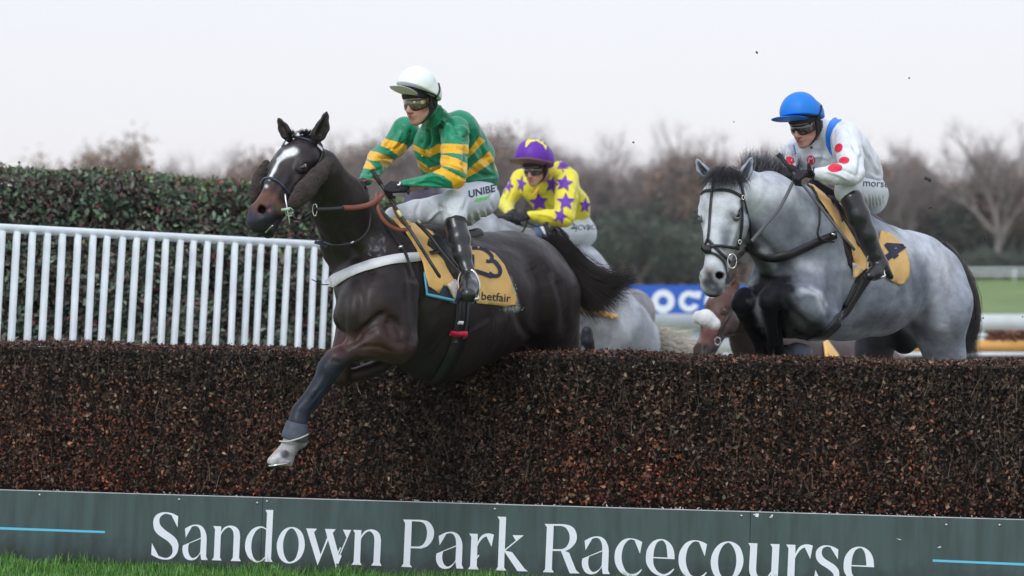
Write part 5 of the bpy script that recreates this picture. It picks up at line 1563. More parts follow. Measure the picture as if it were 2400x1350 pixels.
# tail
tg = []
for (a, b_, c, e_) in [((1284, 578), (1330, 640), (1352, 700), (1385, 738)), ((1290, 574), (1345, 632), (1380, 690), (1420, 740)), ((1296, 572), (1360, 625), (1410, 670), (1450, 712)), ((1302, 574), (1360, 632), (1418, 662), (1474, 672)), ((1306, 580), (1362, 634), (1418, 660), (1484, 640)), ((1300, 584), (1350, 655), (1390, 715), (1400, 742))]:
    tg.append([P(*a, 17.48), P(*b_, 17.50), P(*c, 17.46), P(*e_, 17.40)])
strands("tail", tg, 4600, M_HAIR, h1, r0=0.0016, spread=0.055, fuzz=0.026, seg=12, seed=5, cols=((0.016, 0.012, 0.012), (0.028, 0.021, 0.021), (0.012, 0.010, 0.011)), lenvar=0.35)
b = Body(0.008, 0.03); b.add(P(1270, 590, 17.44), P(1325, 628, 17.50), R(22, 17.4), R(16, 17.4), col=DK); b.add(P(1325, 628, 17.50), P(1370, 672, 17.48), R(16, 17.4), R(9, 17.4), col=DK)
b.obj("dock", m_bay, h1)

# ---- tack of the dark horse
def cheekpiece(name, pts, r, parent):
    b = Body(0.0045, 0.012)
    for (a, ra), (c, rc) in zip(pts[:-1], pts[1:]): b.add(a, c, ra, rc, col=(1, 1, 1))
    vv, ff, cc = b.mesh(disp=lambda p, n: 0.0025 * wav(p, 8, 6, 190) + 0.0022 * wav(p, 9, 6, 95))
    return mesh_obj(name, vv, ff, M_SHEEP, parent)
cheekpiece("sheepskin_cheekpiece", [(P(770, 381, 15.60), R(14, 15.6)), (P(746, 410, 15.50), R(20, 15.6)), (P(714, 448, 15.42), R(23, 15.6)), (P(692, 474, 15.38), R(17, 15.6))], 0, h1)
cheekpiece("sheepskin_cheekpiece", [(P(624, 386, 15.78), R(11, 15.6)), (P(610, 412, 15.72), R(15, 15.6)), (P(600, 445, 15.66), R(15, 15.6)), (P(594, 468, 15.62), R(11, 15.6))], 0, h1)
strap("browband", [(664, 345), (672, 331), (695, 323), (722, 328), (746, 342), (758, 356)], 9, bv1, M_NAVYSTRAP, h1, off=0.004)
strap("browband_badge", [(741, 343), (751, 352)], 8, bv1, M_WEBBING, h1, off=0.009)
strap("headpiece", [(712, 316), (738, 326), (752, 342), (752, 366), (738, 392)], 8, bv1, M_LEATHER, h1, off=0.004)
strap("noseband", [(614, 432), (620, 421), (634, 419), (652, 427), (666, 441), (680, 458)], 5.5, bv1, M_NAVYSTRAP, h1, off=0.005, th=0.006)
strap("cheek_strap", [(745, 380), (718, 420), (690, 462), (676, 486)], 6, bv1, M_LEATHER, h1, off=0.006)
strap("throat_lash", [(757, 372), (760, 420), (754, 465), (738, 492)], 3.5, bv1, M_LEATHER, h1, off=0.005)
ring_c = P(678, 497, 15.30)
tube("bit_ring", [ring_c + V(math.cos(a) * 0.020, -0.012 * math.sin(a), math.sin(a) * 0.022) for a in np.linspace(0, 2 * math.pi, 12, endpoint=False)], 0.003, M_METAL, h1, sides=6, sub=3, closed=True)
tube("bit_cheek", [P(668, 455, 15.30), P(673, 490, 15.28), P(679, 527, 15.29)], 0.0035, M_METAL, h1, sides=6)
tube("bit_guard", [P(661, 492, 15.30), P(678, 490, 15.27)], 0.008, simple("pale_rubber", (0.35, 0.50, 0.42), rough=0.5), h1, sides=10)
tube("curb_chain", [P(640, 528, 15.36), P(630, 536, 15.37), P(622, 545, 15.38)], 0.005, M_METAL, h1, sides=6)
strap("chin_strap", [(668, 500), (690, 512), (715, 508), (738, 492)], 7, bv1, M_LEATHER, h1, off=0.006)
tube("rein_ring", [P(738, 492, 15.62) + V(math.cos(a) * 0.012, 0, math.sin(a) * 0.032) for a in np.linspace(0, 2 * math.pi, 10, endpoint=False)], 0.003, M_METAL, h1, sides=6, sub=2, closed=True)
def ribbon(name, pts, w, th, mat, parent, nrm0=(0, -1, 0.15), sub=6):
    """free-hanging flat rein through world points"""
    line = catmull(pts, sub); verts, faces = [], []; m = len(line); n0 = nrm(nrm0)
    for i in range(m):
        t = nrm(line[min(i + 1, m - 1)] - line[max(i - 1, 0)]); s = nrm(np.cross(n0, t)); n = np.cross(t, s)
        for q in ((-w / 2, -th / 2), (-w / 2, th / 2), (w / 2, th / 2), (w / 2, -th / 2)): verts.append(line[i] + s * q[0] + n * q[1])
    for i in range(m - 1):
        for j in range(4): faces.append((4 * i + j, 4 * i + (j + 1) % 4, 4 * i + 4 + (j + 1) % 4, 4 * i + 4 + j))
    faces.append((0, 1, 2, 3)); faces.append((4 * m - 1, 4 * m - 2, 4 * m - 3, 4 * m - 4))
    return mesh_obj(name, np.array(verts), np.array(faces), mat, parent, False)
ribbon("rein", [P(742, 491, 15.60), P(775, 490, 15.66), P(806, 487, 15.74)], R(9, 15.7), 0.005, M_LEATHER, h1)
ribbon("rein_grip", [P(804, 487, 15.74), P(835, 486, 15.82), P(866, 479, 15.92), P(890, 464, 16.02), P(898, 452, 16.08)], R(12, 15.9), 0.006, M_BROWNL, h1)
ribbon("rein_loop", [P(882, 452, 16.10), P(883, 478, 15.98), P(894, 508, 15.96), P(912, 528, 15.97), P(935, 538, 16.0), P(955, 538, 16.03)], R(9, 16), 0.005, M_BROWNL, h1)
ribbon("rein_loop", [P(918, 468, 15.98), P(924, 490, 15.96), P(936, 512, 15.98), P(950, 527, 16.02), P(962, 533, 16.06)], R(7, 16), 0.005, M_BROWNL, h1)
ribbon("rein_loop", [P(852, 425, 16.2), P(868, 421, 16.15), P(882, 427, 16.1)], R(4, 16), 0.004, M_BROWNL, h1)
ribbon("neck_strap", [P(860, 440, 16.05), P(864, 470, 15.98), P(868, 505, 15.93), P(864, 535, 15.90), P(850, 555, 15.86), P(828, 568, 15.80), P(800, 574, 15.77), P(775, 573, 15.80), P(757, 566, 15.9)], R(4.5, 16), 0.004, M_LEATHER, h1)
tube("strap_buckle", [P(822, 570, 15.79), P(829, 566, 15.79)], 0.006, M_METAL, h1, sides=6)
ribbon("loose_end", [P(738, 567, 15.9), P(750, 570, 15.88), P(766, 577, 15.86)], R(8, 16), 0.005, M_NAVYSTRAP, h1)
strap("breastgirth", [(766, 666), (790, 655), (825, 637), (870, 621), (920, 609), (965, 603), (1012, 600)], [33, 33, 31, 28, 25, 22, 20], bv1, M_WEBBING, h1, off=0.005)
strap("girth_tab", [(1000, 601), (1030, 597), (1062, 598)], 10, bv1, M_LEATHER, h1, off=0.030)
strap("neck_tab", [(900, 522), (915, 548), (932, 572), (944, 590), (952, 612), (962, 640), (967, 654)], [4, 4, 5, 9, 10, 11, 8], bv1, M_LEATHER, h1, off=0.012)
tube("strap_buckle", [P(934, 579, 15.86), P(944, 577, 15.86)], 0.007, M_METAL, h1, sides=6)
tube("loose_lace", [P(731, 655, 15.95), P(745, 662, 15.93), P(757, 667, 15.9), P(770, 667, 15.88)], 0.003, M_LEATHER, h1, sides=6)

# girth with elastic and red band
strap("girth", [(1086, 700), (1082, 760), (1070, 810), (1052, 850), (1032, 884), (1016, 900)], [46, 46, 42, 38, 34, 26], bv1, M_LEATHER, h1, off=0.004, th=0.006)
strap("girth_strap", [(1076, 700), (1074, 750), (1066, 800)], 13, bv1, simple("black_elastic", (0.02, 0.02, 0.026), rough=0.35), h1, off=0.012)
strap("girth_strap", [(1097, 700), (1094, 750), (1086, 790)], 12, bv1, bpy.data.materials["black_elastic"], h1, off=0.012)
strap("red_band", [(1050, 778), (1070, 781), (1091, 782)], 13, bv1, M_RED, h1, off=0.017)
strap("white_tag", [(1068, 754), (1080, 755)], 8, bv1, M_WEBBING, h1, off=0.019)
# saddle pad, number cloth
sheet("saddle_pad", [(988, 640), (996, 694), (1062, 712), (1110, 712), (1110, 600), (1040, 560)], bv1, M_NAVYSTRAP, h1, off=0.004, step=9)
strap("pad_binding", [(993, 640), (995, 668), (998, 690)], 6, bv1, M_PADBLUE, h1, off=0.012)
strap("pad_binding", [(997, 690), (1020, 695), (1046, 701), (1060, 704)], 7, bv1, M_PADBLUE, h1, off=0.012)
cl1 = sheet("number_cloth_rear", [(1098, 580), (1130, 582), (1158, 596), (1180, 622), (1196, 660), (1209, 700), (1207, 713), (1180, 718), (1150, 714), (1116, 711), (1104, 690)], bv1, M_CLOTHY, h1, off=0.006, step=7, ripple=0.003)
cl1b = sheet("number_cloth_front", [(912, 514), (938, 520), (975, 528), (1010, 548), (1050, 590), (1058, 640), (1070, 648), (1060, 704), (1054, 690), (1038, 668), (1026, 688), (1000, 672), (992, 640), (978, 600), (955, 560), (935, 535)], bv1, M_CLOTHY, h1, off=0.012, step=7, ripple=0.007, seed=2)
sheet("cloth_lining", [(1040, 668), (1068, 650), (1058, 702)], bv1, simple("cloth_back", (0.62, 0.56, 0.54), rough=0.8, bump=0.2), h1, off=0.024, step=7)
bc1 = bvh_of(cl1)
def arc(cx, cy, rx, ry, a0, a1, n=14): return [(cx + rx * math.cos(math.radians(a)), cy + ry * math.sin(math.radians(a))) for a in np.linspace(a0, a1, n)]
# the figure 3, turned on its side by the drape, and the tail of the 1
def band(pts, w):
    pts = [np.array(p, float) for p in catmull([np.array(p, float) for p in pts], 6)]
    l, r_ = [], []
    for i, p in enumerate(pts):
        t = pts[min(i + 1, len(pts) - 1)] - pts[max(i - 1, 0)]; t /= np.linalg.norm(t) + 1e-9
        nn = np.array([-t[1], t[0]]) * w / 2
        l.append(tuple(p + nn)); r_.append(tuple(p - nn))
    return l + r_[::-1]
print_flat("figure", [band([(1106, 582), (1124, 582), (1142, 590), (1153, 603), (1148, 613), (1139, 612)], 8)], bc1, M_NAVY, cl1, off=0.003)
print_flat("figure", [band([(1146, 610), (1160, 615), (1171, 632), (1168, 645), (1156, 647), (1145, 640)], 9)], bc1, M_NAVY, cl1, off=0.0045)
print_flat("figure", [band([(1110, 635), (1130, 641), (1152, 649)], 9)], bc1, M_NAVY, cl1, off=0.006)
def word(txt, o, ux, uy, h, bvh, mat, parent, off=0.003, bold=0.0, name="lettering", limit=None):
    """flat printed word; o = photo pixel of the baseline start, ux/uy = writing and up directions in pixels, h = text size in px"""
    cu = bpy.data.curves.new("txt", 'FONT'); cu.body = txt; cu.size = 1.0; cu.offset = bold; cu.resolution_u = 3; cu.fill_mode = 'FRONT'
    ob = bpy.data.objects.new("txt", cu); COL.objects.link(ob)
    bpy.context.view_layer.update()
    me = bpy.data.meshes.new_from_object(ob)
    bm = bmesh.new(); bm.from_mesh(me); bmesh.ops.triangulate(bm, faces=bm.faces[:])
    for _ in range(3):
        lg = [e_ for e_ in bm.edges if e_.calc_length() * h > 4.0]
        if not lg: break
        bmesh.ops.subdivide_edges(bm, edges=lg, cuts=1); bmesh.ops.triangulate(bm, faces=bm.faces[:])
    bm.to_mesh(me); bm.free()
    vs_ = [(v.co.x, v.co.y) for v in me.vertices]; fs_ = [tuple(p.vertices) for p in me.polygons]
    bpy.data.objects.remove(ob); bpy.data.curves.remove(cu); bpy.data.meshes.remove(me)
    ux, uy = np.array(ux, float), np.array(uy, float)
    P3, okk = [], []
    for (a, b_) in vs_:
        q = np.array(o, float) + ux * a * h + uy * b_ * h
        hh = hit(bvh, q[0], q[1])
        if hh is None or (limit and not (limit[0] < hh[0][1] < limit[1])): okk.append(False); P3.append(V(0, 0, 0))
        else: okk.append(True); P3.append(hh[0] + hh[1] * off)
    fs_ = [f for f in fs_ if all(okk[i] for i in f)]
    if not fs_: return None
    used = sorted({i for f in fs_ for i in f}); mp = {u: i for i, u in enumerate(used)}
    return mesh_obj(name, np.array([P3[u] for u in used]), [tuple(mp[i] for i in f) for f in fs_], mat, parent, False)
word("betfair", (1126, 702), (0.99, 0.085), (0.05, -1), 27, bc1, M_NAVY, cl1, bold=0.006)
# white lather behind the cloth
n = 70; rng = np.random.default_rng(2); pos, nn = [], []
for _ in range(n):
    t = rng.uniform(0, 1) ** 0.6
    x = 1197 + 14 * t + rng.normal(0, 3); y = 655 + 66 * t + rng.normal(0, 4)
    if rng.uniform() < 0.4: x = 1205 + rng.normal(-8, 14); y = 722 + rng.normal(0, 4)
    h = hit(bv1, x, y)
    if h: pos.append(h[0] + h[1] * 0.003); nn.append(h[1])
tag(leaf_cloud("lather", np.array(pos), np.array(nn), rng.uniform(0.004, 0.016, len(pos)), np.full((len(pos), 3), 0.62), m_leafdry, h1, seed=1, tilt=0.25), kind="stuff")
# saddle
b = Body(0.007, 0.02)
b.add(P(985, 548, 16.50), P(1060, 566, 16.72), R(17, 16.6), R(14, 16.7), col=(1, 1, 1)); b.add(P(1060, 566, 16.72), P(1118, 552, 16.90), R(16, 16.8), R(18, 16.9), col=(1, 1, 1))
b.add(P(1020, 575, 16.34), P(1075, 640, 16.32), R(26, 16.4), R(24, 16.4), col=(1, 1, 1), flat=[(Lt, 0.5)])
vv, ff, cc = b.mesh(); mesh_obj("saddle", vv, ff, M_LEATHER, h1)
ribbon("stirrup_leather", [P(976, 520, 16.2), P(1010, 555, 16.15), P(1045, 600, 16.08), P(1085, 645, 16.0)], R(9, 16), 0.006, M_LEATHER, h1)
ribbon("stirrup_leather", [P(990, 535, 16.22), P(1025, 575, 16.17), P(1056, 615, 16.1)], R(7, 16), 0.006, M_LEATHER, h1)
tube("leather_buckle", [P(978, 518, 16.15), P(988, 524, 16.15)], 0.008, M_METAL, h1, sides=6)
stirrup("stirrup_iron", P(1099, 668, 15.93), nrm(V(-0.05, 0.1, 1)), V(1, -0.3, -0.1), R(76, 16), R(52, 16), M_METAL, h1, r=0.0058)
# ------------------------------------------------------------------ the grey on the right
m_grey = colmat("grey_coat", rough=0.60, spec=0.10, bump=0.25, bscale=34, bdist=0.010, var=0.24, vscale=7.5, sheen=0.0, speck=0.25)
h2 = tag(empty("horse", (P(1980, 700, 17.4)[0], 17.4, 0)), "pale grey horse with black knees taking off behind the fence under the blue-capped jockey", "horse", group="horses in the race")
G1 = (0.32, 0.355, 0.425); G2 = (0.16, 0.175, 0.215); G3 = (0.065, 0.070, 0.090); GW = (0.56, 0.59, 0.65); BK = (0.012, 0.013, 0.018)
Fd = nrm((P(1840, 690, 16.95) - P(2200, 680, 17.95)) * V(1, 1, 0)); Lt = V(-Fd[1], Fd[0], 0)
if Lt[1] > 0: Lt = -Lt
fl = [(Lt, 0.86)]
B = Body(0.0085, 0.06)
link((1846, 690, 17.02, 103), (1905, 670, 17.15, 128), col=G1, flat=fl)
link((1905, 665, 17.15, 126), (1980, 645, 17.35, 150), col=G1, flat=fl)
link((1980, 645, 17.35, 149), (2052, 655, 17.55, 128), col=G1, flat=fl)
link((2052, 655, 17.55, 128), (2115, 650, 17.72, 104), col=G1, flat=fl)
link((2115, 650, 17.72, 103), (2172, 668, 17.92, 102), col=G1, flat=fl)
link((2095, 625, 17.62, 76), (2145, 632, 17.80, 82), col=GW, k=0.06)
link((2150, 650, 17.80, 76), (2205, 720, 17.84, 68), col=G1, k=0.07)
link((1915, 520, 17.15, 60), (1985, 540, 17.35, 50), col=G1, k=0.08)        # withers
# breast muscles and shoulders
B.ball(P(1797, 712, 16.86), R(58, 17), col=G2, k=0.05)
B.ball(P(1862, 690, 16.78), R(70, 17), col=G2, k=0.05)
link((1905, 600, 16.95, 66), (1880, 700, 16.80, 66), col=G1, k=0.05)
link((1910, 650, 16.90, 66), (1925, 745, 16.85, 48), col=G1, k=0.05)
# near foreleg folded: elbow, forearm, knee, cannon
link((1928, 750, 16.74, 44), (1893, 724, 16.64, 52), col=G3, k=0.03)
link((1893, 724, 16.64, 51), (1836, 692, 16.56, 27), col=G3, k=0.03)
link((1905, 696, 16.60, 26), (1850, 680, 16.55, 18), col=(0.22, 0.25, 0.30), k=0.03)
link((1816, 689, 16.58, 30), (1803, 702, 16.56, 28), col=BK, k=0.02)
link((1806, 712, 16.58, 24), (1804, 750, 16.66, 16), col=BK, k=0.02)
link((1804, 750, 16.66, 15), (1814, 800, 16.76, 15), col=BK, k=0.015)
link((1814, 745, 16.80, 10), (1825, 800, 16.88, 11), col=BK, k=0.012)
link((1815, 806, 16.85, 20), (1820, 822, 16.88, 21), col=BK, k=0.015)
link((1826, 826, 16.92, 17), (1862, 822, 17.02, 16), col=(0.09, 0.10, 0.13), k=0.015)
link((1866, 820, 17.02, 18), (1884, 828, 17.06, 22), col=(0.22, 0.25, 0.32), k=0.01)
# far foreleg
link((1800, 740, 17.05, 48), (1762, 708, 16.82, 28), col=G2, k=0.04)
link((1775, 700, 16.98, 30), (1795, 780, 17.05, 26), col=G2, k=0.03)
link((1746, 698, 16.74, 26), (1738, 714, 16.72, 25), col=BK, k=0.02)
link((1742, 724, 16.76, 21), (1756, 765, 16.88, 14), col=BK, k=0.015)
link((1756, 765, 16.88, 13.5), (1782, 812, 17.02, 14), col=BK, k=0.012)
link((1785, 818, 17.03, 18), (1800, 832, 17.05, 18), col=BK, k=0.012)
link((1806, 834, 17.06, 16), (1838, 838, 17.10, 20), col=BK, k=0.012)
# hind legs
link((2190, 715, 17.86, 84), (2214, 832, 17.98, 47), col=G1, k=0.08)
link((2214, 832, 17.98, 47), (2222, 920, 18.05, 32), col=G1, k=0.04)
link((2222, 920, 18.05, 31), (2262, 985, 18.1, 22), col=G2, k=0.03)
link((2262, 985, 18.10, 21), (2250, 1060, 18.1, 16), col=G3, k=0.02)
link((2250, 1060, 18.10, 18), (2236, 1110, 18.1, 23), col=BK, k=0.02)
link((2080, 700, 18.05, 70), (2048, 822, 18.25, 42), col=(0.10, 0.10, 0.11), k=0.05)  # far thigh coat darkened to stand for shade under the belly
link((2110, 760, 18.0, 34), (2120, 800, 18.05, 30), col=BK, k=0.06)  # black fill: sheath plus groin shadow put into the colour
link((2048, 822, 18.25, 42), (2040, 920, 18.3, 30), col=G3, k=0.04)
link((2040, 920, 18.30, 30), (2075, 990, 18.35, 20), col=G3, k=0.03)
link((2075, 990, 18.35, 19), (2060, 1110, 18.35, 20), col=BK, k=0.03)
# neck
nf = [(V(0.1, 1, 0), 0.70)]
link((1885, 590, 16.98, 112), (1852, 545, 16.86, 104), col=G1, flat=nf, k=0.07)
link((1852, 540, 16.86, 100), (1800, 492, 16.70, 82), col=G1, flat=nf, k=0.06)
link((1800, 490, 16.70, 80), (1746, 452, 16.58, 56), col=GW, flat=nf, k=0.05)
link((1880, 500, 17.02, 62), (1800, 448, 16.78, 46), col=GW, k=0.05)
link((1830, 600, 16.80, 60), (1785, 540, 16.68, 50), col=G2, k=0.05)
fr2 = Frame(P(1698, 418, 16.52), P(1670, 676, 16.34), V(-0.43, -0.89, 0.06), L0=0.56, ws=1.12, wn=1.0, fat=1.04)
horse_head(B, fr2, GW, (0.46, 0.49, 0.54), cj=G1)
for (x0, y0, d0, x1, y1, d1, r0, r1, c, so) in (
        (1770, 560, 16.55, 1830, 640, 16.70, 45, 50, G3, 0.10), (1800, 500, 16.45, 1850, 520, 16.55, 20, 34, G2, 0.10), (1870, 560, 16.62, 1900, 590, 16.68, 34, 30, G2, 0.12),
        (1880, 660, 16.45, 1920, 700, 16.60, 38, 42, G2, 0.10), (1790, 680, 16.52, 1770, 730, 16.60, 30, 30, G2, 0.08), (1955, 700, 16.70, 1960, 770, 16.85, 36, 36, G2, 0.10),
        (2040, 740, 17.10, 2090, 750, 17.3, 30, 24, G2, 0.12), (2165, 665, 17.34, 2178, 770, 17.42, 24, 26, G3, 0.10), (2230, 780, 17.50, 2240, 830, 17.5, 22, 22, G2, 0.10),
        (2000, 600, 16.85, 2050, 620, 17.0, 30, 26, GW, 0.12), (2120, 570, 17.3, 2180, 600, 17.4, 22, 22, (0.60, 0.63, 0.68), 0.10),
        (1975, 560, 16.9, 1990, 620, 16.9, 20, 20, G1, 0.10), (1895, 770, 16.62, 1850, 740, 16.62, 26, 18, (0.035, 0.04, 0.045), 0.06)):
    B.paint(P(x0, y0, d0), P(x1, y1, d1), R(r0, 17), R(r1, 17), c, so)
B.paint(fr2(0.54, 0.02, -0.01), fr2(0.585, -0.02, 0.0), 0.036, 0.045, (0.035, 0.038, 0.048), 0.03)      # dark muzzle tip
B.paint(fr2(0.50, 0.05, 0.0), fr2(0.525, 0.05, 0.005), 0.014, 0.012, (0.52, 0.42, 0.44), 0.02)
B.paint(fr2(0.30, 0.05, 0.05), fr2(0.36, 0.04, 0.05), 0.022, 0.022, G2, 0.05)
for q in (1, -1):
    B.paint(fr2(0.188, 0.018, 0.105 * q), None, 0.027, 0.027, (0.05, 0.05, 0.06), 0.02)
    B.paint(fr2(0.518, 0.042, 0.062 * q), fr2(0.50, 0.034, 0.062 * q), 0.019, 0.015, (0.012, 0.012, 0.016), 0.008)
ST2 = [([(1842, 705), (1856, 730), (1890, 765), (1930, 785)], 8, -0.012), ([(1936, 690), (1944, 730), (1946, 770)], 7, -0.010), ([(1850, 664), (1890, 666), (1925, 678)], 6, -0.012), ([(1795, 655), (1830, 655)], 6, -0.010), ([(1945, 560), (1950, 650), (1945, 720), (1955, 780)], 14, -0.014), ([(1828, 620), (1836, 670), (1828, 720)], 11, -0.016), ([(1790, 640), (1800, 700)], 10, -0.008),
       ([(1765, 545), (1800, 580), (1850, 640)], 10, -0.014), ([(1780, 580), (1810, 620)], 8, 0.008), ([(1840, 640), (1880, 625), (1920, 640)], 14, 0.009),
       ([(2150, 590), (2170, 660), (2165, 740), (2155, 780)], 14, -0.012), ([(2185, 640), (2195, 720), (2190, 800)], 15, 0.010), ([(2205, 640), (2228, 720), (2232, 800)], 11, -0.009),
       ([(2130, 750), (2145, 790), (2165, 830)], 9, -0.010), ([(1865, 700), (1900, 690), (1930, 705)], 5, 0.005), ([(1860, 730), (1900, 760), (1930, 770)], 5, -0.006), ([(1850, 690), (1880, 715), (1900, 745)], 5, -0.006),
       ([(1695, 520), (1690, 560), (1700, 600)], 8, -0.004), ([(1735, 530), (1745, 580), (1738, 600)], 8, -0.006), ([(1700, 470), (1690, 540)], 9, 0.003), ([(1655, 520), (1658, 580)], 7, -0.004),
       ([(1690, 655), (1680, 670)], 4, -0.003), ([(1980, 740), (2050, 720), (2120, 690)], 12, -0.004), ([(1806, 750), (1814, 800)], 3, -0.004)]
def disp2(p, n):
    return 0.0026 * wav(p, 13, 5, 15.0) + 0.0010 * wav(p, 14, 5, 60.0) + sculpt(p, n, ST2)
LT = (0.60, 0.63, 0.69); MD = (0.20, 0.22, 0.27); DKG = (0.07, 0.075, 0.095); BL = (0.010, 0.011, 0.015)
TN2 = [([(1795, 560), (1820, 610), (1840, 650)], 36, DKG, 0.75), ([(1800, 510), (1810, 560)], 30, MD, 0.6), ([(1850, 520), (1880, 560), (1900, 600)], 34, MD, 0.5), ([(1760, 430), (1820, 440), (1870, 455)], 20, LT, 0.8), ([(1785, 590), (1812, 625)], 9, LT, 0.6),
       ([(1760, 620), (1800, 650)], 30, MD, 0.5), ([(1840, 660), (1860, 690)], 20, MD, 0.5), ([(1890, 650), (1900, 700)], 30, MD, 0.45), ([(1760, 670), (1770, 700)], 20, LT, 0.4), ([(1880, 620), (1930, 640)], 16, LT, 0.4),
       ([(1950, 620), (1960, 700), (1955, 760)], 22, MD, 0.8), ([(1770, 640), (1785, 670)], 14, MD, 0.6), ([(2060, 600), (2100, 640)], 16, MD, 0.3), ([(1930, 640), (1925, 670)], 12, MD, 0.5), ([(1890, 500), (1900, 530)], 18, MD, 0.4), ([(1985, 700), (2000, 740)], 16, MD, 0.4), ([(2010, 700), (2080, 690)], 30, MD, 0.4), ([(2030, 760), (2090, 760), (2130, 740)], 20, (0.16, 0.17, 0.19), 0.6), ([(2000, 660), (2080, 620)], 20, LT, 0.4),  # low belly streak is underside shade painted into the coat
       ([(2120, 570), (2180, 600), (2220, 650)], 24, LT, 0.7), ([(2145, 600), (2165, 660), (2168, 720), (2160, 770)], 20, MD, 0.75), ([(2165, 640), (2172, 700)], 12, DKG, 0.4), ([(2200, 700), (2210, 760)], 26, LT, 0.5), ([(2240, 760), (2235, 820)], 18, MD, 0.6), ([(2195, 800)], 24, MD, 0.3), ([(2140, 760), (2150, 790)], 10, (0.10, 0.10, 0.11), 0.6),  # last streak: groin shade painted in, matching the far thigh
       ([(1860, 690), (1900, 700), (1925, 735)], 26, (0.13, 0.15, 0.18), 0.8), ([(1880, 680), (1915, 690), (1930, 730)], 7, LT, 0.45), ([(1850, 725), (1880, 755), (1910, 770)], 20, (0.035, 0.04, 0.045), 0.9), ([(1900, 775), (1860, 790)], 16, (0.05, 0.052, 0.055), 0.9),  # forearm: painted rim highlight on top, painted shade underneath
       ([(1850, 720), (1880, 755), (1915, 782)], 20, (0.045, 0.05, 0.05), 0.9), ([(1840, 700), (1850, 720)], 9, (0.02, 0.022, 0.025), 0.9), ([(1900, 674), (1925, 688), (1936, 715)], 5, LT, 0.5), ([(1806, 678), (1798, 705), (1804, 740), (1812, 800)], 32, BL, 2.6), ([(1845, 678), (1812, 684)], 12, BL, 1.2), ([(1742, 690), (1740, 712), (1755, 765), (1785, 815)], 24, BL, 1.6), ([(1772, 700), (1776, 730), (1790, 775)], 6, (0.20, 0.21, 0.25), 1.0),  # forearm underside and fold shade, thin rim highlight, all painted; then black legs
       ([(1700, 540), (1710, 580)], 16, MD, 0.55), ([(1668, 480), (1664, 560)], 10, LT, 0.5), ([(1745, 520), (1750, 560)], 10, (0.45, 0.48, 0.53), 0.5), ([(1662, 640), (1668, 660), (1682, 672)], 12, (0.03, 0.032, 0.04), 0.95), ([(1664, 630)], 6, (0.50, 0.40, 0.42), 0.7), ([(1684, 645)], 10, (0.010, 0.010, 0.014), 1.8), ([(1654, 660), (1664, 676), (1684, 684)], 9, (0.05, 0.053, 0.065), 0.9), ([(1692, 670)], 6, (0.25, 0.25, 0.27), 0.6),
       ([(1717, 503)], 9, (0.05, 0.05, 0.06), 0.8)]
B.sub(P(1683, 644, 15.95), P(1687, 646, 16.33), R(10.5, 16.3), R(7.5, 16.3), k=0.010)
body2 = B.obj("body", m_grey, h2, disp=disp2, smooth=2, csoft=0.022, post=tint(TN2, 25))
bv2 = bvh_of(body2)
eyes(fr2, h2, mat=m_grey, col=(0.16, 0.17, 0.20))
ear("ear", P(1661, 412, 16.52), P(1644, 395, 16.50), P(1633, 373, 16.50), V(-0.3, -0.9, 0), R(13, 16.5), G1, m_grey, h2, inner=G3)
ear("ear", P(1736, 424, 16.50), P(1750, 400, 16.48), P(1763, 368, 16.50), V(0.15, -0.95, 0), R(15, 16.5), G1, m_grey, h2, inner=G3)
# mane and forelock
mg = []
for t in np.linspace(0, 1, 9):
    x = 1745 + 118 * t; y = 412 + 4 * math.sin(t * 3)
    d = 16.66 + 0.4 * t
    mg.append([P(x, y + 8, d), P(x + 3, y - 12, d), P(x + 4, y - 28 - 8 * math.sin(t * 9), d + 0.02), P(x + 2 + 8 * math.sin(t * 7), y - 44 - 12 * math.sin(t * 17 + 1), d + 0.03)])
strands("mane", mg, 3200, M_HAIR, h2, r0=0.0012, spread=0.035, fuzz=0.022, seg=7, seed=9, cols=((0.03, 0.03, 0.04), (0.09, 0.095, 0.11), (0.28, 0.30, 0.34), (0.02, 0.02, 0.025)))
fg = []
for t in np.linspace(-1, 1, 9):
    fg.append([P(1702 + 8 * t, 398, 16.52), P(1700 + 32 * t, 402 + 4 * abs(t), 16.40), P(1698 + 50 * t, 418 + 6 * abs(t), 16.36), P(1696 + 58 * t, 438 + 8 * abs(t), 16.35)])
strands("forelock", fg, 700, M_HAIR, h2, r0=0.0013, spread=0.022, fuzz=0.016, seg=7, seed=10, cols=((0.018, 0.016, 0.02), (0.04, 0.036, 0.042), (0.012, 0.012, 0.015)))
# tail
tg = []
for k in range(6):
    o = k * 3 - 12
    tg.append([P(2205 + o * 0.2, 572, 17.98), P(2248 + o * 0.5, 618, 18.06), P(2280 + o * 0.6, 690, 18.10), P(2284 + o * 0.7, 760, 18.12), P(2274 + o, 812 - abs(o) * 0.3, 18.12), P(2290 + o * 2.6, 836 - max(o, 0) * 0.7, 18.1)])
strands("tail", tg, 1300, M_HAIR, h2, r0=0.0013, spread=0.026, fuzz=0.016, seg=14, seed=6, cols=((0.05, 0.05, 0.06), (0.10, 0.095, 0.10), (0.20, 0.19, 0.19), (0.035, 0.035, 0.045)), lenvar=0.3)
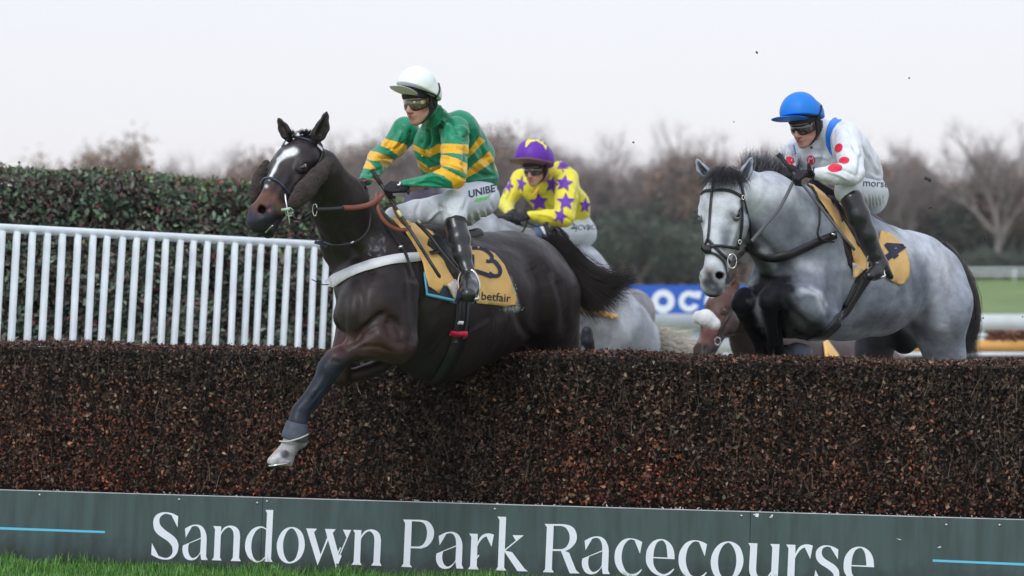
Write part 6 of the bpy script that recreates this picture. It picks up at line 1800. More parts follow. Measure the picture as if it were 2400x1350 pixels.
# bridle
def hstrap(frame, name, pts, w, mat, bvh, parent, off=0.005, **kw):
    q = []
    for (u, n, s) in pts:
        w3 = frame(u, n, s); q.append((1200 + w3[0] / w3[1] * F, HOR - (w3[2] - CAM_Z) / w3[1] * F))
    return strap(name, q, w, bvh, mat, parent, off=off, **kw)
L2 = M_LEATHER
strap("browband", [(1644, 456), (1652, 449), (1675, 447), (1702, 447), (1722, 453), (1740, 464)], 7.5, bv2, L2, h2, off=0.006)
strap("face_strap", [(1676, 420), (1671, 440), (1667, 480), (1664, 530), (1661, 562)], 6.5, bv2, L2, h2, off=0.006)
strap("nose_strap", [(1661, 560), (1655, 574), (1650, 588), (1650, 596)], 6.5, bv2, L2, h2, off=0.007)
strap("nose_strap", [(1661, 560), (1668, 570), (1684, 590), (1698, 604), (1710, 616)], 7.5, bv2, L2, h2, off=0.007)
strap("noseband", [(1652, 583), (1664, 578), (1690, 577), (1715, 580), (1728, 582)], 7, bv2, L2, h2, off=0.010)
strap("nose_pad", [(1650, 578), (1660, 586), (1668, 584)], 15, bv2, L2, h2, off=0.013)
strap("lower_noseband", [(1655, 592), (1672, 594), (1686, 604), (1697, 620), (1700, 636), (1704, 650), (1706, 656)], 6, bv2, L2, h2, off=0.006)
strap("cheek_strap", [(1735, 470), (1737, 495), (1736, 530), (1732, 560), (1726, 585)], 7.5, bv2, L2, h2, off=0.007)
strap("cheek_strap", [(1742, 468), (1750, 500), (1759, 535), (1762, 560)], 5, bv2, L2, h2, off=0.006)
strap("headpiece", [(1722, 410), (1734, 430), (1739, 450), (1741, 470)], 9, bv2, L2, h2, off=0.006)
strap("chin_strap", [(1722, 612), (1732, 600), (1745, 588), (1758, 572)], 13, bv2, L2, h2, off=0.007)
for (x, y, r, nm) in ((1716, 612, 17, "bit_ring"), (1734, 567, 5, "buckle"), (1742, 463, 5, "buckle")):
    hh = hit(bv2, x, y); dd = (hh[0][1] if hh else 16.3) - 0.03
    tube(nm, [P(x + r * 0.62 * math.cos(a), y + r * math.sin(a), dd) for a in np.linspace(0, 2 * math.pi, 12, endpoint=False)], 0.0032, M_METAL, h2, sides=6, sub=3, closed=True)
ribbon("rein", [P(1762, 565, 16.24), P(1790, 532, 16.28), P(1822, 495, 16.34), P(1840, 465, 16.42), P(1858, 428, 16.54)], R(8, 16.5), 0.005, simple("grey_web_rein", (0.09, 0.09, 0.10), rough=0.7), h2)
strap("breastgirth", [(1748, 583), (1775, 598), (1812, 604), (1850, 596), (1890, 578), (1925, 562), (1958, 550)], [12, 18, 21, 21, 20, 19, 18], bv2, L2, h2, off=0.006)
strap("neck_strap", [(1888, 432), (1905, 450), (1914, 480), (1916, 520), (1912, 548), (1925, 562), (1950, 566)], [5, 6, 6, 5, 5, 4, 3], bv2, L2, h2, off=0.016)
hh = P(1948, 548, 16.72); tube("buckle", [hh, P(1958, 550, 16.72)], 0.008, M_METAL, h2, sides=6)
strap("girth", [(2030, 640), (2012, 670), (1990, 710), (1968, 745), (1944, 772), (1918, 788), (1890, 794)], [40, 36, 34, 32, 28, 22, 14], bv2, L2, h2, off=0.005, th=0.007)
strap("girth_strap", [(2022, 650), (2002, 690), (1980, 725), (1960, 750)], 8, bv2, bpy.data.materials["black_elastic"], h2, off=0.014)
sheet("saddle_pad", [(1898, 440), (1960, 500), (2030, 590), (2050, 620), (2010, 650), (1985, 620), (1972, 560), (1930, 490)], bv2, simple("dark_pad", (0.03, 0.022, 0.03), rough=0.9), h2, off=0.006, step=9)
sheet("number_cloth_front", [(1893, 434), (1905, 438), (1936, 470), (1962, 505), (1985, 545), (2008, 580), (2036, 608), (2030, 628), (1992, 652), (1996, 620), (1988, 582), (1962, 548), (1945, 515), (1920, 480)], bv2, M_CLOTHY, h2, off=0.020, step=7, ripple=0.007, seed=3)
sheet("cloth_lining", [(1994, 655), (1992, 615), (2018, 632)], bv2, bpy.data.materials["cloth_back"], h2, off=0.016, step=7)
cl2 = sheet("number_cloth_rear", [(2060, 543), (2078, 547), (2098, 558), (2118, 582), (2126, 615), (2127, 648), (2118, 664), (2104, 667), (2088, 660), (2072, 650), (2052, 600)], bv2, M_CLOTHY, h2, off=0.008, step=7, ripple=0.007, seed=4)
bc2 = bvh_of(cl2)
word("4", (2062, 584), (0.58, 0.81), (0.81, -0.58), 74, bc2, M_NAVY, cl2, bold=0.05, off=0.004, name="figure")
strap("cloth_tape", [(1960, 522), (1968, 512)], 5, bv2, M_NAVY, h2, off=0.034)
b = Body(0.007, 0.02)
b.add(P(1905, 432, 17.25), P(1975, 470, 17.40), R(14, 17), R(14, 17), col=(1, 1, 1)); b.add(P(1975, 470, 17.4), P(2060, 530, 17.6), R(16, 17), R(18, 17), col=(1, 1, 1))
b.add(P(1945, 470, 17.0), P(2010, 560, 17.0), R(13, 17), R(20, 17), col=(1, 1, 1))
vv, ff, cc = b.mesh(); mesh_obj("saddle", vv, ff, M_LEATHER, h2)
ribbon("stirrup_leather", [P(1950, 470, 16.9), P(1985, 520, 16.85), P(2015, 570, 16.8), P(2040, 612, 16.76)], R(9, 17), 0.006, L2, h2)
stirrup("stirrup_iron", P(2052, 626, 16.72), nrm(V(-0.35, 0.1, 1)), V(0.9, -0.4, 0.3), R(66, 16.8), R(36, 16.8), M_METAL, h2, r=0.0055)

# ------------------------------------------------------------------ grey horse of the yellow jockey (mostly behind the leader)
h3 = tag(empty("horse", (P(1370, 700, 22.6)[0], 22.6, 0)), "grey horse with cream tail below the yellow-and-purple jockey, mostly hidden behind the dark leader", "horse", group="horses in the race")
B = Body(0.012, 0.07)
GA = (0.44, 0.47, 0.52)
link((1225, 605, 22.2, 72), (1330, 665, 22.5, 98), col=GA)
link((1330, 665, 22.5, 98), (1420, 765, 22.8, 92), col=GA)
link((1420, 765, 22.8, 90), (1476, 800, 23.0, 72), col=GA)
link((1465, 770, 22.9, 62), (1500, 860, 23.0, 50), col=GA, k=0.06)
link((1400, 770, 22.7, 60), (1430, 880, 22.8, 52), col=GA, k=0.06)
link((1430, 880, 22.8, 40), (1440, 1000, 22.9, 16), col=G2, k=0.04); link((1440, 1000, 22.9, 14), (1430, 1080, 22.9, 16), col=G3, k=0.03)
link((1500, 860, 23.0, 40), (1515, 990, 23.1, 16), col=G2, k=0.04); link((1515, 990, 23.1, 14), (1505, 1080, 23.1, 16), col=G3, k=0.03)
link((1215, 600, 22.0, 66), (1120, 545, 21.7, 52), col=GA, k=0.06)
link((1120, 540, 21.7, 50), (1030, 450, 21.5, 36), col=GA, k=0.05)
link((1190, 620, 22.0, 50), (1170, 720, 21.9, 30), col=GA, k=0.05); link((1170, 720, 21.9, 24), (1150, 740, 21.9, 20), col=BK, k=0.03)
link((1230, 640, 22.3, 44), (1235, 740, 22.4, 26), col=GA, k=0.05)
fr3 = Frame(P(1010, 408, 21.45), P(938, 516, 21.15), V(-0.6, -0.5, 0.5), L0=0.56, ws=1.0, wn=1.0)
GP = (0.085, 0.075, 0.11)
horse_head(B, fr3, GP, GP)
B.paint(P(1470, 745, 22.4), P(1520, 830, 22.5), R(22, 22), R(18, 22), (0.62, 0.65, 0.70), 0.15)
B.paint(P(1380, 740, 22.2), P(1390, 800, 22.2), R(20, 22), R(24, 22), G2, 0.15)
body3 = B.obj("body", m_grey, h3, disp=lambda p, n: 0.003 * wav(p, 23, 5, 12.0) + sculpt(p, n, [([(1418, 740), (1432, 780), (1425, 830)], 7, -0.014), ([(1445, 740), (1470, 790), (1485, 830)], 9, 0.010)]), smooth=2, csoft=0.03)
bv3 = bvh_of(body3); eyes(fr3, h3, mat=m_grey, col=GP)
ear("ear", P(1006, 398, 21.45), P(1003, 384, 21.45), P(998, 368, 21.45), V(-0.3, -0.9, 0.1), R(11, 21.4), GP, m_grey, h3, vox=0.005)
ear("ear", P(1020, 404, 21.40), P(1024, 388, 21.40), P(1028, 370, 21.40), V(0.1, -0.9, 0.1), R(11, 21.4), GP, m_grey, h3, vox=0.005)
sheet("number_cloth", [(1330, 690), (1362, 712), (1400, 722), (1446, 738), (1444, 746), (1400, 738), (1362, 728), (1330, 730)], bv3, M_CLOTHY, h3, off=0.012, step=8, ripple=0.005)
strap("noseband_reins", [(1210, 523), (1225, 535), (1250, 540), (1275, 548)], 6, bv3, M_LEATHER, h3, off=0.02)
sheet("number_cloth_front", [(1262, 535), (1290, 532), (1310, 560), (1300, 590), (1270, 580)], bv3, M_WEBBING, h3, off=0.016, step=8)
sheet("saddle_pad", [(1246, 534), (1258, 532), (1282, 575), (1262, 580)], bv3, simple("blue_pad", (0.09, 0.15, 0.30), rough=0.8), h3, off=0.022, step=8)
tg = [[P(1512, 800, 23.1), P(1540, 790 + 4 * k, 23.15), P(1575, 796 + 7 * k, 23.15), P(1618, 800 + 12 * k, 23.1)] for k in range(-1, 5)]
strands("tail", tg, 1000, M_HAIR, h3, r0=0.004, spread=0.06, fuzz=0.04, seg=9, seed=16, cols=((0.62, 0.58, 0.50), (0.50, 0.44, 0.36), (0.72, 0.70, 0.66)), lenvar=0.4)

# ------------------------------------------------------------------ darker grey behind it, with a black knee showing
h4 = tag(empty("horse", (P(1460, 760, 27)[0], 27, 0)), "darker grey horse whose rounded quarters show left of the blue sign", "horse", group="horses in the race")
B = Body(0.014, 0.08)
GD = (0.26, 0.26, 0.28)
link((1330, 745, 26.4, 62), (1410, 740, 26.7, 64), col=GD); link((1410, 740, 26.7, 64), (1478, 730, 27.0, 54), col=GD)
link((1490, 735, 27.0, 44), (1500, 830, 27.1, 32), col=GD, k=0.06); link((1500, 830, 27.1, 30), (1508, 960, 27.2, 14), col=G3, k=0.05)
link((1450, 760, 27.3, 44), (1450, 860, 27.4, 28), col=GD, k=0.06); link((1450, 860, 27.4, 26), (1460, 960, 27.4, 14), col=G3, k=0.05)
link((1330, 750, 26.4, 56), (1240, 670, 26.0, 36), col=GD, k=0.06)
fr4 = Frame(P(1215, 640, 25.9), P(1165, 720, 25.6), V(-0.7, -0.4, 0.3), L0=0.50); horse_head(B, fr4, GD, G3)
link((1320, 790, 26.2, 34), (1300, 900, 26.2, 16), col=GD, k=0.05)
B.paint(P(1500, 790, 26.5), None, R(26, 27), R(26, 27), (0.62, 0.60, 0.50), 0.2)
B.obj("body", m_grey, h4, smooth=2, csoft=0.03)
h5 = tag(empty("horse", (P(1376, 800, 20.6)[0], 20.6, 0)), "horse showing only a raised black knee between the dark leader and the grey quarters", "horse", group="horses in the race")
# its forehand only is near enough to be seen past the leader's quarters
B = Body(0.009, 0.04)
link((1376, 776, 20.4, 13), (1378, 800, 20.4, 14), col=BK, k=0.02); link((1378, 800, 20.4, 13), (1392, 850, 20.5, 11), col=BK, k=0.02); link((1392, 850, 20.5, 12), (1402, 880, 20.6, 14), col=BK, k=0.02)
link((1376, 785, 20.45, 12), (1330, 810, 20.7, 26), col=(0.05, 0.045, 0.045), k=0.03); link((1330, 810, 20.7, 26), (1270, 790, 21.0, 60), col=(0.05, 0.045, 0.045), k=0.06)
link((1270, 790, 21.0, 60), (1190, 800, 21.2, 62), col=(0.05, 0.045, 0.045), k=0.06)
B.obj("body", m_bay, h5, smooth=2)

# ------------------------------------------------------------------ chestnut with the white sheepskin noseband
h6 = tag(empty("horse", (P(1790, 800, 22.6)[0], 22.6, 0)), "chestnut horse with a thick white sheepskin noseband, its head low behind the fence", "horse", group="horses in the race")
m_chest = colmat("chestnut_coat", rough=0.5, spec=0.35, bump=0.15, bscale=26, var=0.25, vscale=8)
CH = (0.075, 0.034, 0.026); CD = (0.038, 0.024, 0.021)
B = Body(0.009, 0.05)
fr6 = Frame(P(1698, 686, 21.85), P(1648, 822, 21.55), V(-0.70, -0.62, 0.20), L0=0.50, ws=1.05, fat=1.08)
horse_head(B, fr6, CH, (0.03, 0.022, 0.022), cj=CD)
link((1722, 722, 22.0, 40), (1775, 800, 22.3, 60), col=CD, k=0.05); link((1775, 800, 22.3, 60), (1850, 860, 22.6, 88), col=CD, k=0.06)
link((1850, 860, 22.6, 88), (1980, 885, 23.1, 90), col=CD, k=0.06); link((1980, 885, 23.1, 88), (2060, 890, 23.5, 76), col=CD, k=0.06)
for (x, d) in ((1830, 22.3), (1880, 22.7), (2040, 23.4), (2085, 23.7)):
    link((x, 920, d, 34), (x - 10, 1010, d, 16), col=CD, k=0.05); link((x - 10, 1010, d, 14), (x, 1110, d, 14), col=BK, k=0.03)
B.paint(fr6(0.06, 0.085, 0.0), fr6(0.09, 0.085, 0.0), 0.032, 0.022, (0.62, 0.6, 0.6), 0.02)
B.paint(fr6(0.40, 0.04, -0.01), fr6(0.46, 0.045, 0.0), 0.02, 0.02, (0.42, 0.36, 0.36), 0.03)
B.paint(fr6(0.36, 0.04, 0.03), fr6(0.45, 0.03, 0.03), 0.05, 0.04, (0.15, 0.055, 0.04), 0.05)
for q in (1, -1): B.paint(fr6(0.515, 0.04, 0.06 * q), None, 0.022, 0.022, (0.01, 0.008, 0.01), 0.01)
body6 = B.obj("body", m_chest, h6, smooth=2, csoft=0.02); bv6 = bvh_of(body6); eyes(fr6, h6, mat=m_chest, col=CH)
ear("ear", P(1712, 690, 21.85), P(1722, 668, 21.85), P(1732, 642, 21.85), V(-0.2, -0.9, 0.1), R(12, 21.8), CH, m_chest, h6, vox=0.005)
ear("ear", P(1676, 686, 21.9), P(1674, 670, 21.9), P(1672, 654, 21.9), V(-0.2, -0.9, 0.1), R(10, 21.8), CH, m_chest, h6, vox=0.005)
b = Body(0.007, 0.03)
b.add(P(1639, 744, 21.40), P(1654, 745, 21.25), R(16, 21.5), R(18, 21.5), col=(1, 1, 1)); b.add(P(1654, 745, 21.25), P(1674, 759, 21.25), R(18, 21.5), R(15, 21.5), col=(1, 1, 1))
vv, ff, cc = b.mesh(disp=lambda p, n: 0.0012 * wav(p, 8, 6, 120)); mesh_obj("sheepskin_noseband", vv, ff, simple("white_sheepskin", (0.72, 0.74, 0.74), rough=1.0, bump=0.6, bscale=90, sheen=0.4), h6)
strap("cheek_strap", [(1718, 712), (1708, 740), (1692, 765), (1684, 790)], 6, bv6, M_LEATHER, h6, off=0.006)
strap("rein", [(1684, 795), (1712, 782), (1745, 775)], 5, bv6, M_LEATHER, h6, off=0.02)
tube("bit_ring", [P(1682 + 7 * math.cos(a), 800 + 9 * math.sin(a), 21.4) for a in np.linspace(0, 2 * math.pi, 10, endpoint=False)], 0.004, M_METAL, h6, sides=6, sub=2, closed=True)
sheet("number_cloth", [(1925, 806), (1935, 800), (1962, 835), (1955, 850), (1930, 850)], bv6, M_CLOTHY, h6, off=0.02, step=8)
# low brown horse far behind, its back just above the fence
h7 = tag(empty("horse", (P(1610, 830, 30)[0], 30, 0)), "blurred brown horse low behind the cream tail of the grey", "horse", group="horses in the race")
B = Body(0.016, 0.06)
link((1540, 850, 30.4, 44), (1620, 846, 30, 46), col=(0.15, 0.10, 0.065)); link((1620, 846, 30, 46), (1700, 880, 29.6, 44), col=(0.15, 0.10, 0.065))
link((1560, 880, 30.3, 26), (1560, 1010, 30.3, 12), col=CD); link((1680, 890, 29.7, 26), (1680, 1010, 29.7, 12), col=CD)
link((1710, 870, 29.5, 36), (1770, 830, 29.2, 26), col=(0.15, 0.10, 0.065))
B.obj("body", m_chest, h7, smooth=2)
# ================================================================== JOCKEYS
m_skin = colmat("skin", rough=0.5, spec=0.4, bump=0.08, bscale=60, var=0.08, vscale=20)
m_silk = colmat("racing_silks", rough=0.40, spec=0.40, ridged=0.9, bump=0.25, bscale=22, bdist=0.012, var=0.05, vscale=12, sheen=0.12)
m_breech = colmat("breeches", rough=0.75, spec=0.25, ridged=0.25, bump=0.25, bscale=26, bdist=0.010, var=0.06, vscale=10)
m_cap = colmat("cap_silk", rough=0.5, spec=0.35, bump=0.12, bscale=20, var=0.03)
M_GLOVE = simple("black_glove", (0.012, 0.012, 0.016), rough=0.65, spec=0.35, bump=0.3, bscale=60)
M_BLACK = simple("black_padding", (0.014, 0.014, 0.017), rough=0.7, bump=0.3, bscale=40)
SK = (0.50, 0.29, 0.225); SKR = (0.48, 0.20, 0.165); LIP = (0.36, 0.12, 0.11)

class HeadFrame:
    def __init__(self, o, fwd, side_hint=(0, 0, 1), k=1.0, roll=0.0):
        self.o = np.asarray(o, float); self.f = nrm(fwd); self.k = k
        s = nrm(np.cross(V(math.sin(roll), 0, math.cos(roll)), self.f))
        self.s = s                                   # towards the rider's left
        self.u = np.cross(self.f, s)
    def __call__(self, f, u, s): return self.o + (self.f * f + self.u * u + self.s * s) * self.k

def human_head(B, H):
    k = H.k
    A = lambda a, b, ra, rb=None, **kw: B.add(H(*a), H(*(b or a)), ra * k, (rb if rb is not None else ra) * k, **kw)
    A((-0.025, 0.045, 0), (0.03, 0.055, 0), 0.080, 0.074, col=SK, k=0.03)
    A((0.04, 0.0, 0), (0.045, -0.03, 0), 0.060, 0.052, col=SK, k=0.03)
    A((0.035, -0.055, 0), (0.062, -0.085, 0), 0.044, 0.028, col=SK, k=0.02)
    A((0.070, -0.098, 0.006), (0.070, -0.098, -0.006), 0.0185, col=SK, k=0.015)             # chin
    for q in (1, -1):
        A((0.062, -0.018, 0.038 * q), (0.045, -0.022, 0.052 * q), 0.020, 0.018, col=SKR, k=0.02)  # cheekbone
        A((0.058, -0.055, 0.025 * q), None, 0.022, col=SK, k=0.02)
        A((0.0, -0.045, 0.052 * q), (0.055, -0.088, 0.020 * q), 0.020, 0.018, col=SK, k=0.02)   # jaw
        A((0.082, 0.028, 0.022 * q), (0.070, 0.028, 0.046 * q), 0.013, 0.011, col=SK, k=0.015)   # brow
        A((0.102, -0.036, 0.012 * q), None, 0.0085, col=SKR, k=0.008)                            # nostril wing
        A((-0.005, -0.002, 0.077 * q), (-0.002, -0.030, 0.074 * q), 0.014, 0.008, col=SKR, k=0.006, flat=[(H.s, 0.55)])
        B.sub(H(0.085, 0.006, 0.032 * q), H(0.082, 0.006, 0.036 * q), 0.011 * k, k=0.012)
        A((0.074, 0.006, 0.032 * q), None, 0.0125, col=SK, k=0.004)
        B.sub(H(0.110, -0.046, 0.007 * q), H(0.104, -0.044, 0.008 * q), 0.003 * k, k=0.003)
    A((0.088, 0.012, 0), (0.113, -0.028, 0), 0.0085, 0.0115, col=SK, k=0.012)                # nose
    A((0.112, -0.031, 0), None, 0.0115, col=SKR, k=0.008)
    A((0.092, -0.060, 0.014), (0.092, -0.060, -0.014), 0.0075, col=LIP, k=0.008); A((0.096, -0.059, 0.004), (0.096, -0.059, -0.004), 0.0075, col=LIP, k=0.006)
    A((0.090, -0.073, 0.011), (0.090, -0.073, -0.011), 0.0085, col=LIP, k=0.008)
    B.sub(H(0.101, -0.0665, 0.020), H(0.101, -0.0665, -0.020), 0.0028 * k, k=0.004)
    B.paint(H(0.07, -0.085, 0.0), H(0.07, -0.098, 0.0), 0.038 * k, 0.034 * k, (0.40, 0.24, 0.19), 0.03)
    B.paint(H(0.100, -0.0665, 0.016), H(0.100, -0.0665, -0.016), 0.0075 * k, 0.0075 * k, LIP, 0.006)
    B.paint(H(0.070, -0.030, 0.045), None, 0.020 * k, 0.020 * k, (0.52, 0.22, 0.18), 0.03)

def goggles(H, parent, lens_mat, rim_mat, extra=None):
    k = H.k
    def surf(rad, hs, mat, name, th=0.006, amax=78, n=28):
        v, f = [], []
        for i in range(n + 1):
            a = math.radians(-amax + 2 * amax * i / n); q = abs(a) / math.radians(amax)
            lo = 0.008 - (0.038 + hs) * (1 - 0.35 * q ** 3) * (1 - 0.52 * math.exp(-(a / 0.20) ** 2))
            hi = 0.010 + (0.027 + hs) * (1 - 0.30 * q ** 3)
            for (uu, rr) in ((lo, rad), (lo, rad + th), (hi, rad + th), (hi, rad)):
                mid = 1.0 - 2.2 * ((uu - 0.01) / 0.05) ** 2 * 0.05
                v.append(H(0.012 + rr * math.cos(a) * mid * 1.0, uu, rr * math.sin(a) * 0.86))
        for i in range(n):
            for j in range(4): f.append((4 * i + j, 4 * i + (j + 1) % 4, 4 * i + 4 + (j + 1) % 4, 4 * i + 4 + j))
        f.append((0, 1, 2, 3)); f.append((4 * n + 3, 4 * n + 2, 4 * n + 1, 4 * n))
        return mesh_obj(name, np.array(v), f, mat, parent)
    g = surf(0.083, 0.003, rim_mat, "goggles", th=0.010)
    l = surf(0.0925, -0.004, lens_mat, "lens", th=0.004, amax=70)
    l.parent = g; l.matrix_parent_inverse = Matrix.Identity(4)
    if extra is not None:
        c = H(0.012 + 0.0975 * math.cos(1.0), 0.010, 0.0975 * math.sin(1.0) * 0.86)
        nn = nrm(H.f * math.cos(1.0) + H.s * math.sin(1.0))
        b = Body(0.002, 0.001); b.add(c, c + nn * 0.003, 0.0115, 0.0115, flat=[(nn, 0.3)], col=(1, 1, 1))
        vv, ff, cc = b.mesh(); mesh_obj("goggle_vent", vv, ff, extra, g)
    return g

def helmet(H, parent, cap_col, peak_col, centre, r, rim_n, rim_c, peak_c, peak_r, mat=None, stretch=1.0):
    """silk-covered skull cap: dome cut off along the rim, and the flat peak in front"""
    b = Body(0.0045, 0.015)
    c = np.asarray(centre)
    b.add(c - H.f * r * 0.10 - H.u * 0.03, c + H.f * r * 0.06 + H.u * 0.008 * stretch, r * 0.99, r * 0.93, col=cap_col)
    b.cut(rim_c, rim_n)
    dome = b.obj("riding_helmet", mat or m_cap, parent, disp=lambda p, n: 0.0016 * wav(p, 31, 5, 34.0))
    b = Body(0.0035, 0.004)
    n0 = nrm(rim_n)
    b.add(peak_c - H.s * peak_r * 0.25, peak_c + H.s * peak_r * 0.25, peak_r, peak_r, col=peak_col, flat=[(n0, 0.085)])
    vv, ff, cc = b.mesh()
    mesh_obj("peak", vv, ff, mat or m_cap, dome, cols=cc)
    return dome

def harness(H, parent, rim=None):
    k = H.k
    for q in (1, -1):
        tube("chin_strap", [H(0.012, 0.035, 0.088 * q), H(0.012, -0.01, 0.085 * q), H(0.010, -0.055, 0.072 * q), H(0.035, -0.098, 0.040 * q), H(0.055, -0.117, 0.0)], [0.011 * k, 0.013 * k, 0.010 * k, 0.006 * k, 0.006 * k], M_BLACK, parent, sides=8, flat=0.6)
        tube("rear_strap", [H(-0.055, 0.01, 0.072 * q), H(-0.035, -0.03, 0.076 * q), H(0.008, -0.058, 0.072 * q)], 0.0075 * k, M_BLACK, parent, sides=8)
        b = Body(0.004, 0.01); b.add(H(-0.022, 0.008, 0.080 * q), H(-0.028, -0.018, 0.076 * q), 0.020 * k, 0.015 * k, col=(1, 1, 1), flat=[(H.s, 0.5)])
        vv, ff, cc = b.mesh(); mesh_obj("ear_guard", vv, ff, M_BLACK, parent)
    b = Body(0.0045, 0.01)
    b.add(H(-0.02, 0.045, 0), H(0.028, 0.052, 0), 0.088 * k, 0.081 * k, col=(1, 1, 1)); b.cut(H(0, 0.026, 0), -H.u + H.f * 0.10)
    if rim: b.cut(np.asarray(rim[0]) - nrm(rim[1]) * 0.03, -nrm(rim[1]))
    vv, ff, cc = b.mesh(); mesh_obj("skull_cap", vv, ff, M_BLACK, parent)

def glove(name, W, fwd, up, parent, left=True, k=1.0, mat=None, thumb_up=False):
    """gloved fist closed on the reins: palm, four fingers bent at two joints, thumb against them"""
    f = nrm(fwd); u = nrm(np.asarray(up, float) - f * np.dot(up, f)); l = np.cross(f, u) * (1 if left else -1)
    b = Body(0.0032, 0.006)
    W = np.asarray(W, float)
    X = lambda a, c, e_: W + (f * a + u * c + l * e_) * k
    b.add(X(-0.045, 0, 0), X(0.0, 0, 0), 0.030 * k, 0.026 * k, k=0.012, flat=[(u, 0.85)], col=(1, 1, 1))
    for i, e_ in enumerate((-0.030, -0.010, 0.010, 0.029)):
        b.add(X(0.005, 0, e_ * 0.6), X(0.075 - abs(i - 1.3) * 0.005, 0.004, e_), 0.017 * k, 0.0135 * k, k=0.012, col=(1, 1, 1))
        k0 = X(0.078 - abs(i - 1.3) * 0.006, 0.003, e_)
        ln = (1.0, 1.06, 1.0, 0.82)[i]
        k1 = k0 + (f * 0.030 - u * 0.024) * k * ln
        k2 = k1 + (-f * 0.010 - u * 0.028) * k * ln
        k3 = k2 + (-f * 0.022 - u * 0.004) * k * ln
        b.add(k0, k1, 0.0125 * k, 0.0108 * k, k=0.003, col=(1, 1, 1)); b.add(k1, k2, 0.0108 * k, 0.0098 * k, k=0.003, col=(1, 1, 1)); b.add(k2, k3, 0.0098 * k, 0.0085 * k, k=0.003, col=(1, 1, 1))
    if thumb_up:
        t0, t1, t2 = X(0.020, 0.008, -0.034), X(0.050, 0.034, -0.040), X(0.058, 0.062, -0.034)
    else:
        t0, t1, t2 = X(0.015, -0.006, -0.036), X(0.055, -0.006, -0.048), X(0.088, -0.016, -0.040)
    b.add(t0, t1, 0.016 * k, 0.0125 * k, k=0.008, col=(1, 1, 1)); b.add(t1, t2, 0.0125 * k, 0.0095 * k, k=0.003, col=(1, 1, 1))
    vv, ff, cc = b.mesh(smooth=1)
    return mesh_obj(name, vv, ff, mat or M_GLOVE, parent)

def limb(B, pts, col, k=0.03, flat=None):
    for a, b_ in zip(pts[:-1], pts[1:]):
        B.add(P(*a[:3]), P(*b_[:3]), R(a[3], a[2]), R(b_[3], b_[2]), col=col, k=k, flat=flat)

def in_poly(px, py, poly):
    c = np.zeros(len(px), bool); j = len(poly) - 1
    for i in range(len(poly)):
        xi, yi = poly[i]; xj, yj = poly[j]
        m = ((yi > py) != (yj > py)) & (px < (xj - xi) * (py - yi) / (yj - yi + 1e-12) + xi)
        c ^= m; j = i
    return c
def px_of(v): return 1200 + v[:, 0] / v[:, 1] * F, HOR - (v[:, 2] - CAM_Z) / v[:, 1] * F

def garment(name, parts, mat, parent, vox=0.0055, blend=0.03, disp=None, colfn=None, default=(0.5, 0.5, 0.5), cuts=(), smooth=1):
    """parts: {label: [(chain), ...]}; each chain a list of (x, y, d, r) in photo pixels"""
    B = Body(vox, blend); labels = []
    for lb, chains in parts.items():
        for ch in chains:
            kk = blend if lb == 'torso' else blend * 0.6
            if len(ch) == 1: ch = ch + ch
            for a, b_ in zip(ch[:-1], ch[1:]):
                B.add(P(*a[:3]), P(*b_[:3]), R(a[3], a[2]), R(b_[3], b_[2]), col=default, k=kk); labels.append(lb)
    for c, n in cuts: B.cut(c, n)
    vv, ff, cc = B.mesh(disp=disp, smooth=smooth)
    if colfn is not None:
        D = np.stack([Body.dist((vv[:, 0], vv[:, 1], vv[:, 2]), q) for q in B.pr]); near = np.array(labels)[D.argmin(axis=0)]
        cc = colfn(vv, near, cc)
    return mesh_obj(name, vv, ff, mat, parent, True, cols=cc)

def tension(paths, w, h):
    return [(p, w, h) for p in paths]

def stick(name, a, b_, r0, r1, parent, mat=None):
    m = mat or M_LEATHER
    return tube(name, [a, a * 0.5 + b_ * 0.5, b_], [r0, (r0 + r1) / 2, r1], m, parent, sides=8, sub=4)

# ------------------------------------------------------------------ green and gold rider of the leader
j1 = tag(empty("person", tuple(P(1110, 500, 16.8))), "jockey in green and gold hooped silks with a white cap, leading over the fence", "jockey", group="jockeys in the race")
GRN = (0.004, 0.225, 0.115); GLD = (0.80, 0.43, 0.012)
H1 = HeadFrame(P(986, 241, 16.32), V(-0.63, -0.75, -0.20))
def rider_body(H, neck, torso, arms, legs, parent):
    B = Body(0.0058, 0.03); human_head(B, H)
    B.add(H(-0.035, -0.03, 0), P(*neck[:3]), 0.052, R(neck[3], neck[2]), col=SK, k=0.03)
    thin = lambda ch: [(x, y, d, r * 0.78) for (x, y, d, r) in ch]
    thinner = lambda ch: [(x, y, d, r * (0.60 if i < len(ch) - 2 else 0.85)) for i, (x, y, d, r) in enumerate(ch)]
    limb(B, [neck] + thin(torso), SK, 0.03)
    for a in arms: limb(B, thinner(a), SK, 0.010)
    for a in legs: limb(B, thin(a), SK, 0.015)
    return B.obj("body", m_skin, parent, smooth=1, csoft=0.005)
hd1 = rider_body(H1, (1030, 290, 16.5, 24), [(1045, 330, 16.58, 42), (1080, 385, 16.68, 46), (1118, 440, 16.78, 36)],
    [[(1060, 315, 16.42, 22), (1062, 408, 16.08, 17), (965, 438, 15.98, 12), (930, 438, 15.98, 12)], [(950, 310, 16.75, 20), (888, 378, 16.70, 15), (856, 420, 16.35, 11), (848, 432, 16.25, 11)]],
    [[(1120, 455, 16.72, 30), (1062, 480, 16.14, 22), (1080, 580, 16.02, 15), (1100, 645, 15.97, 11), (1098, 680, 15.82, 13)], [(1090, 465, 16.92, 28), (930, 503, 16.75, 17), (960, 600, 17.0, 14), (985, 670, 17.05, 10)]], j1)
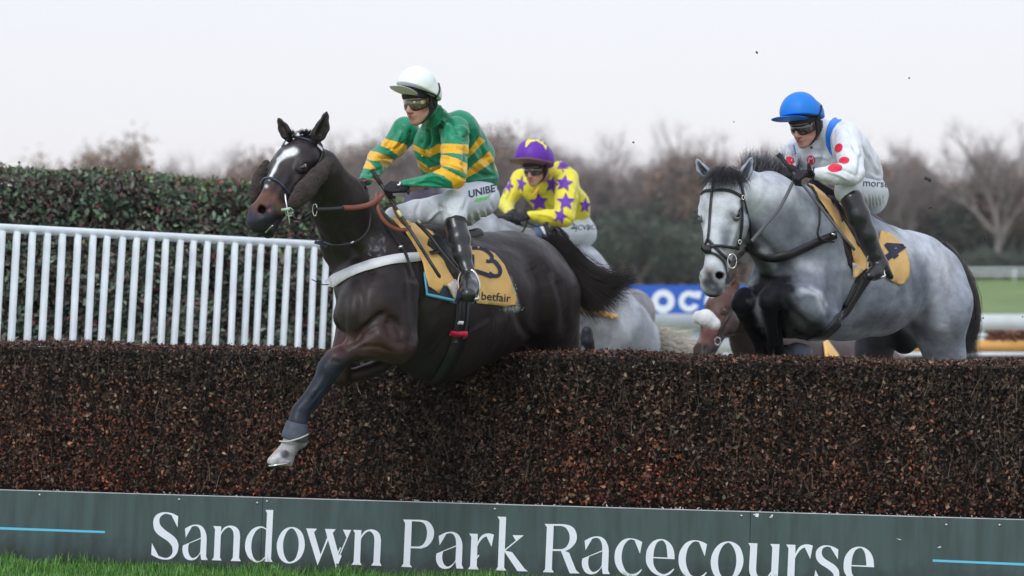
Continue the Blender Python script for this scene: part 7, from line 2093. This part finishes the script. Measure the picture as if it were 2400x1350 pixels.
HOOP = {'torso': [[(945, 336), (970, 340), (990, 350), (1003, 350), (1020, 338), (1045, 334), (1045, 358), (1025, 357), (1003, 368), (985, 360), (966, 350), (948, 352)],
                  [(972, 370), (985, 378), (1004, 393), (1022, 389), (1045, 380), (1060, 395), (1040, 402), (1012, 406), (995, 404), (978, 388), (966, 376)],
                  [(1090, 372), (1097, 358), (1124, 321), (1138, 330), (1118, 352), (1098, 372)], [(1070, 428), (1080, 412), (1098, 400), (1147, 354), (1160, 376), (1120, 404), (1088, 422), (1080, 436)]],
        'near': [[(1028, 341), (1045, 338), (1070, 338), (1102, 341), (1104, 362), (1060, 358), (1028, 361)], [(1026, 365), (1045, 364), (1070, 370), (1102, 387), (1098, 409), (1060, 393), (1026, 386)],
                 [(1014, 404), (1034, 391), (1060, 404), (1100, 424), (1078, 452), (1062, 448), (1058, 426), (1040, 412)]],
        'far': [[(893, 342), (900, 324), (925, 331), (955, 340), (952, 356), (934, 366), (915, 351)], [(855, 372), (866, 354), (885, 357), (922, 374), (924, 392), (905, 393), (888, 378)],
                [(842, 392), (860, 376), (868, 380), (880, 395), (872, 398)], ]}
def col1(v, near, cc):
    x, y = px_of(v); cc = np.tile(np.array(GRN), (len(v), 1))
    wob = 1.5 * wav(v, 41, 3, 14); x = x + wob; y = y + wob
    for lb, polys in HOOP.items():
        m = near == lb
        for pl in polys:
            q = m & in_poly(x, y, pl); cc[q] = GLD
    q = (near == 'torso') & (v[:, 1] > 16.75) & (x > 1000) & (((y > 320) & (y < 345)) | ((y > 375) & (y < 400)))
    cc[q] = GLD
    return cc
F1 = [([(1028, 262), (1060, 290), (1090, 325)], 7, -0.010), ([(1035, 275), (1032, 310), (1030, 340)], 6, -0.014), ([(1100, 300), (1098, 350), (1095, 400)], 8, -0.016),
      ([(1045, 295), (1080, 300), (1110, 320)], 4, 0.007), ([(1050, 310), (1085, 318), (1105, 335)], 4, -0.007), ([(1042, 325), (1070, 322), (1100, 332)], 3, 0.006),
      ([(1036, 350), (1065, 346), (1095, 352)], 3, -0.005), ([(1034, 372), (1065, 374), (1095, 388)], 3, -0.006), ([(1035, 384), (1062, 388), (1092, 402)], 3, 0.006), ([(1028, 396), (1058, 402), (1085, 420)], 3.5, -0.008),
      ([(990, 420), (1020, 415), (1050, 425)], 3.5, 0.007), ([(975, 432), (1010, 428), (1045, 440)], 3.5, -0.006), ([(985, 445), (1020, 442), (1050, 450)], 3, 0.005), ([(1000, 412), (1030, 408)], 3, -0.006),
      ([(985, 295), (988, 320), (985, 345)], 4, -0.009), ([(1000, 300), (1006, 325), (1000, 350)], 4, -0.010), ([(1012, 290), (1018, 320), (1014, 345)], 4, 0.008), ([(965, 300), (960, 330), (952, 350)], 6, -0.012),
      ([(990, 352), (1000, 372), (1020, 385)], 4, -0.007), ([(1010, 350), (1015, 370), (1030, 380)], 4, 0.007), ([(975, 360), (990, 380), (1010, 395)], 4, 0.006),
      ([(930, 300), (915, 325), (902, 345)], 3.5, -0.006), ([(940, 312), (928, 338), (915, 355)], 3.5, 0.006), ([(950, 330), (930, 345), (905, 352)], 3, -0.006), ([(925, 372), (900, 368), (872, 372)], 4, -0.010), ([(918, 382), (895, 378), (870, 380)], 3, 0.008), ([(895, 395), (875, 400), (858, 410)], 3.5, -0.006), ([(890, 410), (872, 412)], 3, 0.006),
      ([(1115, 320), (1130, 350), (1148, 385)], 5, -0.007), ([(1105, 350), (1125, 385), (1150, 405)], 5, 0.007), ([(1098, 390), (1125, 405), (1155, 412)], 4, -0.008), ([(1090, 425), (1125, 418), (1160, 418)], 4, 0.008), ([(1110, 385), (1130, 372), (1148, 368)], 4, -0.006)]
shirt1 = garment("silk_jacket", {
    'torso': [[(1020, 283, 16.50, 32), (1038, 322, 16.58, 56), (1078, 372, 16.70, 66), (1112, 410, 16.78, 50)], [(1015, 340, 16.62, 48), (1030, 395, 16.72, 46)], [(1078, 300, 16.58, 42), (1120, 365, 16.74, 40)],
              [(1110, 415, 16.78, 50), (1122, 418, 16.80, 46)], [(1016, 264, 16.37, 23), (1024, 282, 16.45, 30)]],
    'near': [[(1066, 308, 16.38, 36), (1066, 352, 16.22, 32), (1062, 410, 16.05, 31)], [(1060, 414, 16.04, 31), (1012, 432, 15.98, 24), (952, 438, 15.96, 16)]],
    'far': [[(950, 306, 16.78, 33), (925, 342, 16.76, 26), (888, 372, 16.66, 25)], [(888, 374, 16.66, 26), (874, 398, 16.48, 23), (858, 422, 16.32, 15)]]},
    m_silk, j1, vox=0.0046, disp=lambda p, n: 0.0032 * wav(p, 42, 5, 30, (1, 1, 0.7)) + 0.0014 * wav(p, 43, 5, 75) + 2.2 * sculpt(p, n, F1), colfn=col1, default=GRN,
    cuts=[(P(1100, 452, 16.7), nrm(V(-0.05, 0, -1)))])
bs1 = bvh_of(shirt1)
sheet("collar", [(1000, 292), (1012, 300), (1030, 285), (1036, 258), (1030, 248), (1022, 262), (1012, 280)], bs1, simple("green_silk", GRN, rough=0.45, sheen=0.1, bump=0.2), j1, off=0.006, step=6)
for (x, y) in ((990, 365), (1010, 396)):
    h = hit(bs1, x, y); b = Body(0.0025, 0.001); b.ball(h[0] + h[1] * 0.001, 0.007, col=(1, 1, 1)); vv, ff, cc = b.mesh(); mesh_obj("button", vv, ff, simple("gold_button", GLD, rough=0.4), shirt1)
tube("placket", [h[0] for h in (hit(bs1, 986, 315), hit(bs1, 988, 335), hit(bs1, 990, 365), hit(bs1, 1010, 396)) if h], 0.002, bpy.data.materials["green_silk"], shirt1, sides=6)
BRE = (0.63, 0.67, 0.74)
F1b = [([(1060, 505), (1045, 490), (1040, 465)], 6, 0.005), ([(1110, 500), (1118, 525), (1125, 540)], 3.5, -0.008), ([(1125, 495), (1132, 520)], 3.5, -0.008), ([(1140, 490), (1146, 515)], 3.5, -0.008), ([(1102, 500), (1105, 530)], 3.5, 0.007), ([(1118, 492), (1126, 520)], 3, 0.007), ([(1134, 490), (1140, 512)], 3, 0.007),
       ([(985, 470), (975, 500), (980, 530)], 5, -0.006), ([(1000, 465), (1020, 480), (1040, 490)], 5, -0.006), ([(1000, 520), (1020, 500), (1040, 490)], 4, 0.006), ([(950, 485), (960, 505)], 4, -0.004), ([(1085, 500), (1092, 475), (1100, 455)], 4, -0.005), ([(1072, 500), (1078, 480)], 3, 0.004), ([(1048, 500), (1042, 480), (1050, 455)], 3, -0.004), ([(1160, 440), (1150, 470), (1158, 495)], 4, -0.005)]
bre1 = garment("breeches", {'torso': [[(1122, 440, 16.80, 42), (1128, 465, 16.80, 44)]],
    'near': [[(1130, 466, 16.72, 42), (1098, 472, 16.42, 42), (1062, 480, 16.12, 35)], [(1062, 482, 16.12, 34), (1066, 508, 16.09, 29)]],
    'far': [[(1090, 486, 16.96, 44), (1030, 498, 16.88, 40), (975, 500, 16.80, 31), (920, 503, 16.76, 18)], [(925, 505, 16.76, 18), (945, 560, 16.95, 22)]]},
    m_breech, j1, disp=lambda p, n: 0.0022 * wav(p, 44, 5, 26) + 1.5 * sculpt(p, n, F1b), default=BRE, cuts=[(P(1066, 516, 16.1), nrm(V(0.12, 0, -1)))] if False else ())
bb1 = bvh_of(bre1)
word("UNIBET", (1098, 464), (0.97, -0.24), (-0.10, -1), 23, bb1, M_NAVY, bre1, bold=0.02, off=0.003)
m_lime = simple("lime_print", (0.10, 0.72, 0.08), rough=0.6)
for i in range(5): print_flat("mark", [[(1111 + i * 6.4, 474 - i * 1.4), (1116 + i * 6.4, 472 - i * 1.4), (1120 + i * 6.4, 464 - i * 1.5), (1115 + i * 6.4, 466 - i * 1.5)]], bb1, m_lime, bre1, off=0.004)
# boots
def boot(name, ch, toe, parent, heel=None):
    B = Body(0.005, 0.012); limb(B, ch, (1, 1, 1), 0.02)
    limb(B, toe, (1, 1, 1), 0.02)
    if heel: limb(B, heel, (1, 1, 1), 0.006)
    vv, ff, cc = B.mesh(disp=lambda p, n: 0.0004 * wav(p, 51, 3, 22, (1, 1, 2.0)))
    return mesh_obj(name, vv, ff, M_BOOT, parent)
bt1 = boot("boot", [(1067, 522, 16.07, 26), (1076, 560, 16.03, 26), (1083, 596, 16.0, 22), (1094, 630, 15.97, 16), (1100, 648, 15.96, 18)], [(1101, 652, 15.95, 19), (1099, 676, 15.84, 22), (1097, 690, 15.76, 19)], j1, heel=[(1106, 668, 16.0, 18), (1108, 692, 16.0, 16)])
B = Body(0.005, 0.01); limb(B, [(1066, 506, 16.08, 24), (1068, 524, 16.07, 27)], (1, 1, 1)); vv, ff, cc = B.mesh(); mesh_obj("sock_top", vv, ff, M_BLACK, bt1)
boot("boot", [(944, 560, 16.97, 24), (955, 610, 17.02, 20), (975, 655, 17.05, 15)], [(978, 660, 17.03, 16), (968, 690, 16.92, 18)], j1)
glove("glove", P(948, 437, 15.97), P(900, 436, 15.90) - P(950, 438, 15.98), (0.1, -0.45, 1), j1, left=True, k=1.02)
glove("glove", P(850, 427, 16.28), P(826, 440, 16.05) - P(850, 425, 16.28), (-0.2, -0.45, 1), j1, left=False, k=1.0)
wl = print_flat("glove_mark", [band([(932, 424), (937, 428), (936, 433), (931, 434)], 3)], bvh_of(bpy.data.objects["glove"]), M_WEBBING, bpy.data.objects["glove"], off=0.003)
tube("cuff", [P(957 + 3 * math.cos(a), 438 + 17 * math.sin(a), 15.965 + 0.042 * math.cos(a)) for a in np.linspace(0, 2 * math.pi, 10, endpoint=False)], 0.004, M_BLACK, j1, sides=6, sub=2, closed=True)
m_lens1 = simple("amber_lens", (0.10, 0.075, 0.045), rough=0.08, spec=0.8, coat=1.0)
m_lensk = simple("dark_lens", (0.012, 0.012, 0.014), rough=0.08, spec=0.8, coat=1.0)
m_rim = simple("goggle_rim", (0.035, 0.018, 0.015), rough=0.5)
goggles(H1, j1, m_lens1, m_rim, extra=simple("vent_yellow", (0.42, 0.40, 0.16), rough=0.5))
rn1 = nrm(V(-0.34, -0.22, -1)); harness(H1, j1, (P(968, 214, 16.30), rn1))
WHC = (0.80, 0.86, 0.86)
hm1 = helmet(H1, j1, WHC, (0.72, 0.76, 0.80), P(979, 209, 16.27), R(52, 16.3), rn1, P(968, 214, 16.30), P(946, 212, 16.20), R(30, 16.2), stretch=1.5)
hb1 = bvh_of(hm1)
strap("goggle_strap", [(936, 200), (955, 202), (980, 208), (1005, 216), (1024, 224)], [3, 6, 6.5, 7, 7], hb1, M_NAVYSTRAP, hm1, off=0.002, th=0.003)
strap("cap_tie", [(1027, 196), (1029, 210), (1024, 224), (1012, 232)], 4, hb1, M_BLACK, hm1, off=0.003)
# whip
whp = tag(stick("whip", P(872, 399, 16.02), P(1030, 648, 15.72), 0.0085, 0.0095, None), "black whip held by the jockey in green and gold, pointing down across the yellow cloth", "whip", group="whips carried by the jockeys")
tube("grip", [P(872, 399, 16.02), P(893, 432, 15.98)], 0.0125, M_BLACK, whp, sides=10)
tube("flap", [P(985, 577, 15.80), P(1031, 650, 15.72)], [0.009, 0.014], M_LEATHER, whp, sides=6, flat=0.5)
tube("band", [P(932, 494, 15.90), P(941, 508, 15.885)], 0.0095, simple("pale_yellow_tape", (0.6, 0.62, 0.30), rough=0.6), whp, sides=10)

# ------------------------------------------------------------------ white, blue and red rider of the right-hand grey
j2 = tag(empty("person", tuple(P(2040, 480, 17.3))), "jockey in white silks with red spots and royal blue cap on the right-hand grey", "jockey", group="jockeys in the race")
H2 = HeadFrame(P(1890, 294, 17.0), V(-0.64, -0.69, -0.34))
WSL = (0.70, 0.735, 0.80)
rider_body(H2, (1928, 318, 17.12, 22), [(1950, 340, 17.18, 40), (2000, 385, 17.28, 42), (2035, 430, 17.34, 34)],
    [[(1978, 330, 17.0, 20), (1998, 405, 16.68, 17), (1915, 408, 16.64, 11), (1890, 408, 16.62, 11)], [(1872, 340, 17.3, 18), (1850, 388, 17.0, 14), (1848, 402, 16.86, 11)]],
    [[(2040, 450, 17.32, 30), (1988, 450, 16.78, 22), (2030, 545, 16.76, 14), (2062, 620, 16.76, 10), (2045, 640, 16.70, 11)], [(2030, 460, 17.5, 28), (1960, 470, 17.6, 18), (1975, 570, 17.75, 14), (2000, 630, 17.8, 11)]], j2)
F2 = [([(1955, 290), (1948, 330), (1955, 360)], 6, -0.010), ([(1975, 290), (1995, 330), (2015, 370)], 6, -0.007), ([(2022, 350), (2018, 390), (2010, 425)], 7, -0.014), ([(2030, 350), (2045, 385), (2060, 405)], 5, 0.007), ([(2010, 330), (2035, 370), (2055, 410)], 4, -0.006),
      ([(1950, 395), (1980, 400), (2005, 415)], 3.5, -0.006), ([(1930, 400), (1960, 408), (1990, 422)], 3.5, 0.006), ([(1960, 385), (1985, 380), (2012, 388)], 3.5, -0.006), ([(1965, 365), (1990, 362), (2015, 372)], 3.5, 0.006), ([(1968, 345), (1990, 345), (2015, 352)], 3.5, -0.005),
      ([(1885, 360), (1910, 352), (1935, 356)], 4, -0.007), ([(1890, 370), (1915, 366), (1940, 372)], 4, 0.006), ([(1855, 345), (1862, 370), (1858, 390)], 4, -0.006), ([(2035, 405), (2050, 415), (2066, 418)], 4, 0.007), ([(1925, 330), (1930, 360), (1925, 385)], 5, -0.008)]
shirt2 = garment("silk_jacket", {
    'torso': [[(1925, 310, 17.10, 30), (1948, 330, 17.16, 46), (1980, 355, 17.24, 58), (2012, 388, 17.32, 50), (2032, 408, 17.36, 38)], [(1895, 355, 17.14, 40), (1930, 380, 17.22, 46)], [(1955, 308, 17.2, 34), (1975, 318, 17.22, 36)], [(1915, 296, 17.06, 20), (1928, 306, 17.1, 28)]],
    'near': [[(1985, 326, 17.0, 36), (1994, 366, 16.84, 32), (1998, 404, 16.66, 29)], [(1996, 406, 16.66, 29), (1955, 408, 16.62, 23), (1912, 408, 16.60, 15)]],
    'far': [[(1876, 344, 17.30, 32), (1852, 366, 17.14, 26), (1846, 388, 16.98, 20)]]},
    m_silk, j2, disp=lambda p, n: 0.0026 * wav(p, 62, 5, 28, (1, 1, 0.7)) + 0.0010 * wav(p, 63, 5, 70) + 1.7 * sculpt(p, n, F2), default=WSL)
bs2 = bvh_of(shirt2)
m_royal = simple("royal_blue_silk", (0.012, 0.20, 0.72), rough=0.5, sheen=0.1, bump=0.15)
m_spot = simple("red_silk", (0.72, 0.015, 0.05), rough=0.5)
print_flat("blue_epaulette", [[(1953, 277), (1966, 274), (1976, 279), (1962, 290), (1952, 304), (1946, 322), (1946, 340), (1951, 366), (1943, 356), (1936, 340), (1934, 318), (1938, 298), (1944, 285)]], bs2, m_royal, shirt2, off=0.002)
print_flat("blue_seam", [band([(1860, 340), (1863, 352), (1864, 362)], 3)], bs2, m_royal, shirt2, off=0.002)
def ell(cx, cy, rx, ry, a=0.0, n=22): 
    ca, sa = math.cos(a), math.sin(a)
    return [(cx + rx * math.cos(t) * ca - ry * math.sin(t) * sa, cy + rx * math.cos(t) * sa + ry * math.sin(t) * ca) for t in np.linspace(0, 2 * math.pi, n, endpoint=False)]
for q in ((1966, 347, 8.5, 11, 0.5), (1979, 376, 12, 8, -0.1), (1957, 394, 17, 9.5, -0.1), (1852, 376, 11, 7.5, 0.6)):
    print_flat("red_spot", [ell(*q)], bs2, m_spot, shirt2, off=0.0025)
print_flat("badge", [ell(1901, 375, 9.5, 10.5)], bs2, m_spot, shirt2, off=0.003)
print_flat("badge_letter", [band([(1896, 380), (1896, 372), (1899, 370), (1901, 373), (1903, 370), (1906, 372), (1906, 380)], 1.8)], bs2, M_WEBBING, shirt2, off=0.0048)
word("morse", (1916, 329), (0.28, -0.96), (-0.96, -0.28), 15, bs2, M_NAVY, shirt2, off=0.004)
for (x, y) in ((1902, 346),):
    h = hit(bs2, x, y)
    if h: b = Body(0.0025, 0.001); b.ball(h[0], 0.008, col=(1, 1, 1)); vv, ff, cc = b.mesh(); mesh_obj("button", vv, ff, M_NAVYSTRAP, shirt2)
F2b = [([(2035 + 8 * i, 455 + i), (2038 + 8 * i, 490 - 2 * i)], 2.8, -0.006) for i in range(5)] + [([(2031 + 8 * i, 455 + i), (2034 + 8 * i, 490 - 2 * i)], 2.5, 0.005) for i in range(5)] + [([(1960, 440), (1985, 445), (2010, 440)], 4, -0.004), ([(2015, 440), (2020, 470), (2025, 490)], 5, -0.008)]
bre2 = garment("breeches", {'torso': [[(2030, 425, 17.36, 36), (2042, 458, 17.36, 38)], [(2042, 458, 17.36, 38), (2042, 470, 17.34, 34)]],
    'near': [[(2038, 455, 17.26, 36), (2012, 448, 17.0, 34), (1986, 448, 16.76, 29)], [(1986, 450, 16.76, 28), (1996, 464, 16.76, 26)]],
    'far': [[(2030, 465, 17.5, 34), (1960, 472, 17.6, 22)]]}, m_breech, j2, disp=lambda p, n: 0.0018 * wav(p, 64, 5, 26) + sculpt(p, n, F2b), default=(0.62, 0.66, 0.70))
bb2 = bvh_of(bre2)
word("morse", (2021, 436), (0.995, 0.06), (0.05, -1), 24, bb2, M_NAVY, bre2, off=0.003)
boot("boot", [(1996, 466, 16.74, 27), (2012, 505, 16.73, 26), (2032, 550, 16.73, 22), (2054, 600, 16.74, 17), (2064, 618, 16.75, 18)], [(2064, 624, 16.74, 18), (2050, 640, 16.70, 16), (2038, 647, 16.66, 12)], j2, heel=[(2072, 632, 16.76, 16), (2087, 648, 16.78, 8)])
glove("glove", P(1900, 408, 16.60), P(1858, 408, 16.52) - P(1902, 408, 16.60), (0.1, -0.35, 1), j2, left=True, k=1.05, thumb_up=True)
glove("glove", P(1852, 398, 16.86), P(1838, 410, 16.60) - P(1852, 396, 16.88), (-0.1, -0.3, 1), j2, left=False, k=1.0)
tube("cuff", [P(1908 + 2 * math.cos(a), 408 + 15.5 * math.sin(a), 16.60 + 0.038 * math.cos(a)) for a in np.linspace(0, 2 * math.pi, 10, endpoint=False)], 0.004, M_BLACK, j2, sides=6, sub=2, closed=True)
goggles(H2, j2, m_lensk, m_rim); rn2 = nrm(V(0.02, -0.14, -1)); harness(H2, j2, (P(1876, 279, 17.0), rn2))

hm2 = helmet(H2, j2, (0.012, 0.20, 0.72), (0.012, 0.18, 0.66), P(1877, 263, 16.96), R(51, 17), rn2, P(1876, 279, 17.0), P(1850, 279, 16.90), R(36, 17), stretch=0.4)
strap("cap_tie", [(1924, 248), (1922, 262), (1914, 274), (1906, 282)], 4, bvh_of(hm2), M_BLACK, hm2, off=0.003)
wh2 = tag(stick("whip", P(1826, 363, 16.60), P(2003, 586, 16.38), 0.0075, 0.0085, None, simple("grey_whip", (0.06, 0.06, 0.075), rough=0.5)), "dark grey whip held upright in the fist of the blue-capped jockey", "whip", group="whips carried by the jockeys")
tube("grip", [P(1826, 363, 16.60), P(1858, 403, 16.56)], 0.0125, M_BLACK, wh2, sides=10)
tube("knob", [P(1823, 361, 16.60), P(1829, 367, 16.60)], 0.015, M_BLACK, wh2, sides=10)

# ------------------------------------------------------------------ yellow rider with purple stars
j3 = tag(empty("person", tuple(P(1350, 560, 22.4))), "jockey in yellow silks with purple stars and a purple cap, riding between the two leaders", "jockey", group="jockeys in the race")
H3 = HeadFrame(P(1255, 397, 22.1), V(-0.45, -0.86, -0.25))
YEL = (0.78, 0.70, 0.045); PUR = (0.13, 0.025, 0.40)
rider_body(H3, (1282, 412, 22.25, 17), [(1295, 435, 22.3, 30), (1325, 475, 22.4, 32), (1350, 520, 22.5, 28)],
    [[(1325, 425, 22.15, 15), (1324, 508, 21.85, 13), (1250, 505, 21.8, 9)], [(1218, 420, 22.5, 14), (1186, 478, 22.3, 11), (1196, 500, 22.0, 8)]],
    [[(1350, 540, 22.45, 24), (1290, 560, 21.95, 16), (1330, 650, 22.0, 11), (1350, 690, 22.0, 9)], [(1340, 545, 22.7, 22), (1280, 570, 22.8, 15), (1310, 660, 22.9, 10)]], j3)
F3 = [([(1298, 400), (1296, 440), (1300, 480)], 5, -0.012), ([(1355, 440), (1352, 480), (1348, 505)], 5, -0.016), ([(1240, 450), (1265, 460), (1290, 455)], 3, -0.008), ([(1245, 440), (1258, 452), (1262, 470)], 3, 0.007), ([(1300, 500), (1325, 508), (1340, 520)], 3, -0.007), ([(1250, 500), (1285, 506), (1315, 522)], 3, 0.007),
      ([(1310, 430), (1330, 428), (1350, 440)], 3, 0.007), ([(1308, 470), (1330, 468), (1350, 478)], 3, -0.007), ([(1205, 430), (1195, 455), (1185, 475)], 3, -0.006), ([(1300, 385), (1325, 395), (1345, 420)], 3.5, -0.007), ([(1255, 470), (1275, 480), (1290, 485)], 3, -0.008), ([(1365, 450), (1372, 480), (1380, 500)], 3.5, -0.008)]
shirt3 = garment("silk_jacket", {
    'torso': [[(1285, 405, 22.25, 22), (1298, 428, 22.3, 36), (1318, 455, 22.38, 44), (1342, 485, 22.46, 40), (1348, 500, 22.5, 34)], [(1250, 442, 22.4, 30), (1275, 468, 22.42, 32)], [(1310, 402, 22.35, 24), (1330, 420, 22.4, 28)]],
    'near': [[(1330, 424, 22.15, 27), (1328, 465, 22.0, 27), (1322, 508, 21.85, 25)], [(1320, 510, 21.84, 24), (1282, 510, 21.8, 18), (1242, 505, 21.76, 11)]],
    'far': [[(1222, 420, 22.5, 24), (1200, 455, 22.42, 20), (1186, 480, 22.3, 18)], [(1186, 480, 22.3, 17), (1196, 500, 22.05, 12)]]},
    m_silk, j3, vox=0.007, disp=lambda p, n: 0.0035 * wav(p, 72, 5, 26, (1, 1, 0.7)) + 1.5 * sculpt(p, n, F3), default=YEL)
bs3 = bvh_of(shirt3)
m_pur = simple("purple_silk", PUR, rough=0.5, sheen=0.1)
def star(cx, cy, r, rot=0.0, q=0.46, n=5, sx=1.0):
    return [(cx + sx * (r if i % 2 == 0 else r * q) * math.sin(rot + math.pi * i / n), cy - (r if i % 2 == 0 else r * q) * math.cos(rot + math.pi * i / n)) for i in range(2 * n)]
for (zx, zy, r, rot, sx) in ((380, 565, 21, 0.2, 0.6), (240, 580, 17, 0.5, 0.8), (575, 760, 24, -0.1, 1.0), (715, 570, 24, 0.25, 0.7), (850, 560, 21, 0.15, 1.0), (865, 760, 22, 0.0, 1.0), (805, 915, 20, 0.35, 0.9), (1072, 800, 20, 0.1, 0.75), (830, 360, 19, 0.5, 0.8), (420, 815, 14, 0.3, 0.8), (1018, 530, 14, 0.2, 0.35), (190, 640, 9, 0, 0.7), (990, 640, 0.1, 0, 1)):
    if r > 1: print_flat("star", [star(1140 + zx / 4.65, 310 + zy / 4.65, r, rot, sx=sx)], bs3, m_pur, shirt3, off=0.006, limit=(20, 24))
tube("tie", [P(1262, 440, 21.95), P(1256, 450, 21.93), P(1250, 458, 21.93)], 0.01, simple("orange_tie", (0.7, 0.35, 0.03), rough=0.6), shirt3, sides=6)
bre3 = garment("breeches", {'torso': [[(1352, 515, 22.5, 30), (1358, 546, 22.5, 39)], [(1358, 546, 22.5, 39), (1352, 558, 22.48, 32)]], 'near': [[(1350, 545, 22.35, 30), (1300, 560, 22.0, 18)]], 'far': [[(1345, 550, 22.6, 26), (1285, 570, 22.8, 16)]]},
    m_breech, j3, vox=0.007, disp=lambda p, n: 0.002 * wav(p, 74, 5, 22) + sculpt(p, n, [([(1335 + 7 * i, 550), (1338 + 6 * i, 578)], 2.3, -0.007) for i in range(7)]), default=(0.60, 0.66, 0.70))
bb3 = bvh_of(bre3)
word("JCVBO", (1348, 540), (0.99, -0.04), (0.06, -1), 17, bb3, M_NAVY, bre3, off=0.004)
print_flat("mark", [band([(1340, 524), (1346, 528), (1344, 533)], 2.5), [(1338, 534), (1349, 534), (1349, 537), (1338, 537)]], bb3, M_NAVY, bre3, off=0.005)
boot("boot", [(1296, 548, 21.95, 17), (1318, 590, 21.95, 17), (1345, 660, 22.0, 12)], [(1348, 668, 22.0, 12), (1338, 684, 21.9, 12)], j3)
B = Body(0.006, 0.01); limb(B, [(1300, 540, 22.0, 15), (1318, 560, 22.0, 17)], (1, 1, 1)); vv, ff, cc = B.mesh(); mesh_obj("sock_top", vv, ff, simple("navy_sock", (0.012, 0.014, 0.05), rough=0.8), j3)
glove("glove", P(1232, 505, 21.76), P(1200, 508, 21.65) - P(1235, 504, 21.78), (0.1, -0.4, 1), j3, left=True, k=1.05)
glove("glove", P(1200, 500, 22.0), P(1190, 512, 21.8) - P(1200, 498, 22.0), (-0.1, -0.4, 1), j3, left=False, k=1.0)
goggles(H3, j3, m_lensk, m_rim); rn3 = nrm(V(-0.10, -0.18, -1)); harness(H3, j3, (P(1250, 380, 22.0), rn3))

hm3 = helmet(H3, j3, PUR, (0.20, 0.10, 0.14), P(1251, 368, 22.06), R(46.5, 22.1), rn3, P(1250, 380, 22.0), P(1236, 380, 22.0), R(35, 22), stretch=0.4)
hb3 = bvh_of(hm3)
m_yel = simple("yellow_star", (0.80, 0.72, 0.12), rough=0.6)
print_flat("star", [[(1140 + a / 4.65, 310 + b_ / 4.65) for a, b_ in [(425, 165), (432, 100), (470, 66), (540, 52), (600, 60), (640, 100), (656, 150), (648, 198), (615, 140), (545, 96), (480, 112), (440, 160)]]], hb3, m_yel, hm3, off=0.003, limit=(20, 24))
strap("rim_band", [(1207, 374), (1225, 371), (1250, 372), (1275, 377), (1293, 382)], 6, hb3, simple("dusky_band", (0.17, 0.08, 0.10), rough=0.8), hm3, off=0.003)
ribbon("rein", [P(1085, 520, 21.9), P(1120, 512, 21.8), P(1165, 508, 21.7), P(1200, 508, 21.6)], R(8, 21.7), 0.006, M_LEATHER, h3)
ribbon("rein_loop", [P(1230, 492, 21.6), P(1237, 512, 21.6), P(1228, 538, 21.7), P(1216, 552, 21.8)], R(4, 21.7), 0.005, M_LEATHER, h3)
ribbon("rein_loop", [P(1235, 520, 21.6), P(1258, 530, 21.6), P(1285, 522, 21.6)], R(5, 21.7), 0.005, M_LEATHER, h3)
wh3 = tag(stick("whip", P(1276, 522, 21.7), P(1330, 640, 21.6), 0.012, 0.010, None), "black whip of the jockey in yellow and purple, its knob showing under his elbow", "whip", group="whips carried by the jockeys")
tube("grip", [P(1276, 522, 21.7), P(1296, 566, 21.68)], 0.020, M_BLACK, wh3, sides=10)
